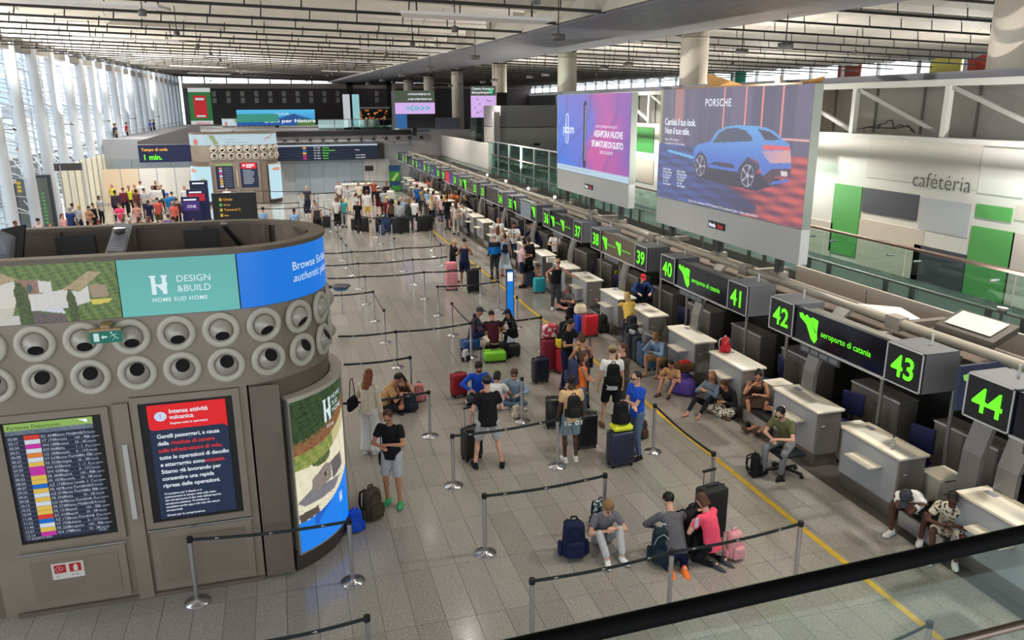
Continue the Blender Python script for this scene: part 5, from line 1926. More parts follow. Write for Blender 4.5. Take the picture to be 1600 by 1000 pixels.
t = totem('green_totem', 'green and blue advert totem beside the farthest desks', 620, 297, .85, 2.0, mat('totem_green', lin(70, 160, 70), .5, emit=.4))
MB().box(-.42, .42, -.02, 0, 1.55, 2.0).build('blue_field', mat('totem_blue', lin(40, 80, 130), .5, emit=.4), t)
MB().box(-.42, .42, -.02, 0, .45, .75).build('blue_field', mat('totem_blue'), t)
MB().bar((-.2, -.03, .8), (.25, -.03, 1.4), .02, .2).build('bottle_picture', mat('totem_pale', lin(190, 220, 120), .5, emit=.5), t)
# narrow blue-white totem by the yellow line
x, y = G(797, 497)
t = thing('blue_totem', 'narrow bright blue and white information totem beside the yellow line', 'totem', (x, y, 0))
MB().box(-.10, .10, -.03, .03, .05, 1.52).build('board', mat('totem_cyan', lin(10, 130, 225), .4, emit=.75), t)
MB().box(-.085, .085, -.036, -.03, 1.2, 1.48).build('white_head', white_led, t)
fr = MB()
fr.box(-.12, -.10, -.04, .04, 0, 1.54)
fr.box(.10, .12, -.04, .04, 0, 1.54)
fr.box(-.12, .12, -.04, .04, 1.52, 1.56)
fr.build('frame', mat('totem_navy', lin(24, 40, 90), .4), t)
# hanging dark sign on white stand at left; glass lift box
t = thing('hanging_sign', 'small dark hanging direction sign on a white gantry by the stairs', 'sign', (-12.4, 50, 0))
MB().box(0, 1.5, 0, .1, 3.05, 3.45).build('plate', mat('sign_brown', lin(74, 72, 70), .5), t)
MB().box(-.04, .02, 0, .08, 0, 3.5).build('post', frame_white, t)
MB().box(1.5, 1.56, 0, .08, 0, 3.5).build('post', frame_white, t)
t = thing('glass_porch', 'white-framed glass entrance porch at the left edge', 'porch', (-14.75, 42.3, 0))
for x in (0, .95, 1.9):
    MB().box(x, x + .1, 0, .1, 0, 2.9).build('post', frame_white, t)
MB().box(-.1, 2.1, -.2, 2.0, 2.9, 3.1).build('roof_slab', white_paint, t)
for x in (.12, 1.07):
    MB().box(x, x + .81, .04, .06, .1, 2.85).build('glass_pane', glass_mat('facade_glass', (.97, .99, 1.0), .02), t)
# bright translucent wall with stair rising to the upper gallery at left
lw = thing('translucent_wall', 'bright cream translucent panel wall below the sloping left gallery', 'wall panel', (-12.1, 50, 0))
tp = mat('translucent_cream', lin(240, 234, 216), .5)
tnt = tp.node_tree
tb = tnt.nodes.new('ShaderNodeBsdfTranslucent')
tb.inputs[0].default_value = (.95, .92, .82, 1)
tmx = tnt.nodes.new('ShaderNodeMixShader')
tmx.inputs[0].default_value = .6
tnt.links.new(tnt.nodes['Principled BSDF'].outputs[0], tmx.inputs[1])
tnt.links.new(tb.outputs[0], tmx.inputs[2])
tnt.links.new(tmx.outputs[0], tnt.nodes['Material Output'].inputs[0])
for i in range(16):
    y = i * 1.6
    h = 3.28
    MB().box(0, .06, y, y + 1.55, 0, h).build('panel', tp, lw)
    MB().box(.06, .12, y - .03, y + .03, 0, h + .1).build('upright', mat('upright_grey', lin(170, 172, 172), .4), lw)
for i in range(5):
    MB().box(.3 + i * 1.15, 1.4 + i * 1.15, 9.6, 9.66, .1, 2.4).build('panel', mat('peach_panel' if i < 2 else 'white_panel_lit', lin(240, 220, 194) if i < 2 else lin(240, 238, 232), .5), lw)
gal = thing('left_gallery', 'upper gallery walkway along the glass facade with slim railing', 'walkway', (-12.0, 66, 0))
MB().box(-2.2, .2, 0, 45, 3.3, 3.6).build('deck', mat('gal_white', lin(206, 206, 204), .5), gal)
mb = MB()
for i in range(28):
    mb.bar((.15, i * 1.6, 3.6), (.15, i * 1.6, 4.6), .04, .04)
for z in (4.6, 4.2, 3.9):
    mb.bar((.15, 0, z), (.15, 45, z), .04, .04)
mb.build('railing', frame_white, gal)

# ================================================================== FOREGROUND HANDRAIL AND GLASS
t = thing('foreground_handrail', 'thick black handrail running across the lower right in front of the camera', 'railing', (0, 1.25, 5.52))
ra, rb = ony(860, 1000, 1.25), ony(1600, 842, 1.25)
rs = (rb[1] - ra[1]) / (rb[0] - ra[0])
rz = lambda x: ra[1] + rs * (x - ra[0]) - 5.52
mb = MB().cyl((-1.5, 0, rz(-1.5)), (4, 0, rz(4)), .020, n=20)
mb.build('rail', mat('rail_black', lin(7, 7, 7), .75, spec=.1), t)
MB().poly([(-1.5, .05, -1.2), (4, .05, -1.2), (4, .05, rz(4) - .02), (-1.5, .05, rz(-1.5) - .02)], (0, .01, 0)).build('glass_pane', glass_mat('rail_glass', (.90, .95, .92), .015), t)
lq = ony(1560, 992, 1.13)
lz = lambda x: lq[1] - 5.52 + rs * .9 * (x - lq[0])
mb = MB().cyl((-1.5, -.12, lz(-1.5)), (4, -.12, lz(4)), .010, n=12)
mb.build('lower_rail', mat('bronze_rail'), t)
# ================================================================== QUEUE BARRIERS
belt_m = mat('belt_dark_green', lin(30, 40, 40), .6)
mark_m = mat('belt_mark', lin(200, 200, 195), .6)
sp0 = MB().lathe([(.001, .0), (.17, .0), (.17, .012), (.05, .03), (.04, .05), (.001, .05)], n=20).mesh('base', chrome)
sp1 = MB().cyl((0, 0, .03), (0, 0, .92), .032, n=14).mesh('post', chrome)
sp2 = MB().cyl((0, 0, .915), (0, 0, .985), .039, n=14).mesh('belt_head', blackrub)
sp3 = MB().cyl((0, 0, .10), (0, 0, .115), .038, n=12).mesh('collar', steel)
ST = {}
NST = [0]


def stan(key, u, v, lab, top=False, blue=False):
    if top:
        x, y = G(u, v, .98)
    else:
        x, y = G(u, v)
    t = thing('queue_stanchion', 'chrome queue post ' + lab, 'barrier post', (x, y, 0), 0, 'queue barrier posts')
    link_mesh('base', sp0, t)
    link_mesh('post', sp1, t)
    link_mesh('belt_head', sp2, t)
    link_mesh('collar', sp3, t)
    ST[key] = (t, x, y)
    return t


def belt(a, b_, dx=None):
    t, x0, y0 = ST[a]
    if isinstance(b_, str):
        _, x1, y1 = ST[b_]
    else:
        x1, y1 = G(*b_, .95)
    d = Vector((x1 - x0, y1 - y0, 0))
    L = d.length
    n = max(1, int(L / .6))
    e = d.normalized()
    mb = MB()
    prev = None
    seg = 8
    for i in range(seg):
        a0, a1 = i / seg, (i + 1) / seg
        z0, z1 = .95 - .06 * math.sin(math.pi * a0) * min(1, L / 3), .95 - .06 * math.sin(math.pi * a1) * min(1, L / 3)
        mb.bar(d * a0 + Vector((0, 0, z0)), d * a1 + Vector((0, 0, z1)), .004, .048)
    o_ = mb.build('retractable_belt', belt_m, t)
    nrm = Vector((e.y, -e.x, 0))
    if nrm.y > 0:
        nrm = -nrm
    for i in range(n):
        a0 = (i + .5) / n
        z0 = .95 - .06 * math.sin(math.pi * a0) * min(1, L / 3)
        c = d * a0 + Vector((0, 0, z0)) + nrm * .004
        MB().poly([c - e * .03 + Vector((0, 0, -.012)), c + e * .03 + Vector((0, 0, .0)), c - e * .02 + Vector((0, 0, .014))], nrm * .001).build('belt_mark', mark_m, o_)


for key, u, v, lab, top in [
    ('A', 304, 935, 'in front of the kiosk notice screen', False), ('B', 547, 906, 'by the foot of the curved kiosk poster', False), ('C', 754, 864, 'alone in the open floor left of the seated boy', False),
    ('D', 943, 742, 'behind the seated boy in grey', True), ('E', 827, 905, 'in front and left of the seated boy, cut by the bottom edge', True), ('F', 1046, 862, 'before the kneeling person in grey', True),
    ('Gx', 1248, 820, 'between the yellow line and the woman in pink', True), ('H', 568, 960, 'at the bottom edge left of centre', True), ('I', 1448, 979, 'at the bottom right corner beyond the yellow line', True),
    ('J', 706, 758, 'left of the man in black tee seen from behind', False), ('K', 868, 730, 'touching the man with denim shorts', False), ('L', 670, 680, 'right of the group playing on the floor', False),
    ('M', 640, 555, 'behind the group playing on the floor', True), ('N', 814, 658, 'right of the woman in light denim jacket', False), ('O', 1018, 708, 'right of the man in the blue tee', False),
    ('P', 1113, 710, 'beside the yellow line above the black suitcase', True), ('Q', 620, 572, 'alone on the open grey floor, left middle', False), ('R', 736, 558, 'in front of the man in maroon tee', False),
    ('S', 845, 495, 'right of the trio sitting on cases', True), ('T', 602, 533, 'ending the sloping strap in the left middle', False), ('U', 585.5, 500, 'starting the sloping strap in the left middle', False),
    ('V', 572.5, 472.5, 'left one of the third long belt row', False), ('W', 664, 465.8, 'middle one of the third long belt row', False), ('AE', 751, 460, 'beside the tall black suitcase', False),
    ('X', 561.8, 449, 'left one of the second long belt row', False), ('Y', 647, 442.8, 'right one of the second long belt row', False), ('Z', 552, 428, 'left one of the farthest long belt row', False), ('AA', 631, 422, 'right one of the farthest long belt row', False),
    ('AB', 685, 492, 'with a dangling black belt left of the pink suitcase', False), ('AC', 779, 484, 'left of the narrow blue totem', False), ('AD', 707, 522.5, 'left of the man sitting on the blue suitcase', False),
    ('AF', 808, 463, 'right beside the narrow blue totem', True), ('MID', 750, 542, 'before the lime green suitcase', True)]:
    stan(key, u, v, lab, top)
FARP = [(544, 416), (536.5, 404), (530, 392), (524, 371), (520, 359), (588.5, 368), (597, 379), (608, 392), (618.5, 404), (614.5, 378), (674.5, 390), (680, 400), (690.5, 415), (649, 366), (696, 362), (499, 345), (505, 352), (470, 338), (487, 318), (494, 322), (500, 330), (558, 300), (541, 300), (640, 300)]
for i, (u, v) in enumerate(FARP):
    stan('f%d' % i, u, v, 'in the far queue lanes, %s from the left' % ['eighth', 'seventh', 'sixth', 'fifth', 'fourth', '11th', '12th', '13th', '15th', '14th', '18th', '19th', '20th', '17th', '21st', 'third', 'second row', 'outermost', 'back row first', 'back row second', 'back row third', 'back row fifth', 'back row fourth', 'back row last'][i])
for a_, b_ in [('A', 'B'), ('C', 'D'), ('E', 'F'), ('F', 'Gx'), ('H', (400, 1000)), ('I', (1330, 1030)), ('J', 'K'), ('L', (534, 628)), ('M', (536, 567)), ('O', 'P'), ('Q', (528, 523)), ('Q', 'R'), ('R', 'S'), ('T', 'U'), ('U', (512, 459)),
               ('V', (512, 432)), ('V', 'W'), ('W', 'AE'), ('X', (505, 412)), ('X', 'Y'), ('Y', (700, 400)), ('Z', (505, 393)), ('Z', 'AA'), ('AA', (697, 382)), ('AB', 'AC'), ('AD', 'R'), ('f0', 'f1'), ('f1', 'f2'), ('f6', 'f7'), ('f5', 'f6'), ('f11', 'f12'),
               ('f15', (400, 322)), ('f15', 'f5'), ('f17', (400, 312)), ('f5', 'f13'), ('f13', 'f14'), ('f18', (380, 292)), ('f19', (600, 291)), ('f21', 'f23'), ('f22', 'f21')]:
    belt(a_, b_)

# ================================================================== PEOPLE
class PB:
    """closed solids that are fused into one skin"""
    def __init__(s):
        s.v, s.f = [], []

    def ell(s, c, ax, ay, az, n=12, m=8):
        c = Vector(c)
        b = len(s.v)
        s.v.append(tuple(c - az))
        for i in range(1, m):
            q = math.pi * i / m
            h, r = -math.cos(q), math.sin(q)
            for k in range(n):
                a = 2 * math.pi * k / n
                s.v.append(tuple(c + ax * (r * math.cos(a)) + ay * (r * math.sin(a)) + az * h))
        s.v.append(tuple(c + az))
        e = len(s.v) - 1
        for k in range(n):
            s.f.append((b, b + 1 + (k + 1) % n, b + 1 + k))
            s.f.append((e, e - n + k, e - n + (k + 1) % n))
        for i in range(m - 2):
            for k in range(n):
                p = b + 1 + i * n
                s.f.append((p + k, p + (k + 1) % n, p + n + (k + 1) % n, p + n + k))

    def sph(s, c, r):
        rx, ry, rz = (r, r, r) if not hasattr(r, '__len__') else r
        s.ell(c, Vector((rx, 0, 0)), Vector((0, ry, 0)), Vector((0, 0, rz)))

    def fr(s, a, b_, ra, rb, side=None, n=14):
        """tapered flat-ended limb; ra, rb radii or (across, deep) pairs"""
        a, b_ = Vector(a), Vector(b_)
        d = (b_ - a).normalized()
        if side is None:
            t = Vector((1, 0, 0)) if abs(d.x) < .8 else Vector((0, 1, 0))
        else:
            t = Vector(side)
        p = (t - d * t.dot(d)).normalized()
        q = d.cross(p)
        ra = ra if hasattr(ra, '__len__') else (ra, ra)
        rb = rb if hasattr(rb, '__len__') else (rb, rb)
        o = len(s.v)
        for c, r in ((a, ra), (b_, rb)):
            for k in range(n):
                an = 2 * math.pi * k / n
                s.v.append(tuple(c + p * r[0] * math.cos(an) + q * r[1] * math.sin(an)))
        for k in range(n):
            s.f.append((o + k, o + (k + 1) % n, o + n + (k + 1) % n, o + n + k))
        s.f.append(tuple(o + k for k in range(n - 1, -1, -1)))
        s.f.append(tuple(o + n + k for k in range(n)))

    def cap(s, a, b_, ra, rb):
        s.fr(a, b_, ra, rb)
        s.sph(a, ra)
        s.sph(b_, rb)


def ik(a, c, l1, l2, pole):
    a, c, pole = Vector(a), Vector(c), Vector(pole)
    d = c - a
    L = d.length
    mx = (l1 + l2) * .998
    if L > mx:
        c = a + d * (mx / L)
        L = mx
        d = c - a
    L = max(L, abs(l1 - l2) + .02)
    d = d.normalized()
    x = (l1 * l1 - l2 * l2 + L * L) / (2 * L)
    h = math.sqrt(max(0, l1 * l1 - x * x))
    p = pole - d * pole.dot(d)
    p = p.normalized() if p.length > 1e-4 else Vector((0, 0, 1))
    return a + d * x + p * h, c


def skel(P):
    J = {}
    pel = Vector(P.get('pel', (0, 0, .95)))
    lean, hun, tw, sl = R(P.get('lean', 0)), R(P.get('hunch', 4)), R(P.get('twist', 0)), R(P.get('side', 0))
    S = Vector((math.cos(tw), math.sin(tw), 0))
    Fw = Vector((math.sin(tw), -math.cos(tw), 0))

    def upv(a):
        v = Fw * math.sin(a) + Vector((0, 0, 1)) * math.cos(a)
        return (v + S * math.sin(sl)).normalized()
    t1, t2 = upv(lean), upv(lean + hun)
    J['pel'] = pel
    J['mid'] = pel + t1 * .24
    J['neck'] = J['mid'] + t2 * .27
    J['t1'], J['t2'], J['S'], J['F'] = t1, t2, S, (Fw * math.cos(lean + hun) - Vector((0, 0, 1)) * math.sin(lean + hun)).normalized()
    hp, hy = R(P.get('hp', 5)), R(P.get('hy', 0)) + tw
    nk = upv((lean + hun) * .6 + hp * .35)
    J['hc'] = J['neck'] + nk * .175 + Fw * .015
    S2 = Vector((math.cos(hy), math.sin(hy), 0))
    F2 = Vector((math.sin(hy), -math.cos(hy), 0))
    hpp = hp + (lean + hun) * .35
    J['hf'] = (F2 * math.cos(hpp) - Vector((0, 0, 1)) * math.sin(hpp)).normalized()
    J['hs'] = S2
    J['hu'] = (F2 * math.sin(hpp) + Vector((0, 0, 1)) * math.cos(hpp)).normalized()
    for s, q in (('l', 1), ('r', -1)):
        sh = J['neck'] - t2 * .05 + S * q * .165
        J['sh' + s] = sh
        h = P.get('h' + s, (q * .26, -.06, .82))
        el = P.get('e' + s, (q * .35, .9, -.1))
        J['el' + s], J['wr' + s] = ik(sh, h, .285, .25, el)
        hip = pel + Vector((1, 0, 0)) * q * .092 + Vector((0, 0, -.03))
        J['hip' + s] = hip
        an = P.get('f' + s, (q * .11, 0, .085))
        J['kn' + s], J['an' + s] = ik(hip, an, .43, .415, P.get('k' + s, (q * .1, -1, 0)))
        J['toe' + s] = Vector(P.get('t' + s, (q * .18, -1, 0))).normalized()
    return J


SD = (('l', 1), ('r', -1))


def g_body(J, st, lod):
    b = PB()
    hc, hf, hs, hu = J['hc'], J['hf'], J['hs'], J['hu']
    b.ell(hc + hu * .02 - hf * .008, hs * .074, hf * .092, hu * .096)
    b.ell(hc + hf * .018 - hu * .05, hs * .055, hf * .066, hu * .066)
    b.ell(hc + hf * .055 - hu * .088, hs * .028, hf * .026, hu * .022)
    if lod == 0:
        b.ell(hc + hf * .092 - hu * .022, hs * .014, hf * .02, hu * .024)
        b.ell(hc + hf * .078 + hu * .012, hs * .05, hf * .014, hu * .010)
        b.ell(hc + hf * .080 - hu * .058, hs * .022, hf * .010, hu * .009)
    for q in (1, -1):
        b.ell(hc + hs * q * .076 - hu * .01, hs * .012, hf * .02, hu * .03)
    b.fr(J['neck'] - J['t2'] * .03, hc - hu * .06 - hf * .01, .055, .05)
    S = J['S']
    k = .9
    b.fr(J['pel'] - J['t1'] * .06, J['mid'], (.14 * k, .10 * k), (.125 * k, .088 * k), S)
    b.fr(J['mid'], J['neck'] - J['t2'] * .08, (.125 * k, .088 * k), (.155 * k, .105 * k), S)
    b.ell(J['neck'] - J['t2'] * .075, S * .15, J['F'] * .085, J['t2'] * .06)
    for s, q in SD:
        b.cap(J['sh' + s], J['el' + s], .044, .036)
        b.cap(J['el' + s], J['wr' + s], .037, .024)
        d = (J['wr' + s] - J['el' + s]).normalized()
        # palm and fingers
        side = d.cross(Vector((0, 0, 1)))
        side = side.normalized() if side.length > .2 else Vector((0, -1, 0))
        if abs(d.z) > .75:
            side = Vector((0, -1, 0)) - d * Vector((0, -1, 0)).dot(d)
            side.normalize()
        nr = side.cross(d)
        if nr.z > 0 and abs(d.z) < .75:
            nr = -nr
        if abs(d.z) >= .75 and nr.x * q > 0:
            nr = -nr
        wr = J['wr' + s]
        b.ell(wr + d * .045, side * .040, nr * .017, d * .055)
        for i in range(4):
            o = (i - 1.5) * .021
            p0 = wr + d * .075 + side * o
            ln = (.034, .040, .037, .028)[i]
            p1 = p0 + d * ln + nr * .012
            p2 = p1 + d * ln * .5 + nr * ln * .8
            if lod == 0:
                b.cap(p0, p1, .0095, .009)
                b.cap(p1, p2, .009, .0085)
            else:
                b.fr(p0, p2, .012, .010, n=6)
        b.cap(wr + d * .025 + side * -.03 * q * (1 if nr.z < 0 else 1), wr + d * .07 - side * .058 * q + nr * .012, .012, .0095)
        b.cap(J['hip' + s], J['kn' + s], .074, .052)
        kn, an = J['kn' + s], J['an' + s]
        b.cap(kn, an, .050, .033)
        dn = (an - kn).normalized()
        back = (kn - J['hip' + s]).normalized()
        cb = (-J['toe' + s])
        b.ell(kn.lerp(an, .3) + cb * .018, Vector((.048, 0, 0)), Vector((0, .048, 0)), dn * .11)
        t = J['toe' + s]
        side = t.cross(Vector((0, 0, 1))).normalized()
        b.ell(an + t * .07 - Vector((0, 0, .045)), t * .125, side * .04, Vector((0, 0, .034)))
        if st.get('bare'):
            pass
    return b


def g_top(J, st, lod):
    b = PB()
    S = J['S']
    ty = st['top']
    w_ = st.get('w', 1.)
    k = 1.0 * w_
    lo = J['pel'] - J['t1'] * (.10 if ty not in ('tank', 'crop') else (.06 if ty == 'tank' else -.06))
    b.fr(lo, J['mid'], (.168 * k, .125 * k), (.148 * k, .118 * k), S, 18)
    b.fr(J['mid'] - J['t1'] * .02, J['neck'] - J['t2'] * .10, (.148 * k, .118 * k), (.168 * w_ ** .5, .122 * w_ ** .5), S, 18)
    b.ell(J['mid'], S * .15 * k, J['F'] * .12 * k, J['t1'] * .12)
    if ty in ('tank', 'crop'):
        b.ell(J['neck'] - J['t2'] * .10, S * .145, J['F'] * .105, J['t2'] * .07)
        for q in (1, -1):
            for f in (1, -1):
                b.fr(J['neck'] - J['t2'] * .09 + S * q * .10 + J['F'] * f * .085, J['neck'] - J['t2'] * .005 + S * q * .085, (.026, .016), (.026, .016), S, 8)
    else:
        b.ell(J['neck'] - J['t2'] * .075, S * .175, J['F'] * .105, J['t2'] * .075)
        b.fr(J['neck'] - J['t2'] * .06, J['neck'] + J['t2'] * .005, (.095, .075), (.07, .062), S)
        for s, q in SD:
            sh, el, wr = J['sh' + s], J['el' + s], J['wr' + s]
            b.sph(sh, .066)
            if ty in ('tee', 'shirt'):
                b.fr(sh, sh.lerp(el, .62), .066, .062)
            else:
                b.fr(sh, el, .064, .052)
                b.sph(el, .052)
                b.fr(el, el.lerp(wr, .94), .052, .038)
    if ty == 'hood':
        b.ell(J['neck'] - J['F'] * .09 + J['t2'] * .02, S * .10, J['F'] * .06, J['t2'] * .06)
    return b


def g_bottom(J, st, lod):
    b = PB()
    ty = st['bot']
    S = Vector((1, 0, 0))
    w_ = st.get('w', 1.)
    b.ell(J['pel'] - J['t1'] * .02, S * .160 * w_, J['F'] * .122 * w_, J['t1'] * .13)
    b.fr(J['pel'] - J['t1'] * .04, J['pel'] + J['t1'] * .05, (.158 * w_, .118 * w_), (.148 * w_, .11 * w_), S, 18)
    if ty in ('skirt', 'dress'):
        m = (J['knl'] + J['knr']) / 2
        e = m + (J['anl'] + J['anr'] - J['knl'] - J['knr']) / 2 * (.45 if ty == 'dress' else .0)
        wx = abs(J['knl'].x - J['knr'].x) / 2 + .12
        b.fr(J['pel'], m, (.165, .125), (wx + .02, .15), S, 20)
        b.fr(m, e, (wx + .02, .15), (wx + .06, .18), S, 20) if ty == 'dress' else None
        return b
    for s, q in SD:
        hip, kn, an = J['hip' + s], J['kn' + s], J['an' + s]
        b.sph(hip, .098)
        if ty == 'shorts':
            b.fr(hip, hip.lerp(kn, .86), .098 * w_, .088)
        else:
            r0, r1, r2 = {'trousers': (.092, .068, .056), 'leggings': (.086, .060, .044), 'wide': (.098, .10, .115)}[ty]
            b.fr(hip, kn, r0 * w_, r1)
            b.sph(kn, r1 * 1.0)
            b.fr(kn, kn.lerp(an, .94 if ty != 'wide' else 1.02), r1, r2)
    return b


def g_shoe(J, st, lod, s):
    b = PB()
    an, t = J['an' + s], J['toe' + s]
    t = t.copy()
    side = t.cross(Vector((0, 0, 1)))
    side = side.normalized() if side.length > .1 else Vector((1, 0, 0))
    u = side.cross(t).normalized()
    c = an - Vector((0, 0, .0))
    b.ell(c + t * .065 - u * .045, t * .145, side * .050, u * .040)
    b.ell(c - t * .02 - u * .02, t * .062, side * .045, u * .055)
    b.fr(c - t * .05 - u * .079, c - t * .05 - u * .055, .045, .05)
    b.fr(c + t * .11 - u * .079, c + t * .11 - u * .055, .05, .052)
    b.fr(c + t * .03 - u * .079, c + t * .03 - u * .05, (.05, .10), (.05, .10), side)
    return b


def g_hair(J, st, lod):
    b = PB()
    hc, hf, hs, hu = J['hc'], J['hf'], J['hs'], J['hu']
    ty = st['hair']
    k = 1.12 if ty in ('curly', 'full') else 1.0
    b.ell(hc + hu * .034 - hf * .022, hs * .084 * k, hf * .094 * k, hu * .092 * k)
    if ty != 'short':
        b.ell(hc - hu * .02 - hf * .045, hs * .080 * k, hf * .065, hu * .085)
    if ty == 'long':
        b.fr(hc - hf * .045, hc - hf * .085 - hu * .30, (.088, .055), (.075, .032), hs)
        for q in (1, -1):
            b.cap(hc + hs * q * .072 - hf * .01, hc + hs * q * .085 - hf * .03 - hu * .2, .024, .02)
    if ty == 'bob':
        b.fr(hc - hf * .035 + hu * .03, hc - hf * .04 - hu * .11, (.09, .07), (.092, .06), hs)
    if ty == 'pony':
        b.sph(hc - hf * .12 + hu * .02, .03)
        b.fr(hc - hf * .125 + hu * .02, hc - hf * .15 - hu * .22, .035, .018)
        b.sph(hc - hf * .15 - hu * .22, .018)
    if ty == 'bun':
        b.sph(hc - hf * .07 + hu * .12, .045)
    return b


def g_cap(J, st, lod):
    b = PB()
    hc, hf, hs, hu = J['hc'], J['hf'], J['hs'], J['hu']
    q = -1 if st.get('capback') else 1
    b.ell(hc + hu * .05 - hf * .008, hs * .090, hf * .104, hu * .078)
    b.fr(hc + hu * .03 - hf * .008, hc + hu * .055 - hf * .008, (.091, .105), (.091, .105), hs)
    b.ell(hc + hu * .045 + hf * q * .12, hs * .070, hf * .07, hu * .012)
    return b


def g_eyes(J, st, lod):
    b = PB()
    hc, hf, hs, hu = J['hc'], J['hf'], J['hs'], J['hu']
    for q in (1, -1):
        b.ell(hc + hf * .083 + hs * q * .031 - hu * .004, hs * .012, hf * .008, hu * .006)
        b.ell(hc + hf * .085 + hs * q * .031 + hu * .018, hs * .019, hf * .007, hu * .004)
    return b


def g_glasses(J, st, lod):
    b = PB()
    hc, hf, hs, hu = J['hc'], J['hf'], J['hs'], J['hu']
    for q in (1, -1):
        b.ell(hc + hf * .094 + hs * q * .034 - hu * .005, hs * .028, hf * .006, hu * .018)
        b.fr(hc + hf * .09 + hs * q * .06, hc - hf * .0 + hs * q * .082, .004, .004, n=6)
    b.fr(hc + hf * .098 + hs * .02, hc + hf * .098 - hs * .02, .004, .004, n=6)
    return b


def g_mouth(J, st, lod):
    b = PB()
    hc, hf, hs, hu = J['hc'], J['hf'], J['hs'], J['hu']
    b.ell(hc + hf * .086 - hu * .058, hs * .021, hf * .008, hu * .006)
    return b


def g_beard(J, st, lod):
    b = PB()
    hc, hf, hs, hu = J['hc'], J['hf'], J['hs'], J['hu']
    b.ell(hc + hf * .028 - hu * .078, hs * .062, hf * .062, hu * .045)
    b.ell(hc + hf * .082 - hu * .045, hs * .03, hf * .012, hu * .006)
    return b


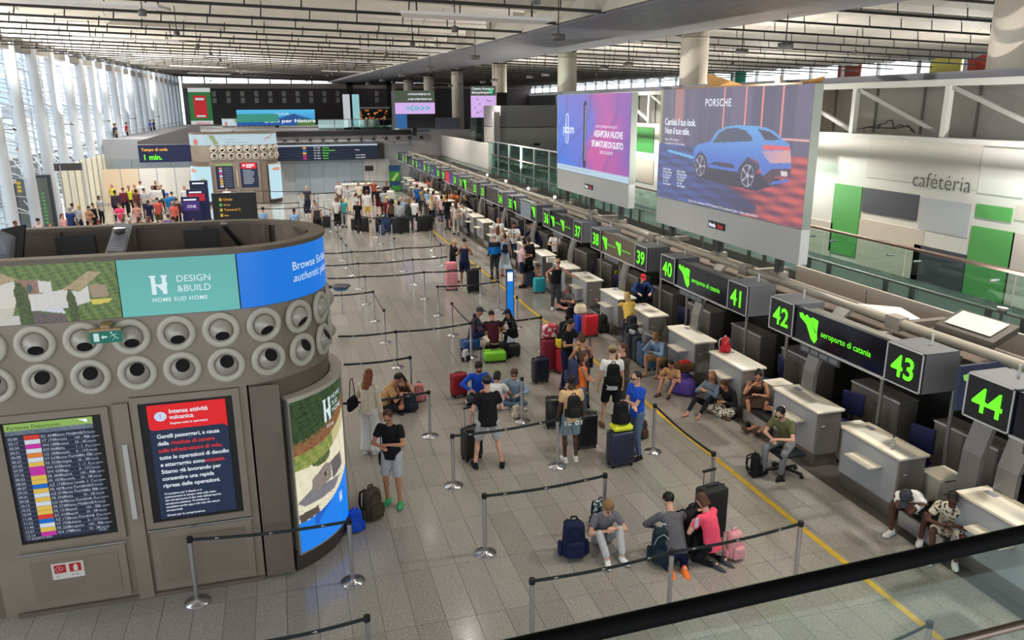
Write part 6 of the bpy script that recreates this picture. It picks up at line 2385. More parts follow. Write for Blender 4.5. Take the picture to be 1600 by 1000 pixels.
GEN = dict(body=g_body, top=g_top, bottom=g_bottom, hair=g_hair, cap=g_cap, eyes=g_eyes, glasses=g_glasses, mouth=g_mouth, beard=g_beard,
           shoel=lambda J, s, l: g_shoe(J, s, l, 'l'), shoer=lambda J, s, l: g_shoe(J, s, l, 'r'))
VOX = dict(body=(.0125, .024), top=(.018, .028), bottom=(.018, .028), hair=(.013, .024), cap=(.012, .024), shoel=(.012, .024), shoer=(.012, .024), beard=(.01, .02))
REQ = {}
POSES = dict(
    stand=dict(),
    stand2=dict(fl=(.16, -.05, .085), fr=(-.12, .06, .085), hl=(.28, -.02, .84), hr=(-.25, -.12, .86), hp=8),
    apart=dict(fl=(.24, 0, .085), fr=(-.24, .05, .085), hl=(.30, -.12, .92), hr=(-.22, -.26, 1.02), hp=12, pel=(0, 0, .92), lean=3),
    phone=dict(hl=(.05, -.30, 1.22), hr=(-.07, -.30, 1.18), el=(.8, .2, -.6), er=(-.8, .2, -.6), hp=32, hunch=8, fl=(.12, -.04, .085), fr=(-.12, .03, .085)),
    phone1=dict(hl=(.12, -.30, 1.2), el=(.6, .2, -.8), hr=(-.27, -.02, .84), hp=25, hunch=6),
    crossed=dict(hl=(-.10, -.20, 1.16), hr=(.10, -.18, 1.12), el=(.9, .0, -.5), er=(-.9, .0, -.5), hp=4),
    face=dict(hl=(.05, -.16, 1.46), el=(.6, -.3, -.8), hr=(.06, -.2, 1.1), er=(-.8, .2, -.5), hp=10),
    hips=dict(hl=(.20, .0, 1.0), hr=(-.26, -.05, .84), el=(1, .4, 0), hp=6),
    walk=dict(fl=(.10, -.24, .085), fr=(-.10, .26, .11), hl=(.26, .12, .88), hr=(-.26, -.2, .90), pel=(0, 0, .92), tr=(-.1, -1, -.35)),
    holdlow=dict(hl=(.30, -.28, .95), hr=(-.25, -.02, .84), hp=12),
    backarm=dict(hl=(.30, .2, 1.0), hr=(-.25, -.1, .86), hp=5),
    reachleft=dict(hr=(-.30, -.08, 1.1), hl=(.62, -.28, 1.12), el=(0, .3, -1), hp=2, side=6, hy=-12),
    leandesk=dict(lean=28, pel=(0, .22, .93), hl=(.16, -.42, 1.13), hr=(-.20, -.40, 1.13), el=(1, .3, -.2), er=(-1, .3, -.2), hp=15, fl=(.11, .26, .085), fr=(-.14, .30, .085)),
    leanchin=dict(lean=32, pel=(0, .25, .93), hl=(.05, -.50, 1.2), hr=(-.10, -.30, 1.38), el=(1, -.2, -.5), er=(-.5, -.6, -.8), hp=0, fl=(.11, .28, .085), fr=(-.12, .30, .085)),
    crossleg=dict(pel=(0, 0, .13), lean=12, hunch=22, hp=30, fl=(-.14, -.34, .07), fr=(.14, -.40, .08), kl=(1, -.5, .25), kr=(-1, -.5, .25), tl=(-1, -.3, 0), tr=(1, -.3, 0), hl=(.08, -.34, .36), hr=(-.10, -.34, .33), el=(.9, .1, -.3), er=(-.9, .1, -.3)),
    crossup=dict(pel=(0, 0, .13), lean=5, hunch=12, hp=12, fl=(-.14, -.34, .07), fr=(.14, -.40, .08), kl=(1, -.5, .25), kr=(-1, -.5, .25), tl=(-1, -.3, 0), tr=(1, -.3, 0), hl=(.10, -.32, .33), hr=(-.20, -.3, .33), el=(.9, .1, -.3), er=(-.9, .1, -.3)),
    kneesup=dict(pel=(0, 0, .13), lean=8, hunch=18, hp=28, fl=(.13, -.58, .085), fr=(-.13, -.62, .085), kl=(.2, -.2, 1), kr=(-.2, -.2, 1), hl=(.07, -.36, .46), hr=(-.09, -.36, .43), el=(.8, .1, -.5), er=(-.8, .1, -.5)),
    kneesback=dict(pel=(0, 0, .13), lean=-12, hunch=12, hp=22, fl=(.13, -.62, .085), fr=(-.13, -.70, .085), kl=(.2, -.2, 1), kr=(-.2, -.2, 1), hl=(.05, -.28, .55), hr=(-.07, -.28, .52), el=(.8, .1, -.6), er=(-.8, .1, -.6)),
    legsout=dict(pel=(0, 0, .12), lean=-6, hunch=12, hp=20, fl=(.05, -.80, .085), fr=(-.18, -.84, .085), kl=(.1, 0, 1), kr=(-.1, 0, 1), tl=(.1, -.6, .6), tr=(-.1, -.6, .6), hl=(.05, -.28, .5), hr=(-.07, -.28, .46), el=(.8, .1, -.6), er=(-.8, .1, -.6)),
    kneel=dict(pel=(0, 0, .31), lean=10, hunch=14, hp=35, fl=(.10, .16, .06), fr=(-.10, .18, .06), kl=(.2, -1, -.1), kr=(-.2, -1, -.1), tl=(0, 1, -.15), tr=(0, 1, -.15), hl=(.10, -.30, .62), hr=(-.12, -.28, .70), el=(.8, .1, -.6), er=(-.8, .1, -.6)),
    kneelbent=dict(pel=(0, 0, .32), lean=34, hunch=20, hp=20, fl=(.10, .16, .06), fr=(-.10, .18, .06), kl=(.2, -1, -.1), kr=(-.2, -1, -.1), tl=(0, 1, -.15), tr=(0, 1, -.15), hl=(.15, -.52, .35), hr=(-.15, -.50, .35), el=(.8, .1, 0), er=(-.8, .1, 0)),
    stool=dict(pel=(0, 0, .58), lean=16, hunch=20, hp=22, fl=(.14, -.40, .085), fr=(-.16, -.46, .085), kl=(.3, -1, .7), kr=(-.3, -1, .7), hl=(.05, -.44, .74), hr=(-.06, -.44, .72), el=(.8, .1, -.5), er=(-.8, .1, -.5)),
    lowseat=dict(pel=(0, 0, .42), lean=14, hunch=20, hp=25, fl=(.16, -.38, .085), fr=(-.14, -.44, .085), kl=(.4, -1, .8), kr=(-.3, -1, .8), hl=(.05, -.40, .66), hr=(-.07, -.40, .62), el=(.8, .1, -.5), er=(-.8, .1, -.5)),
    lowchin=dict(pel=(0, 0, .42), lean=16, hunch=14, hp=20, fl=(.16, -.34, .085), fr=(-.10, -.46, .085), kl=(.4, -1, .8), kr=(-.3, -1, .8), hl=(.03, -.40, .66), hr=(-.10, -.40, .86), el=(.8, .1, -.5), er=(-.6, -.3, -.9)),
    bowed=dict(pel=(0, 0, .42), lean=42, hunch=28, hp=38, fl=(.20, -.34, .085), fr=(-.20, -.40, .085), kl=(.4, -1, .8), kr=(-.4, -1, .8), hl=(-.10, -.50, .66), hr=(.12, -.50, .68), el=(.9, -.2, -.2), er=(-.9, -.2, -.2)),
    casesit=dict(pel=(0, 0, .38), lean=8, hunch=16, hp=10, fl=(.16, -.45, .085), fr=(-.14, -.42, .085), kl=(.3, -1, .8), kr=(-.3, -1, .8), hl=(.16, -.40, .56), hr=(-.10, -.42, .56), el=(.8, .2, -.5), er=(-.8, .2, -.5)),
)


def request(kind, pose, st, lod):
    rel = {'body': (), 'top': ('top', 'w'), 'bottom': ('bot', 'w'), 'hair': ('hair',), 'cap': ('capback',)}.get(kind, ())
    key = (kind, pose, lod) + tuple(st.get(r) for r in rel)
    if key not in REQ:
        J = skel(POSES[pose])
        b = GEN[kind](J, st, lod)
        me = bpy.data.meshes.new(kind)
        me.from_pydata(b.v, [], b.f)
        if kind in VOX:
            ob = bpy.data.objects.new('tmp', me)
            C.objects.link(ob)
            m = ob.modifiers.new('r', 'REMESH')
            m.mode = 'VOXEL'
            m.voxel_size = VOX[kind][lod]
            m.use_smooth_shade = True
            s = ob.modifiers.new('s', 'SMOOTH')
            s.factor = .5
            s.iterations = 3 if kind in ('top', 'bottom') else (1 if lod == 0 else 0)
            REQ[key] = ob
        else:
            me.polygons.foreach_set('use_smooth', [True] * len(me.polygons))
            REQ[key] = me
    return key


def finish_requests():
    bpy.context.view_layer.update()
    dg = bpy.context.evaluated_depsgraph_get()
    todo = []
    for k, ob in REQ.items():
        if isinstance(ob, bpy.types.Object):
            me = bpy.data.meshes.new_from_object(ob.evaluated_get(dg))
            me.name = k[0]
            todo.append((k, ob, me))
    for k, ob, me in todo:
        old = ob.data
        bpy.data.objects.remove(ob)
        bpy.data.meshes.remove(old)
        me.materials.clear()
        me.materials.append(None)
        REQ[k] = me
    for k, me in REQ.items():
        if not me.materials:
            me.materials.append(None)


SKIN = dict(p=lin(206, 160, 136), t=lin(184, 132, 104), d=lin(82, 54, 42), m=lin(140, 96, 72), r=lin(214, 150, 130))
HAIRC = dict(k=lin(28, 22, 22), b=lin(78, 50, 36), l=lin(134, 100, 66), g=lin(150, 146, 142), y=lin(196, 164, 110), a=lin(120, 66, 40))
PPL = []
COLS = dict(white=(224, 224, 222), black=(24, 24, 28), navy=(28, 34, 66), grey=(120, 122, 128), lgrey=(176, 178, 180), beige=(206, 172, 126), blue=(30, 78, 190), lblue=(140, 176, 214), maroon=(98, 26, 40), pink=(240, 84, 112),
            lpink=(228, 186, 196), yellow=(222, 188, 92), olive=(96, 98, 66), brown=(98, 72, 60), denim=(84, 104, 132), ldenim=(140, 164, 184), red=(190, 44, 48), green=(60, 170, 110), teal=(70, 170, 176), orange=(234, 118, 48), cream=(224, 212, 188), khaki=(150, 136, 104),
            coral=(214, 98, 84), purple=(90, 70, 150), dgrey=(60, 62, 68), skin=(0, 0, 0), tan=(190, 150, 104), dblue=(36, 60, 110), neon=(214, 224, 60))


def ccol(c):
    return lin(*(COLS[c] if isinstance(c, str) else c))


def person(loc, face, pose, label, top, topc, bot, botc, shoe='black', hair='short', hairc='k', skin='p', h=1.75, lod=0, cap=None, capback=False, glasses=False, beard=False, w=1., group=None, sit=0., xyz=None):
    st = dict(top=top, bot=bot, hair=hair, w=w, capback=capback)
    ks = [('body', 'body', SKIN[skin])]
    ks.append(('top', 'top', topc))
    ks.append(('bottom', {'shorts': 'shorts', 'skirt': 'skirt', 'dress': 'skirt'}.get(bot, 'trousers'), botc))
    if hair != 'bald':
        ks.append(('hair', 'hair', HAIRC[hairc]))
    if cap:
        ks.append(('cap', 'cap', cap))
    if beard:
        ks.append(('beard', 'beard', HAIRC[hairc]))
    if shoe:
        ks += [('shoel', 'shoe', shoe), ('shoer', 'shoe', shoe)]
    if lod == 0:
        ks += [('eyes', 'eyes', 'black'), ('mouth', 'lips', (150, 84, 78))]
        if glasses:
            ks.append(('glasses', 'glasses', 'black'))
    if shoe == 'sandal':
        ks = [k for k in ks if k[1] != 'shoe']
    keys = [(request(k, pose, st, lod), nm, c) for k, nm, c in ks]
    PPL.append((loc, face, label, keys, h, group, sit, w))


def cmat(c):
    if isinstance(c, bpy.types.Material):
        return c
    if isinstance(c, str):
        return cloth(ccol(c))
    if max(c) > 1.5:
        return cloth(lin(*c))
    return skin_mat(c)


def skin_mat(c):
    return mat('skin_%02x%02x%02x' % tuple(int(x * 255) for x in c), c, .55, spec=.35)


def build_people():
    finish_requests()
    for (loc, face, label, keys, h, group, sit, w) in PPL:
        s = h / 1.75
        t = thing('person', label, 'person', (loc[0], loc[1], sit), R(face), group, (s, s, s))
        for key, nm, c in keys:
            o = link_mesh(nm, REQ[key], t)
            o.material_slots[0].link = 'OBJECT'
            o.material_slots[0].material = cmat(c)


def at(u, v, z=0.):
    return G(u, v, z)
wavy = patt('zebra_cloth', lin(214, 206, 190), lin(40, 36, 34), 26, .52, 'noise')
leafy = patt('leaf_print_cloth', lin(206, 196, 172), lin(58, 50, 44), 20, .55, 'noise')
brownpat = patt('brown_pattern_cloth', lin(92, 80, 70), lin(62, 54, 50), 60, .5, 'noise')
darkpat = patt('dark_flecked_cloth', lin(44, 50, 60), lin(130, 140, 146), 50, .58, 'noise')
stripeb = patt('blue_block_cloth', lin(26, 120, 200), lin(30, 34, 50), .55, .45, 'wave')
yb = patt('tan_fleck_cloth', lin(196, 156, 106), lin(160, 120, 78), 40, .5, 'noise')
hoodm = patt('plum_navy_cloth', lin(84, 62, 78), lin(40, 44, 66), 2.5, .55, 'noise')
blockm = cloth(lin(20, 22, 28))
P = person
# --- nearest people
P(at(578, 706), 150, 'phone1', 'woman with long brown hair in white top and wide white trousers, standing seen from behind', 'long', 'cream', 'wide', 'white', 'white', 'long', 'a', 'p', 1.70)
P(at(613, 786), -25, 'phone', 'man with greying short hair in black tee and green trainers looking at his phone', 'tee', 'black', 'shorts', 'lgrey', 'green', 'short', 'b', 't', 1.76)
P(at(600, 640), 80, 'crossleg', 'dark-haired man in tan shirt and black shorts sitting cross-legged on the floor', 'tee', yb, 'shorts', 'black', 'black', 'short', 'k', 't', 1.75)
P(at(633, 626), -30, 'crossleg', 'woman with long dark hair bending over a game on the floor between two backpacks', 'tank', 'brown', 'shorts', 'black', 'white', 'long', 'k', 'p', 1.62)
P(at(746, 622), -5, 'crossup', 'bearded man in bright blue jacket sitting on the floor beside the red case', 'long', 'blue', 'trousers', 'dgrey', 'black', 'full', 'k', 't', 1.80, beard=True)
P(at(772, 640), 150, 'kneesup', 'woman with black hair in white tee sitting on the floor behind the broad man', 'tee', 'white', 'shorts', 'lpink', 'black', 'bob', 'k', 't', 1.64)
P(at(803, 630), -20, 'crossup', 'woman with short brown hair and glasses in light denim jacket sitting on the floor', 'long', 'ldenim', 'trousers', 'denim', 'white', 'curly', 'b', 'p', 1.66, glasses=True)
P(at(761, 729), 174, 'apart', 'broad man in black tee, pale grey shorts and backward dark cap seen from behind', 'tee', 'black', 'shorts', 'lgrey', 'black', 'short', 'k', 'p', 1.80, cap='dgrey', capback=True, w=1.12)
P(at(889, 722), 176, 'stand', 'man in beige tee, lettered denim shorts and white trainers, seen from behind', 'tee', (214, 178, 132), 'shorts', (120, 142, 152), 'white', 'short', 'k', 'd', 1.72)
P(at(952, 670), 165, 'stand2', 'man in khaki cap, white printed tee and black shorts, seen from behind', 'tee', 'white', 'shorts', 'black', 'brown', 'short', 'b', 'p', 1.78, cap='khaki')
P(at(970, 655), -80, 'face', 'woman in loose brown patterned blouse with her hand at her face', 'shirt', brownpat, 'leggings', 'dgrey', 'black', 'pony', 'b', 'p', 1.68)
P(at(990, 717), -75, 'crossed', 'man in royal blue tee and jeans and glasses, arms folded, by the ribbed case', 'tee', 'blue', 'trousers', 'denim', 'black', 'short', 'k', 'p', 1.74, glasses=True)
P(at(884, 610), 30, 'phone', 'man in black tee with dark trousers looking at his phone beside loaded trolleys', 'tee', 'black', 'trousers', 'navy', 'black', 'short', 'k', 't', 1.76)
P(at(908, 638), 185, 'phone', 'woman with pinned brown hair in strappy dark top, shoulder bag hanging at her right', 'tank', 'dgrey', 'trousers', 'dgrey', 'black', 'bun', 'b', 't', 1.68)
P(at(905, 668), 75, 'crossed', 'woman in orange top and jeans carrying a big blue backpack', 'tank', 'orange', 'trousers', 'denim', 'black', 'bob', 'b', 't', 1.66)
P(at(738, 543), 78, 'casesit', 'man in grey cap and plum hooded jacket sitting on a blue case', 'hood', hoodm, 'shorts', 'navy', 'black', 'short', 'b', 't', 1.78, cap='dgrey')
P(at(771, 549), 176, 'crossleg', 'man in dark maroon tee sitting on a lime green case, seen from behind', 'tee', (70, 22, 34), 'trousers', 'cream', 'white', 'short', 'k', 't', 1.76, sit=.22)
P(at(802, 540), -70, 'casesit', 'woman in black cap and jacket sitting opposite the man in plum hood', 'long', 'black', 'leggings', 'black', 'black', 'long', 'k', 'p', 1.66, cap='navy')
P(at(978, 547), 172, 'leanchin', 'woman in yellow sweater and navy trousers leaning on the desk, chin in hand', 'long', 'yellow', 'trousers', 'navy', 'white', 'bob', 'y', 'p', 1.70)
P(at(1000, 512), -10, 'leandesk', 'man in red cap and blue top leaning over the desk from behind', 'long', 'dblue', 'trousers', 'dgrey', 'black', 'short', 'b', 'p', 1.74, cap='red')
P(at(1030, 585), -62, 'lowchin', 'woman with glasses in grey-blue cardigan and tan shorts sitting low beside two blue cases', 'long', (128, 158, 190), 'shorts', 'tan', 'sandal', 'pony', 'l', 't', 1.68, glasses=True)
P(at(1050, 612), -50, 'kneesup', 'girl in cream shorts on the floor hidden behind the purple duffels holding her head', 'tee', 'tan', 'shorts', 'cream', 'brown', 'short', 'k', 't', 1.58)
P(at(1107, 643), -62, 'kneesback', 'blonde woman in grey denim jacket and black trousers sitting against the desk with phone', 'long', (110, 122, 136), 'leggings', 'black', 'sandal', 'long', 'l', 't', 1.68)
P(at(1139, 648), -66, 'crossleg', 'woman in black striped jersey and zebra-patterned trousers sitting on the floor', 'long', 'black', 'wide', wavy, 'brown', 'long', 'b', 't', 1.68)
P(at(1178, 655), -35, 'lowchin', 'woman in brown dress sitting on the low conveyor, hand at her mouth', 'tank', (74, 54, 46), 'skirt', (74, 54, 46), 'black', 'bun', 'k', 't', 1.70)
P(at(1216, 672), -72, 'legsout', 'woman in dark top with bare legs stretched out beside the olive tee man', 'tee', 'dgrey', 'shorts', 'black', 'brown', 'bun', 'k', 't', 1.66)
P(at(1222, 738), -62, 'stool', 'man in olive tee and grey trousers sitting on a rolling stool with clasped hands', 'tee', 'olive', 'trousers', (118, 120, 122), 'black', 'short', 'k', 'p', 1.78, glasses=True)
P((9.12, 8.86), -62, 'bowed', 'man in dark cap and white tee asleep over his folded arms on the conveyor edge', 'tee', 'white', 'shorts', 'black', 'white', 'short', 'k', 'd', 1.80, cap='dgrey')
P((9.10, 8.22), -50, 'lowseat', 'young man in leaf-print shirt sitting on the conveyor edge with his phone', 'tee', leafy, 'shorts', leafy, 'white', 'short', 'k', 'd', 1.72)
P(at(937, 850), -3, 'kneesup', 'boy in grey tee and pale grey trousers sitting on the floor looking down', 'tee', (110, 108, 116), 'trousers', 'lgrey', 'white', 'full', 'l', 'p', 1.66)
P(at(1107, 880), 205, 'kneel', 'woman with brown hair in bright pink tee and black leggings kneeling with her phone', 'tee', 'pink', 'leggings', 'black', 'dgrey', 'bob', 'b', 'p', 1.66)
P(at(1050, 887), 168, 'kneelbent', 'person in dark cap and grey jacket kneeling with orange-soled shoes over the backpacks', 'long', (92, 92, 98), 'trousers', 'navy', 'orange', 'short', 'k', 'p', 1.74, cap='black')
# --- middle distance
P(at(709, 441), 55, 'phone', 'woman with blonde bun in black hooded top behind the pink suitcase', 'hood', 'black', 'leggings', 'black', 'black', 'bun', 'y', 'p', 1.66)
P(at(727, 449), 160, 'phone', 'man in navy sleeveless top and navy shorts seen from behind beside the tall black suitcase', 'tank', 'navy', 'shorts', 'navy', 'white', 'short', 'k', 't', 1.84)
P(at(774, 436), 178, 'stand', 'man in bright blue and black jacket with grey trousers seen from behind', 'long', stripeb, 'trousers', 'dgrey', 'black', 'short', 'g', 'p', 1.74)
P(at(790, 432), 165, 'phone1', 'woman with hair bun in pale blue long dress seen from behind', 'tank', 'lblue', 'dress', (190, 206, 214), 'red', 'bun', 'b', 't', 1.68)
P(at(780, 405), -5, 'stand', 'tall steward in white shirt and dark tie facing the crowd', 'shirt', 'white', 'trousers', 'navy', 'black', 'short', 'k', 't', 1.88)
P(at(779, 416), 178, 'stand', 'woman with long auburn hair in white top and black trousers before the tall steward', 'tee', 'white', 'trousers', 'black', 'black', 'long', 'a', 'p', 1.66)
P(at(804, 412), -10, 'phone', 'bearded steward in white shirt with dark tie behind the white-topped desk', 'shirt', 'white', 'trousers', 'navy', 'black', 'short', 'k', 't', 1.78, beard=True)
P(at(816, 449), 70, 'phone', 'man in pale pink polo and dark shorts reading a paper', 'tee', 'lpink', 'shorts', 'navy', 'black', 'short', 'k', 'p', 1.74)
P(at(828, 440), 200, 'phone1', 'person in black top at the desk behind the man in the pink polo', 'long', 'black', 'trousers', 'black', 'black', 'bob', 'k', 't', 1.72)
P(at(836, 412), -75, 'leandesk', 'ginger-haired man in dark suit leaning on the white desk', 'long', 'navy', 'trousers', 'navy', 'black', 'short', 'a', 'p', 1.80)
P(at(868, 425), -30, 'phone', 'stewardess in white blouse and black trousers behind the desk, holding a tablet', 'shirt', 'white', 'trousers', 'black', 'black', 'pony', 'k', 'p', 1.68)
P(at(868, 484), -5, 'reachleft', 'woman with glasses in black sleeveless top resting one arm on a desk', 'tank', 'black', 'trousers', darkpat, 'white', 'short', 'y', 'r', 1.70, glasses=True, w=1.12)
P(at(893, 484), -60, 'crossleg', 'balding man in grey polo sitting cross-legged against the desk', 'tee', (112, 110, 112), 'shorts', 'black', 'black', 'short', 'g', 'r', 1.74)
P(at(916, 476), -40, 'kneesup', 'young man in tan tee sitting against the desk behind the white jacket', 'tee', 'tan', 'shorts', 'lgrey', 'white', 'short', 'k', 't', 1.74)
P(at(931, 486), -50, 'lowchin', 'girl with dark hair in striped tee sitting and leaning her head on her hand', 'tee', 'lgrey', 'shorts', 'maroon', 'black', 'bob', 'k', 't', 1.64)
P(at(846, 441), -60, 'kneesup', 'child with reddish hair sitting on the floor behind the turquoise case', 'tee', 'tan', 'shorts', 'coral', 'black', 'short', 'a', 'p', 1.45)
P(at(860, 438), -60, 'crossleg', 'dark-haired child in grey tee sitting on the floor between two desks', 'tee', 'lgrey', 'shorts', 'lgrey', 'white', 'bob', 'k', 'p', 1.40)
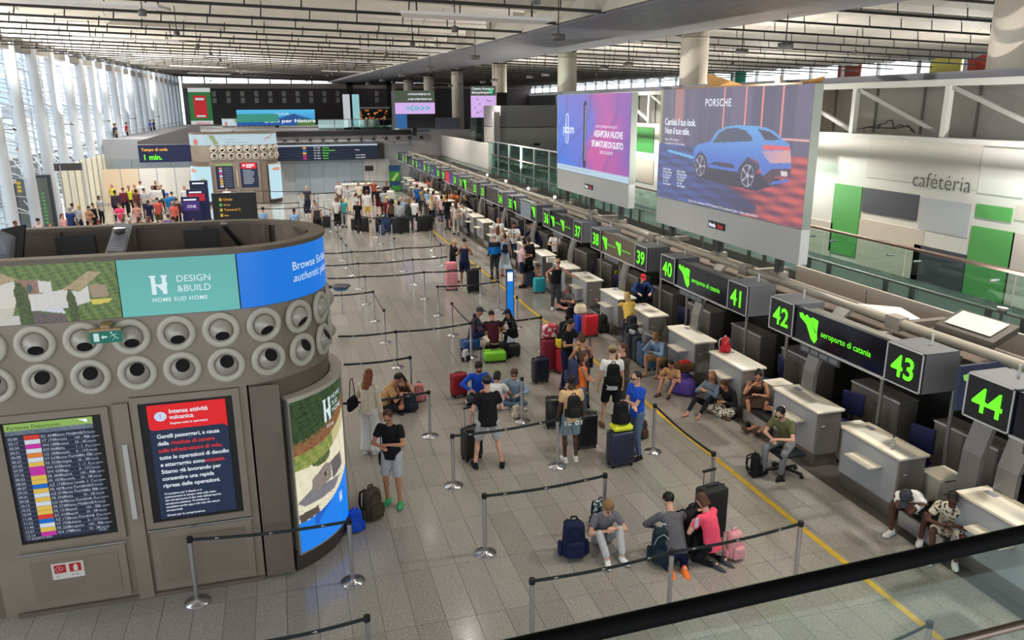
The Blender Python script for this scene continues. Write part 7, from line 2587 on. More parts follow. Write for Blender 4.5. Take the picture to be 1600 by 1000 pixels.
# --- far: (head u, v, face, pose, top, topcol, bottom, botcol, hair, haircol, cap, where)
FAR = [
    # queue in the middle lanes
    (323, 0, 0, 0) if False else None,
]
FAR = [
    (481, 290, 170, 'backarm', 'tee', (64, 62, 70), 'trousers', 'navy', 'bald', 'k', None, 'standing apart by the far barrier lanes with a black case', 1.82),
    (493, 313, 20, 'stand2', 'tee', 'lgrey', 'trousers', 'black', 'short', 'k', None, 'at the left end of the middle queue looking down', 1.74),
    (496, 318, 10, 'stand', 'tank', 'dgrey', 'trousers', 'black', 'short', 'b', None, 'second from the left in the middle queue, darker of the two', 1.70),
    (412, 323, 160, 'stand', 'tee', 'lblue', 'trousers', 'navy', 'short', 'k', None, 'right of the wayfinding screen, seen from behind', 1.74),
    (461, 326, 175, 'stand', 'tee', 'lblue', 'trousers', 'navy', 'short', 'k', None, 'behind the kiosk rim at its right, seen from behind', 1.70),
    (356, 290, 178, 'phone', 'tee', 'white', 'shorts', 'dgrey', 'short', 'k', None, 'reading the screens of the middle kiosk', 1.76),
    (531, 283, 20, 'stand', 'tee', 'white', 'trousers', 'brown', 'short', 'k', None, 'at the back of the middle queue by the barrier belts', 1.74),
    (545, 290, -20, 'phone1', 'long', 'lgrey', 'wide', 'cream', 'pony', 'k', None, 'in pale long clothes in the middle queue', 1.70),
    (562, 285, 10, 'stand', 'tee', 'cream', 'trousers', 'brown', 'bob', 'k', None, 'behind the white service desk, left one', 1.66),
    (574, 284, 0, 'stand', 'long', 'black', 'trousers', 'black', 'bob', 'k', None, 'behind the white service desk, middle one', 1.66),
    (585, 285, 190, 'leandesk', 'long', (130, 62, 36), 'trousers', 'black', 'short', 'g', None, 'in rust brown jacket leaning on the white service desk', 1.78),
    (606, 285, 0, 'stand', 'long', 'black', 'trousers', 'black', 'short', 'k', None, 'behind the queue by the green totem', 1.74),
    (527, 309, 170, 'stand', 'tee', 'white', 'trousers', 'black', 'pony', 'a', None, 'with auburn ponytail and white bag in the middle queue', 1.68),
    (538, 309, 175, 'stand', 'tee', 'teal', 'trousers', 'lgrey', 'pony', 'y', None, 'in teal top and pink rucksack in the middle queue', 1.66),
    (558, 302, 100, 'stand', 'tee', 'lgrey', 'shorts', 'lgrey', 'pony', 'k', None, 'standing side-on before the white service desk', 1.64),
    (560, 313, 160, 'stand2', 'tee', 'black', 'trousers', 'black', 'short', 'g', 'white', 'with white cap and orange bundle holding a big black case', 1.76),
    (575, 298, 172, 'stand', 'tee', 'white', 'shorts', 'yellow', 'curly', 'b', None, 'with bushy brown hair and pale yellow shorts', 1.84),
    (593, 292, 178, 'stand', 'tee', 'black', 'shorts', 'maroon', 'short', 'k', 'white', 'with white cap and black back-printed tee', 1.80),
    (601, 295, 170, 'stand', 'tee', 'lgrey', 'trousers', 'black', 'short', 'k', None, 'half hidden in the thick of the middle queue', 1.72),
    (612, 291, 160, 'stand', 'long', 'white', 'trousers', 'black', 'short', 'k', None, 'in white shirt bending forward near the green totem', 1.80),
    (606, 309, 150, 'holdlow', 'tee', 'maroon', 'trousers', 'denim', 'short', 'y', 'neon', 'in maroon polo and yellow cap holding a blue case', 1.78),
    (613, 312, 175, 'stand', 'tank', 'brown', 'trousers', 'black', 'long', 'k', None, 'in dark top beside the maroon polo', 1.70),
    (625, 315, 175, 'stand', 'long', 'lgrey', 'trousers', 'dgrey', 'bob', 'k', None, 'in pale grey cardigan in the middle queue', 1.66),
    (627, 309, 30, 'stand', 'tee', 'lgrey', 'trousers', 'black', 'bald', 'k', None, 'bald, behind the pale grey cardigan', 1.74),
    (635, 310, 175, 'stand', 'tee', 'lblue', 'trousers', 'lgrey', 'bob', 'g', None, 'with grey hair in pale blue printed top', 1.72),
    (641, 311, 178, 'stand', 'tank', 'dgrey', 'skirt', (70, 92, 86), 'long', 'l', None, 'with dark rucksack and green skirt', 1.70),
    (649, 311, 150, 'holdlow', 'tee', 'white', 'trousers', 'black', 'short', 'b', None, 'in white tee bending to a trolley case', 1.78),
    # right group by the counters
    (654, 283, -100, 'leandesk', 'tee', 'lpink', 'trousers', 'lgrey', 'bob', 'k', None, 'leaning by the farthest white desks, left one', 1.66),
    (666, 286, -60, 'leandesk', 'tee', 'white', 'trousers', 'black', 'short', 'k', None, 'leaning by the farthest white desks, middle one', 1.74),
    (673, 284, -60, 'leandesk', 'tee', 'coral', 'trousers', 'black', 'bob', 'k', None, 'leaning by the farthest white desks, right one', 1.66),
    (654, 290, 178, 'stand', 'tee', (40, 96, 150), 'trousers', 'dblue', 'short', 'k', None, 'with blue rucksack before the farthest desks', 1.76),
    (662, 293, 170, 'stand', 'tee', 'khaki', 'trousers', 'dgrey', 'pony', 'b', None, 'in khaki top beside the blue rucksack', 1.68),
    (671, 297, 160, 'stand', 'tee', 'lblue', 'trousers', 'black', 'short', 'b', None, 'in light blue shirt and black trousers', 1.78),
    (679, 300, 120, 'stand', 'tee', 'lpink', 'trousers', 'denim', 'pony', 'k', None, 'in pale pink top right of the light blue shirt', 1.66),
    (676, 306, 175, 'stand', 'tee', 'cream', 'trousers', 'black', 'long', 'y', None, 'with blonde hair and cream tee in the right queue', 1.68),
    (689, 301, 100, 'stand', 'tee', 'white', 'trousers', 'blue', 'short', 'g', None, 'in white shirt leaning toward the desk', 1.74),
    (692, 307, 170, 'stand', 'tank', 'lpink', 'shorts', 'dgrey', 'bob', 'k', None, 'with small maroon rucksack in the right queue', 1.66),
    (700, 309, 165, 'stand', 'tee', 'black', 'shorts', 'dgrey', 'short', 'b', None, 'in black tee, broad, carrying a bag in the right queue', 1.82),
    (714, 318, 178, 'stand', 'tee', (214, 204, 190), 'trousers', (206, 196, 182), 'long', 'b', None, 'all in beige with a beige rucksack at the right queue end', 1.70),
    (697, 300, 60, 'stand', 'tee', 'yellow', 'trousers', 'dgrey', 'bob', 'k', None, 'in yellow top between the right queue and the desks', 1.64),
    (706, 298, 40, 'stand', 'tank', 'tan', 'trousers', 'dgrey', 'long', 'k', None, 'in tan top with long dark hair near the suited agent', 1.66),
    (715, 305, -60, 'leandesk', 'tee', 'orange', 'trousers', 'dgrey', 'bob', 'b', None, 'in orange top leaning on a desk', 1.66),
    (720, 291, -100, 'stand', 'long', 'black', 'trousers', 'black', 'short', 'a', None, 'agent in dark suit with white shirt behind the right queue', 1.82),
    (731, 312, -100, 'leandesk', 'long', 'black', 'trousers', 'black', 'bald', 'g', None, 'bending low over a white desk behind the right queue', 1.74),
    (728, 326, -90, 'leandesk', 'tee', 'white', 'trousers', 'black', 'short', 'g', None, 'grey-haired in white shirt behind a desk', 1.74),
    # upper left crowd
    (177, 283, 0, 'stand', 'tank', 'neon', 'trousers', 'navy', 'long', 'y', None, 'steward in yellow vest with long fair hair at the bright wall', 1.70),
    (181, 294, 178, 'stand', 'long', (66, 56, 66), 'trousers', 'black', 'short', 'k', None, 'in dark plum jacket below the steward in yellow vest', 1.78),
    (194, 290, 10, 'stand', 'long', (110, 48, 62), 'trousers', 'black', 'short', 'b', 'maroon', 'in dark red checked shirt and hat', 1.78),
    (203, 287, 10, 'stand', 'tank', 'neon', 'trousers', 'black', 'short', 'k', None, 'in white shirt and yellow vest, right steward', 1.78),
    (212, 284, 20, 'stand', 'tank', 'yellow', 'trousers', 'black', 'bob', 'l', None, 'in yellow top among the left crowd', 1.70),
    (214, 292, 175, 'stand', 'tee', (90, 56, 48), 'trousers', 'dgrey', 'bob', 'k', None, 'in brown top among the left crowd', 1.72),
    (221, 280, 178, 'stand', 'tee', 'white', 'shorts', 'navy', 'short', 'b', None, 'tall with white tee and a diagonal strap', 1.86),
    (226, 291, 170, 'stand', 'tee', 'lgrey', 'trousers', 'dgrey', 'short', 'b', None, 'in pale tee with black strap', 1.80),
    (240, 287, 20, 'stand', 'tee', 'white', 'trousers', 'lgrey', 'bob', 'k', None, 'in white tee near the bright doorway', 1.74),
    (248, 287, 30, 'stand', 'long', 'white', 'trousers', 'dgrey', 'short', 'b', None, 'in pale long shirt near the bright doorway', 1.76),
    (245, 279, 10, 'stand', 'tank', 'black', 'trousers', 'black', 'bob', 'k', None, 'in black at the bright doorway', 1.70),
    (254, 286, -30, 'stand', 'long', 'dgrey', 'trousers', 'black', 'short', 'b', None, 'in dark grey at the right of the bright doorway', 1.74),
    (156, 302, 60, 'stand', 'tee', 'lgrey', 'trousers', 'black', 'bob', 'k', None, 'standing apart at left of the crowd with folded arms', 1.70),
    (188, 314, 0, 'phone', 'tee', (236, 70, 120), 'trousers', 'lpink', 'bob', 'b', None, 'in hot pink tee in the left crowd', 1.70),
    (214, 313, 0, 'phone1', 'tank', (196, 150, 140), 'trousers', 'lpink', 'bob', 'b', None, 'in pinkish tank top in the left crowd', 1.66),
    (233, 309, 170, 'stand', 'tee', 'navy', 'trousers', 'dgrey', 'short', 'k', 'tan', 'with orange bandana and navy tee', 1.76),
    (247, 306, 172, 'stand', 'tee', 'coral', 'shorts', 'olive', 'short', 'b', None, 'in coral red tee and olive shorts', 1.80),
    (262, 299, 60, 'stand', 'tee', (30, 130, 200), 'trousers', 'lgrey', 'short', 'k', 'blue', 'in sky blue tee', 1.76),
    (270, 297, 175, 'stand', 'tee', (60, 120, 180), 'trousers', 'denim', 'short', 'b', None, 'in mid blue tee at right of the crowd', 1.78),
    (273, 312, -20, 'stand', 'tee', 'coral', 'trousers', 'black', 'short', 'b', 'khaki', 'in salmon tee and cap', 1.74),
    (277, 307, 178, 'stand', 'long', (74, 56, 52), 'trousers', 'black', 'short', 'b', None, 'in brown jacket at the right of the crowd', 1.78),
    (290, 288, -10, 'stand', 'tee', 'white', 'trousers', 'black', 'bob', 'b', None, 'in white tee with dark strap near the fare banners', 1.72),
    (303, 291, 170, 'stand', 'tee', 'white', 'trousers', 'black', 'bob', 'k', None, 'with pale backpack beside the kiosk poster', 1.74),
    (110, 320, 160, 'stand', 'tee', 'dblue', 'trousers', 'navy', 'short', 'g', None, 'grey-haired in navy polo at the left of the crowd', 1.76),
    (114, 314, 170, 'stand', 'tee', 'lgrey', 'trousers', 'dgrey', 'short', 'k', None, 'half hidden behind the navy polo', 1.76),
    (124, 316, 120, 'stand', 'tee', 'lgrey', 'trousers', 'navy', 'bob', 'y', None, 'blonde in pale top right of the navy polo', 1.70),
    (138, 318, 60, 'phone', 'tee', (170, 130, 110), 'trousers', 'black', 'short', 'k', None, 'in tan tee looking down, left crowd', 1.72),
    (146, 314, 70, 'stand', 'long', 'black', 'trousers', 'black', 'short', 'k', None, 'in black jacket, left crowd', 1.76),
    (98, 330, 60, 'stand', 'tank', 'lpink', 'trousers', 'black', 'pony', 'k', None, 'with dark ponytail at the far left of the crowd', 1.66),
    (24, 341, 90, 'stand', 'tee', 'tan', 'trousers', 'black', 'short', 'b', None, 'only a head showing above the black panel', 1.72),
    (60, 337, 40, 'stand', 'tank', 'white', 'trousers', 'black', 'short', 'k', 'black', 'in white top with turquoise bag before the wayfinding totem', 1.68),
    (80, 345, 20, 'stand', 'tee', 'white', 'trousers', 'black', 'bob', 'b', None, 'in white tee with glasses above the kiosk rim', 1.66),
    (144, 344, 10, 'stand', 'tee', 'blue', 'trousers', 'black', 'short', 'b', None, 'in blue tee above the kiosk rim', 1.70),
    (156, 341, 10, 'stand', 'tee', 'purple', 'trousers', 'black', 'short', 'r' if False else 'k', 'maroon', 'with dark red cap above the kiosk rim', 1.72),
    (171, 347, 0, 'stand', 'tee', 'tan', 'trousers', 'black', 'bob', 'b', None, 'with brown hair just above the kiosk rim', 1.62),
    (203, 338, 20, 'stand', 'tee', 'green', 'trousers', 'black', 'short', 'g', 'lgrey', 'with pink face and grey cap above the louvred light', 1.74),
    (193, 336, 0, 'stand', 'tee', 'white', 'trousers', 'black', 'bob', 'k', None, 'in white behind the louvred light', 1.66),
    (218, 336, 175, 'stand', 'long', 'brown', 'trousers', 'black', 'long', 'b', None, 'with brown hair and dark jacket above the rim', 1.70),
    (222, 343, 170, 'stand', 'long', 'black', 'trousers', 'black', 'bob', 'l', None, 'with tawny hair right above the rim', 1.66),
    (233, 336, 178, 'stand', 'tee', (70, 30, 36), 'trousers', 'black', 'long', 'a', None, 'with dark red top and auburn hair', 1.66),
    (242, 345, 178, 'stand', 'tee', 'lgrey', 'trousers', 'black', 'bob', 'y', None, 'with blond hair at the rim', 1.64),
    (264, 333, 175, 'stand', 'tee', 'purple', 'trousers', 'navy', 'short', 'b', None, 'in violet tee near the fare banner', 1.72),
    (272, 337, 178, 'stand', 'long', 'black', 'trousers', 'black', 'short', 'k', None, 'in black jacket near the fare banner', 1.74),
    (304, 342, 0, 'stand', 'tank', 'coral', 'trousers', 'black', 'bun', 'b', None, 'with glasses and hair up before the fare banner', 1.64),
    (334, 347, 0, 'stand', 'tee', 'dgrey', 'trousers', 'black', 'short', 'b', None, 'only the top of the head over the kiosk rim', 1.66),
]
K = {'stand': 0}
sk = ['p', 't', 'p', 'r', 'm', 'p', 't']
for i, f in enumerate(FAR):
    (u, v, face, pose, top, tc_, bot, bc, hr, hcol, cap, where, h) = f
    hz = h * .93
    if pose == 'leandesk':
        hz = h * .78
    x, y = G(u, v, hz)
    person((x, y), face, pose, 'person ' + where, top, tc_, bot, bc, 'black' if i % 3 else 'white', hr, hcol, sk[i % 7], h, 1, cap, group='far crowd of travellers')
# people on the upper left walkway
for i, (u, v, c_, lab) in enumerate([(153, 240, 'dgrey', 'leaning on the upper left railing in grey'), (173, 232, 'lblue', 'in pale blue on the upper left walkway'), (182, 233, 'black', 'in black on the upper left walkway, middle'), (188, 232, 'dblue', 'in dark blue on the upper left walkway'), (204, 225, 'red', 'in red on the upper left walkway'), (240, 208, 'blue', 'in blue at the far end of the upper left walkway'), (245, 206, 'black', 'in black at the far end of the upper left walkway'), (136, 238, 'dgrey', 'at the near end of the upper left walkway')]):
    d = ray(u, v)
    tt = -11.95 / d.x
    x, y = -11.93, d.y * tt
    person((x, max(66.5, y)), 100, 'stand2', 'person ' + lab, 'tee', c_, 'trousers', 'black', 'black', 'short', 'k', 'p', 1.7, 1, group='people on the upper walkway', sit=3.6)
# figure bending on the porch at left
person((-12.9, 47.2), 20, 'leandesk', 'person in blue checked shirt and white shorts bending over the upper railing at left', 'shirt', patt('blue_check_cloth', lin(60, 90, 160), lin(200, 206, 220), 30, .5, 'noise'), 'shorts', 'white', 'white', 'short', 'k', 't', 1.9, 1, sit=3.1)
MB().box(-14.2, -12.4, 46.6, 48.4, 3.0, 3.1).build('left_landing', white_paint, gal)
build_people()
for o_ in list(bpy.data.objects):
    lb = o_.get('label', '')
    if 'lettered denim shorts' in lb:
        lettering(lambda a, b_: Vector((-a, .118 + abs(a) * -.12, .80 + b_)), [('I C', -.155, 0, .075, dict(bold=.02)), ('O !', .045, 0, .075, dict(bold=.02))], cloth(ccol('white')), o_)
    if 'steward in white shirt' in lb:
        MB().poly([(-.02, -.128, 1.42), (.02, -.128, 1.42), (.035, -.142, 1.12), (0, -.145, 1.06), (-.035, -.142, 1.12)], (0, .006, 0)).build('tie', cloth(ccol('navy')), o_)

# ================================================================== LUGGAGE
def suitcase(u, v, rot, w_, d, h, col, label, handle=.0, ribs='v', xy=None, lying=False, z=0., rough=.35, group='suitcases', soft=False, scale=None):
    x, y = xy or G(u, v)
    t = thing('suitcase', label, 'suitcase', (x, y, z), R(rot), group)
    m = mat('shell_%s' % label[:28].replace(' ', '_'), ccol(col), .8 if soft else rough, noise=.05, nscale=10)
    bz = .05
    me = rbox_mesh('shell', m, -w_ / 2, w_ / 2, -d / 2, d / 2, bz, h, min(.05, d * .22), 3)
    sh = link_mesh('shell', me, t)
    if ribs:
        mb = MB()
        n = int((w_ - .08) / .045)
        if ribs == 'v':
            for i in range(n):
                xx = -w_ / 2 + .05 + i * (w_ - .1) / max(1, n - 1)
                for s in (-1, 1):
                    mb.box(xx - .009, xx + .009, s * d / 2 - .006, s * d / 2 + .006, bz + .08, h - .08)
        else:
            n = int((h - .16) / .055)
            for i in range(n):
                zz = bz + .08 + i * (h - bz - .16) / max(1, n - 1)
                for s in (-1, 1):
                    mb.box(-w_ / 2 + .04, w_ / 2 - .04, s * d / 2 - .007, s * d / 2 + .007, zz - .012, zz + .012)
                    mb.box(s * w_ / 2 - .007, s * w_ / 2 + .007, -d / 2 + .04, d / 2 - .04, zz - .012, zz + .012)
        mb.build('rib', m, sh)
    MB().box(-w_ / 2 - .002, w_ / 2 + .002, -.006, .006, bz + .02, h + .003).build('zip_seam', black, t)
    for sx in (-1, 1):
        for s_ in (-1, 1):
            MB().cyl((sx * (w_ / 2 - .05) - .018, s_ * (d / 2 - .05), .028), (sx * (w_ / 2 - .05) + .018, s_ * (d / 2 - .05), .028), .028, n=10).build('wheel', blackrub, t)
    MB().tube([(-.09, 0, h), (-.08, 0, h + .03), (.08, 0, h + .03), (.09, 0, h)], .012, 6).build('grip', black, t)
    if handle:
        hm = mat('handle_alu', lin(150, 150, 152), .3, .8)
        mb = MB().tube([(-.10, d / 2 - .05, h - .02), (-.10, d / 2 - .05, h + handle)], .009, 6).tube([(.10, d / 2 - .05, h - .02), (.10, d / 2 - .05, h + handle)], .009, 6)
        hh = mb.build('telescopic_handle', hm, t)
        MB().box(-.12, .12, d / 2 - .07, d / 2 - .03, h + handle, h + handle + .03).build('handle_grip', black, hh)
    return t


def backpack(loc, rot, col, label, s=1., strapc='black', z=0., lean=0., name='backpack', col2=None):
    t = thing(name, label, 'bag', (loc[0], loc[1], z), R(rot), 'backpacks and soft bags', (s, s, s))
    m = cmat(col)
    m2 = cmat(col2) if col2 else m
    link_mesh('main_compartment', rbox_mesh('main_compartment', m, -.15, .15, -.10, .10, 0, .46, .075, 4, .82), t)
    link_mesh('front_pocket', rbox_mesh('front_pocket', m2, -.11, .11, -.16, -.07, .03, .24, .04, 3, .9), t)
    MB().tube([(-.04, .02, .45), (-.03, .02, .50), (.03, .02, .50), (.04, .02, .45)], .01, 6).build('top_loop', cmat(strapc), t)
    MB().tube([(-.105, -.085, .27), (-.07, -.105, .38), (0, -.10, .43), (.07, -.105, .38), (.105, -.085, .27)], .005, 5).build('zip', cmat(strapc), t)
    for q in (-1, 1):
        MB().tube([(q * .06, .07, .43), (q * .08, .16, .36), (q * .09, .17, .18), (q * .10, .10, .05)], .016, 6).build('strap', cmat(strapc), t)
    for q in (-1, 1):
        link_mesh('side_pocket', rbox_mesh('side_pocket', m2, q * .16 - .025, q * .16 + .025, -.05, .07, .02, .18, .02, 2), t)
    return t


def worn(u, v, face, col, label, s=1., h=1.72, col2=None):
    x, y = G(u, v)
    f = R(face)
    return backpack((x - math.sin(f) * .17, y + math.cos(f) * .17), face + 180, col, label, s, z=.98 * h / 1.75, name='worn_backpack', col2=col2)


def duffel(u, v, rot, L, r, col, label, z=0.):
    x, y = G(u, v, z)
    t = thing('duffel_bag', label, 'bag', (x, y, z), R(rot), 'backpacks and soft bags')
    m = cmat(col)
    link_mesh('bag_body', rbox_mesh('bag_body', m, -L / 2, L / 2, -r, r, 0, r * 1.9, r * .55, 4, .86), t)
    MB().box(-L * .42, L * .42, -.006, .006, r * 1.88, r * 1.91).build('zip', black, t)
    for s_ in (-1, 1):
        MB().tube([(-.12, s_ * r * .7, r * 1.2), (-.08, s_ * r * .3, r * 2.3), (.08, s_ * r * .3, r * 2.3), (.12, s_ * r * .7, r * 1.2)], .012, 6).build('handle', m, t)
    return t


SC = suitcase
SC(716, 618, 12, .38, .23, .56, (150, 30, 40), 'red cabin suitcase with black top bag beside the man in blue jacket', ribs='', soft=True)
SC(966, 728, 5, .48, .28, .70, (38, 42, 66), 'dark blue suitcase with horizontal ribs in front of the man in royal blue tee', .12, ribs='h')
SC(912, 700, 0, .44, .26, .72, (26, 26, 32), 'tall black suitcase behind the man with denim shorts', ribs='v')
SC(866, 668, -15, .42, .28, .66, (20, 22, 26), 'glossy black suitcase left of the beige tee, standing open-topped', ribs='', rough=.2)
SC(735, 716, 20, .40, .24, .66, (34, 26, 26), 'black suitcase with brown ribbed edge at the left of the broad man in black', .35, ribs='v')
SC(843, 597, 8, .40, .25, .62, (34, 40, 58), 'navy ribbed suitcase at the foot of the loaded trolleys', ribs='h')
SC(858, 580, 5, .46, .28, .86, (128, 24, 48), 'dark red trolley case loaded with plastic bags', ribs='', soft=True)
SC(878, 583, 0, .34, .24, .66, (176, 30, 44), 'bright red case under the yellow bag', .1, ribs='')
SC(921, 527, 10, .44, .27, .66, (206, 40, 50), 'bright red hard suitcase near the seated balding man', ribs='')
SC(906, 522, 10, .36, .25, .60, (30, 74, 190), 'royal blue hard suitcase left of the bright red one', .35, ribs='v')
SC(1013, 578, 0, .28, .42, .66, (84, 126, 160), 'light steel-blue ribbed suitcase by the woman in grey-blue cardigan', .2, ribs='h')
SC(1004, 574, 0, .24, .4, .64, (52, 82, 116), 'darker blue ribbed suitcase touching the steel-blue one', ribs='h')
SC(983, 560, -5, .26, .38, .72, (44, 54, 66), 'dark slate suitcase behind the blue pair, left', ribs='h')
SC(994, 565, -5, .26, .38, .70, (50, 58, 70), 'dark slate suitcase behind the blue pair, right', ribs='h')
SC(1104, 842, 10, .46, .28, .86, (20, 20, 22), 'large black soft suitcase beyond the kneeling woman in pink', .22, ribs='', soft=True)
SC(706, 452, 3, .44, .28, .72, (222, 150, 158), 'pink ribbed suitcase in front of the blonde woman', ribs='v')
SC(741, 456, -4, .48, .30, .84, (22, 22, 24), 'tall black soft suitcase right of the man in navy top', .12, ribs='', soft=True)
SC(843, 458, 0, .42, .26, .56, (38, 176, 192), 'turquoise suitcase with raised handle near the desks', .4, ribs='v')
SC(828, 448, 0, .38, .26, .56, (50, 64, 90), 'navy suitcase with black backpack on top behind the turquoise one', .0, ribs='v')
SC(772, 564, -4, .58, .38, .30, (122, 196, 40), 'lime green suitcase lying flat under the man in maroon', ribs='')
SC(734, 546, 12, .50, .34, .32, (30, 74, 124), 'blue suitcase lying on its side under the man in plum hood', ribs='v')
SC(799, 556, 5, .42, .30, .34, (30, 30, 34), 'black suitcase lying under the woman in black cap', ribs='')
SC(482, 330, 0, .4, .25, .6, (24, 24, 26), 'black case carried behind the bald man at the far lanes', ribs='', soft=True)
for i, (u, v, c_, wd, hh, lab) in enumerate([(503, 352, (60, 60, 64), .5, .62, 'dark grey'), (513, 353, (30, 30, 32), .45, .66, 'black, second from the left'), (533, 348, (24, 24, 26), .62, .95, 'tall black, third from the left'), (557, 357, (22, 22, 24), .45, .62, 'black with the white-capped man'), (569, 361, (26, 26, 28), .62, .8, 'large black, fifth from the left'),
                                             (596, 360, (22, 22, 26), .5, .8, 'black behind the maroon polo'), (606, 362, (44, 60, 104), .55, .78, 'navy blue below the maroon polo'), (622, 363, (24, 24, 28), .6, .85, 'black, under the grey cardigan'), (634, 362, (28, 28, 30), .5, .85, 'black, beside the green skirt'), (653, 360, (214, 196, 200), .34, .55, 'small pale pink'), (662, 360, (24, 24, 26), .6, .8, 'black, left of the pair near the right end'), (670, 359, (20, 20, 22), .55, .86, 'black, right of the pair near the right end'), (700, 356, (70, 74, 88), .4, .6, 'grey-blue beside the black tee'), (598, 364, (60, 80, 110), .3, .5, 'slim slate blue')]):
    SC(u, v, 5 * (i % 3) - 5, wd, .28, hh, c_, 'far queue suitcase, ' + lab, .0, ribs='' if i % 2 else 'v', group='suitcases in the far queue')

B = backpack
B(at(579, 806), 30, (74, 62, 52), 'big brown and grey hiking rucksack on the floor by the kiosk poster', 1.15, col2=(64, 60, 44))
B(at(641, 640), 15, (44, 52, 64), 'slate backpack standing by the card players', .9)
B(at(654, 624), -10, (200, 132, 130), 'pink backpack behind the slate one', .9)
B(at(806, 652), 20, (206, 196, 174), 'cream drawstring bag on the floor by the queue post', .6, 'cream')
B(at(892, 868), -10, (26, 32, 66), 'navy backpack standing left of the seated boy', 1.25)
B(at(935, 824), 0, patt('palm_print_cloth', lin(30, 44, 60), lin(190, 206, 200), 16, .55, 'noise'), 'palm-print backpack behind the seated boy', 1.0)
B(at(1075, 862), 15, 'black', 'big black bulky rucksack with outdoor straps beside the large black suitcase', 1.5)
B(at(1030, 880), -25, (24, 44, 52), 'dark teal backpack with mint straps left of the kneeling person in grey', 1.2, 'lgrey')
B(at(1142, 874), 10, (214, 150, 156), 'dusty pink backpack on the floor beside the woman in pink tee', .95, 'lpink')
B(at(1176, 746), 60, 'black', 'black bag on the floor at the feet of the olive tee man', .9)
B(at(553, 826), 0, 'blue', 'royal blue bag against the foot of the kiosk poster', .8, 'blue')
B(at(1000, 686), 20, (74, 54, 44), 'brown bag on the floor by the man in royal blue tee', .85)
B(at(941, 520), 30, (46, 50, 50), 'dark grey hiking backpack against the desk by the red suitcase', 1.15)
B(at(893, 505), 0, 'black', 'black bag between the seated balding man and the blue suitcase', 1.1)
B(at(727, 563), 40, (190, 190, 192), 'white and black sports bag on the floor left of the lime case', .7, col2='black')
B(at(787, 560), -20, 'black', 'black backpack slumped on the floor right of the lime case', 1.0)
B(at(755, 640), 10, 'navy', 'small navy bag behind the man in blue jacket', .8)
B(G(1132, 553, 1.1), 20, 'red', 'red backpack standing on the white desk top', .75, 'white', z=1.098)
B(G(966, 728), 0, 'black', 'black backpack strapped upright on the dark blue suitcase', .95, z=.83)
t = link_mesh('neck_pillow', rbox_mesh('neck_pillow', cmat('neon'), -.2, .2, -.14, .14, 0, .12, .055, 3), None, (*G(966, 728), .715))
tag(t, 'lime green cushion between the black backpack and the dark blue suitcase', 'cushion')
B(G(880, 583), 10, 'black', 'dark patterned backpack on the yellow bag beside the man in black tee', 1.0, 'lgrey', z=.88)
t = link_mesh('yellow_bag', rbox_mesh('yellow_bag', cmat((226, 204, 60)), -.17, .17, -.13, .13, 0, .24, .05, 3), None, (*G(878, 583), .68))
tag(t, 'bright yellow plastic bag on the bright red case', 'bag')
t = link_mesh('shopping_bag', rbox_mesh('shopping_bag', patt('red_white_bag', lin(190, 60, 80), lin(220, 216, 214), 9, .55, 'noise'), -.2, .2, -.12, .12, 0, .34, .06, 3), None, (*G(858, 580), .89))
tag(t, 'red and white shopping bag on the dark red trolley case', 'bag')
B(G(828, 448), 0, 'black', 'black backpack on the navy suitcase behind the turquoise one', .95, z=.58)
t = link_mesh('vanity_case', rbox_mesh('vanity_case', mat('vanity_pink', lin(236, 140, 154), .4), -.19, .19, -.12, .12, 0, .28, .04, 3), None, (*G(706, 452), .755))
tag(t, 'pink vanity case with dark lid standing on the pink ribbed suitcase', 'bag')
worn(889, 722, 176, (34, 34, 34), 'black backpack worn by the man in beige tee', .92)
worn(952, 670, 165, (18, 18, 20), 'black backpack on the shoulder of the man in khaki cap', 1.0, 1.78)
worn(905, 668, 75, (52, 58, 92), 'blue-grey backpack worn by the woman in orange top', 1.15)
worn(790, 432, 165, (36, 40, 56), 'dark small backpack worn by the woman in pale blue dress', .75)
x, y = G(654, 290, 1.65)
backpack((x, y - .2), 0, (20, 96, 170), 'bright blue backpack worn by a traveller near the farthest desks', 1.1, z=.9, name='worn_backpack')
x, y = G(714, 318, 1.6)
backpack((x, y - .2), 0, (206, 196, 180), 'beige backpack worn by the traveller all in beige', .95, z=.9, name='worn_backpack')
x, y = G(641, 311, 1.6)
backpack((x, y - .2), 0, (60, 64, 60), 'dark grey backpack worn by the traveller in the green skirt', 1.2, z=.85, name='worn_backpack')
# bags slung
def shoulder_bag(u, v, z, rot, col, label, w_=.34, h_=.26):
    x, y = G(u, v, z)
    t = thing('shoulder_bag', label, 'bag', (x, y, z), R(rot), 'backpacks and soft bags')
    link_mesh('bag_body', rbox_mesh('bag_body', cmat(col), -w_ / 2, w_ / 2, -.05, .05, -h_, 0, .035, 3), t)
    MB().tube([(-w_ / 2 + .04, 0, -.02), (-.05, 0, .35), (.05, 0, .35), (w_ / 2 - .04, 0, -.02)], .009, 5).build('strap', cmat(col), t)
    return t


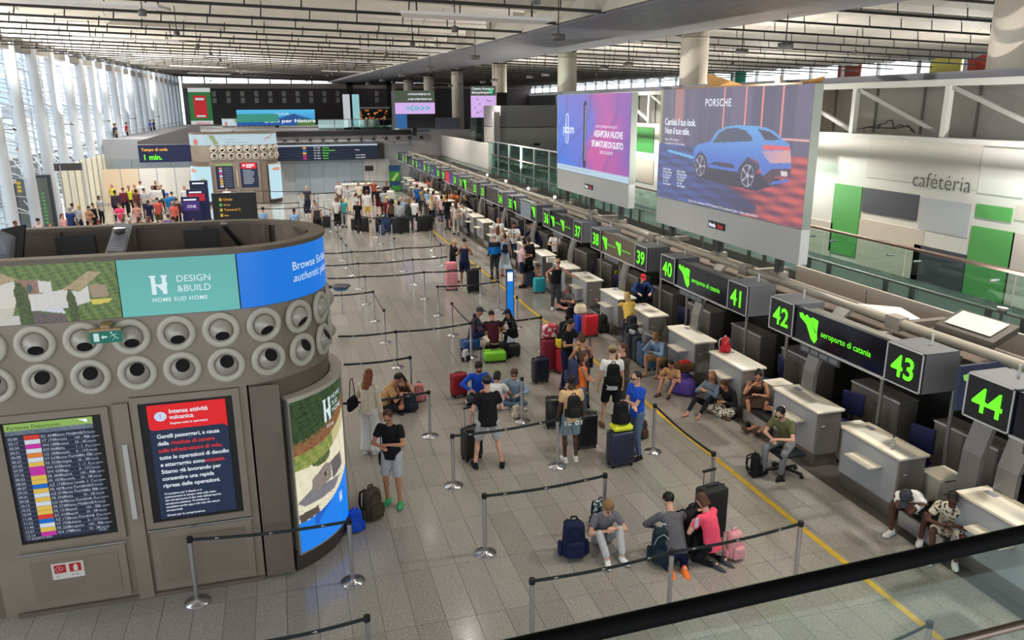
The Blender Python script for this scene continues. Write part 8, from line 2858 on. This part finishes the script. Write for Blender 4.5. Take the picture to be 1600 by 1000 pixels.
shoulder_bag(549, 617, 1.15, 60, 'black', 'black shoulder bag of the woman in white')
shoulder_bag(598, 703, .95, 20, (30, 30, 32), 'small dark crossbody bag of the man with green trainers', .2, .24)
shoulder_bag(921, 553, 1.05, 80, 'black', 'black leather bag hanging from the woman in strappy top', .36, .30)
duffel(1066, 618, -50, .62, .2, 'purple', 'purple duffel bag on the floor against the desk, front one')
duffel(1058, 598, -40, .55, .19, (84, 60, 140), 'purple duffel bag behind the front one')
t = thing('wicker_basket_bag', 'brown woven basket bag with red cloth on the purple duffels', 'bag', (*G(1068, 575, .55), .42))
link_mesh('basket', rbox_mesh('basket', patt('wicker', lin(118, 84, 48), lin(70, 48, 30), 60, .5, 'noise'), -.2, .2, -.13, .13, 0, .22, .04, 2, 1.1), t)
link_mesh('red_cloth', rbox_mesh('red_cloth', cmat('red'), -.1, .14, -.08, .08, .19, .27, .03, 2), t)
t = link_mesh('white_jacket', rbox_mesh('white_jacket', cmat('cream'), -.19, .19, -.15, .15, 0, .30, .09, 4, .8), None, (*G(906, 522), .60))
tag(t, 'cream jacket hung over the royal blue suitcase handle', 'jacket')
t = thing('travel_pillow', 'grey horseshoe travel pillow on the slate suitcases', 'pillow', (*G(992, 564), .72))
MB().tube([(.14 * math.cos(a), .14 * math.sin(a), .06) for a in [R(-50 + i * 28) for i in range(11)]], .06, 10).build('pillow_tube', cmat('lgrey'), t)
t = thing('stuffed_grey_bag', 'grey bag with a draped jumper on the steel-blue suitcase', 'bag', (*G(1011, 577), .68))
link_mesh('bag_body', rbox_mesh('bag_body', cmat((110, 106, 108)), -.17, .17, -.14, .14, 0, .3, .07, 3, .8), t)
MB().tube([(-.15, -.1, .28), (.0, -.15, .2), (.14, -.12, .05)], .03, 8).build('sleeve', cmat('lgrey'), t)
B(G(985, 561), 0, (56, 58, 62), 'dark grey backpack standing on the slate suitcases', .95, z=.73)
# stool of the olive man, green and yellow-green chairs
def task_seat(u, v, col, label, back=True, h=.52, rot=0, z=0):
    x, y = G(u, v)
    t = thing('task_chair', label, 'chair', (x, y, 0), R(rot), 'task chairs')
    m = cmat(col)
    link_mesh('seat', rbox_mesh('seat', m, -.26, .26, -.24, .24, h - .07, h, .03, 3), t)
    MB().cyl((0, 0, .1), (0, 0, h - .06), .03).build('gas_lift', black, t)
    if back:
        link_mesh('backrest', rbox_mesh('backrest', m, -.23, .23, .2, .28, h + .08, h + .62, .035, 3), t)
    for k in range(5):
        a = k * 2 * math.pi / 5 + .3
        l = MB().bar((0, 0, .13), (.32 * math.cos(a), .32 * math.sin(a), .08), .05, .04).build('base_leg', black, t)
        MB().cyl((.32 * math.cos(a) - .02, .32 * math.sin(a), .04), (.32 * math.cos(a) + .02, .32 * math.sin(a), .04), .04, n=10).build('castor', black, l)
    return t


task_seat(1222, 745, (30, 36, 40), 'black rolling stool under the man in olive tee', False, .48)
t = task_seat(1012, 500, (34, 62, 44), 'dark green task chair behind the desk of sign 40', True, .5, 30)
x, y = G(976, 492)
t = task_seat(975, 476, (150, 152, 40), 'yellow-green task chair before the rear cabinet of sign 39', True, .5, 20)
# small things on the desks
dx, dy = G(1392, 708, 1.1)
t = thing('water_bottle', 'clear plastic water bottle on the desk of sign 43', 'bottle', (dx, dy, 1.096))
MB().lathe([(.001, 0), (.032, .0), (.032, .15), (.014, .2), (.014, .21)], n=14).build('bottle_body', glass_mat('bottle_clear', (.9, .93, .94), .15), t)
MB().cyl((0, 0, .21), (0, 0, .235), .016, n=10).build('bottle_cap', mat('cap_navy', lin(30, 36, 60), .5), t)
t = thing('paper_cup', 'white and yellow paper cup on the shelf of the desk of sign 42', 'cup', (8.86, PIT0 + 2.02 + .85, .80))
MB().lathe([(.001, 0), (.028, 0), (.038, .1), (.001, .1)], n=14).build('cup_body', mat('cup_white', lin(232, 226, 206), .5), t)
MB().lathe([(.031, .025), (.0365, .07)], n=14).build('cup_band', mat('cup_yellow', lin(226, 180, 60), .5), t)
t = thing('paper_cup', 'white cup on the floor left of the broad man in black tee', 'cup', (*G(728, 631), 0))
MB().lathe([(.001, 0), (.03, 0), (.04, .11), (.001, .11)], n=14).build('cup_body', mat('cup_white'), t)
t = tag(MB().box(-.15, .15, -.1, .1, 0, .17).build('tissue_box', mat('paper_white', lin(220, 220, 216), .6), None, (*G(862, 410, 1.1), 1.096)), 'white paper stack on the desk near the stewardess', 'papers')
t = tag(MB().box(-.035, .035, -.006, .006, -.07, .07).build('phone', mat('phone_pale', lin(190, 205, 225), .2), None, (*G(1085, 822, .78), .80), R(25)), 'pale phone held by the kneeling woman in pink tee', 'phone')
# white service desk in the middle queue with a small sign
t = thing('service_desk', 'white service desk in the middle of the far queue', 'desk', (*G(560, 312), 0))
MB().box(-.9, 1.0, 0, .6, 0, 1.15).build('body', mat('desk_white', lin(206, 204, 202), .5), t)
MB().box(-.95, 1.05, -.05, .65, 1.15, 1.2).build('desk_top', white_lam, t)
t = thing('small_sign', 'small black sign on a pole behind the white service desk', 'sign', (*G(581, 300), 0))
MB().cyl((0, 0, 0), (0, 0, 1.9), .02, n=8).build('pole', chrome, t)
MB().box(-.32, .32, -.02, .02, 1.7, 2.1).build('plate', black, t)
for (u, v, lab) in ((510, 345, 'standing in the far queue lanes'), (519, 347, 'low, leaning on the second queue post')):
    t = thing('notice_board', 'white paper notice on a stand ' + lab, 'sign', (*G(u, v), 0))
    MB().cyl((0, 0, 0), (0, 0, 1.3), .02, n=8).build('pole', chrome, t)
    MB().box(-.17, .17, -.02, .02, 1.0 if 'low' in lab else 1.25, 1.4 if 'low' in lab else 1.65).build('paper', mat('paper_white'), t)
# small round side table with blue underside left of the long belts
t = thing('hand_fan_tray', 'oval smoked tray with blue reflection hanging at the queue belt right of the kiosk', 'tray', (*G(533, 445, .9), .9))
MB().lathe([(.001, 0), (.30, 0), (.32, .02), (.30, .04), (.001, .04)], n=24).build('tray', mat('tray_dark', lin(60, 62, 72), .3), t)
MB().lathe([(.001, -.12), (.22, -.1), (.26, -.02)], n=24).build('lower_shell', mat('tray_blue', lin(70, 130, 190), .3), t)
MB().bar((-.3, 0, .02), (-.75, -.05, .02), .10, .10).build('arm', mat('tray_dark'), t)
MB().cyl((0, 0, -.9), (0, 0, -.05), .02, n=8).build('pole', chrome, t)
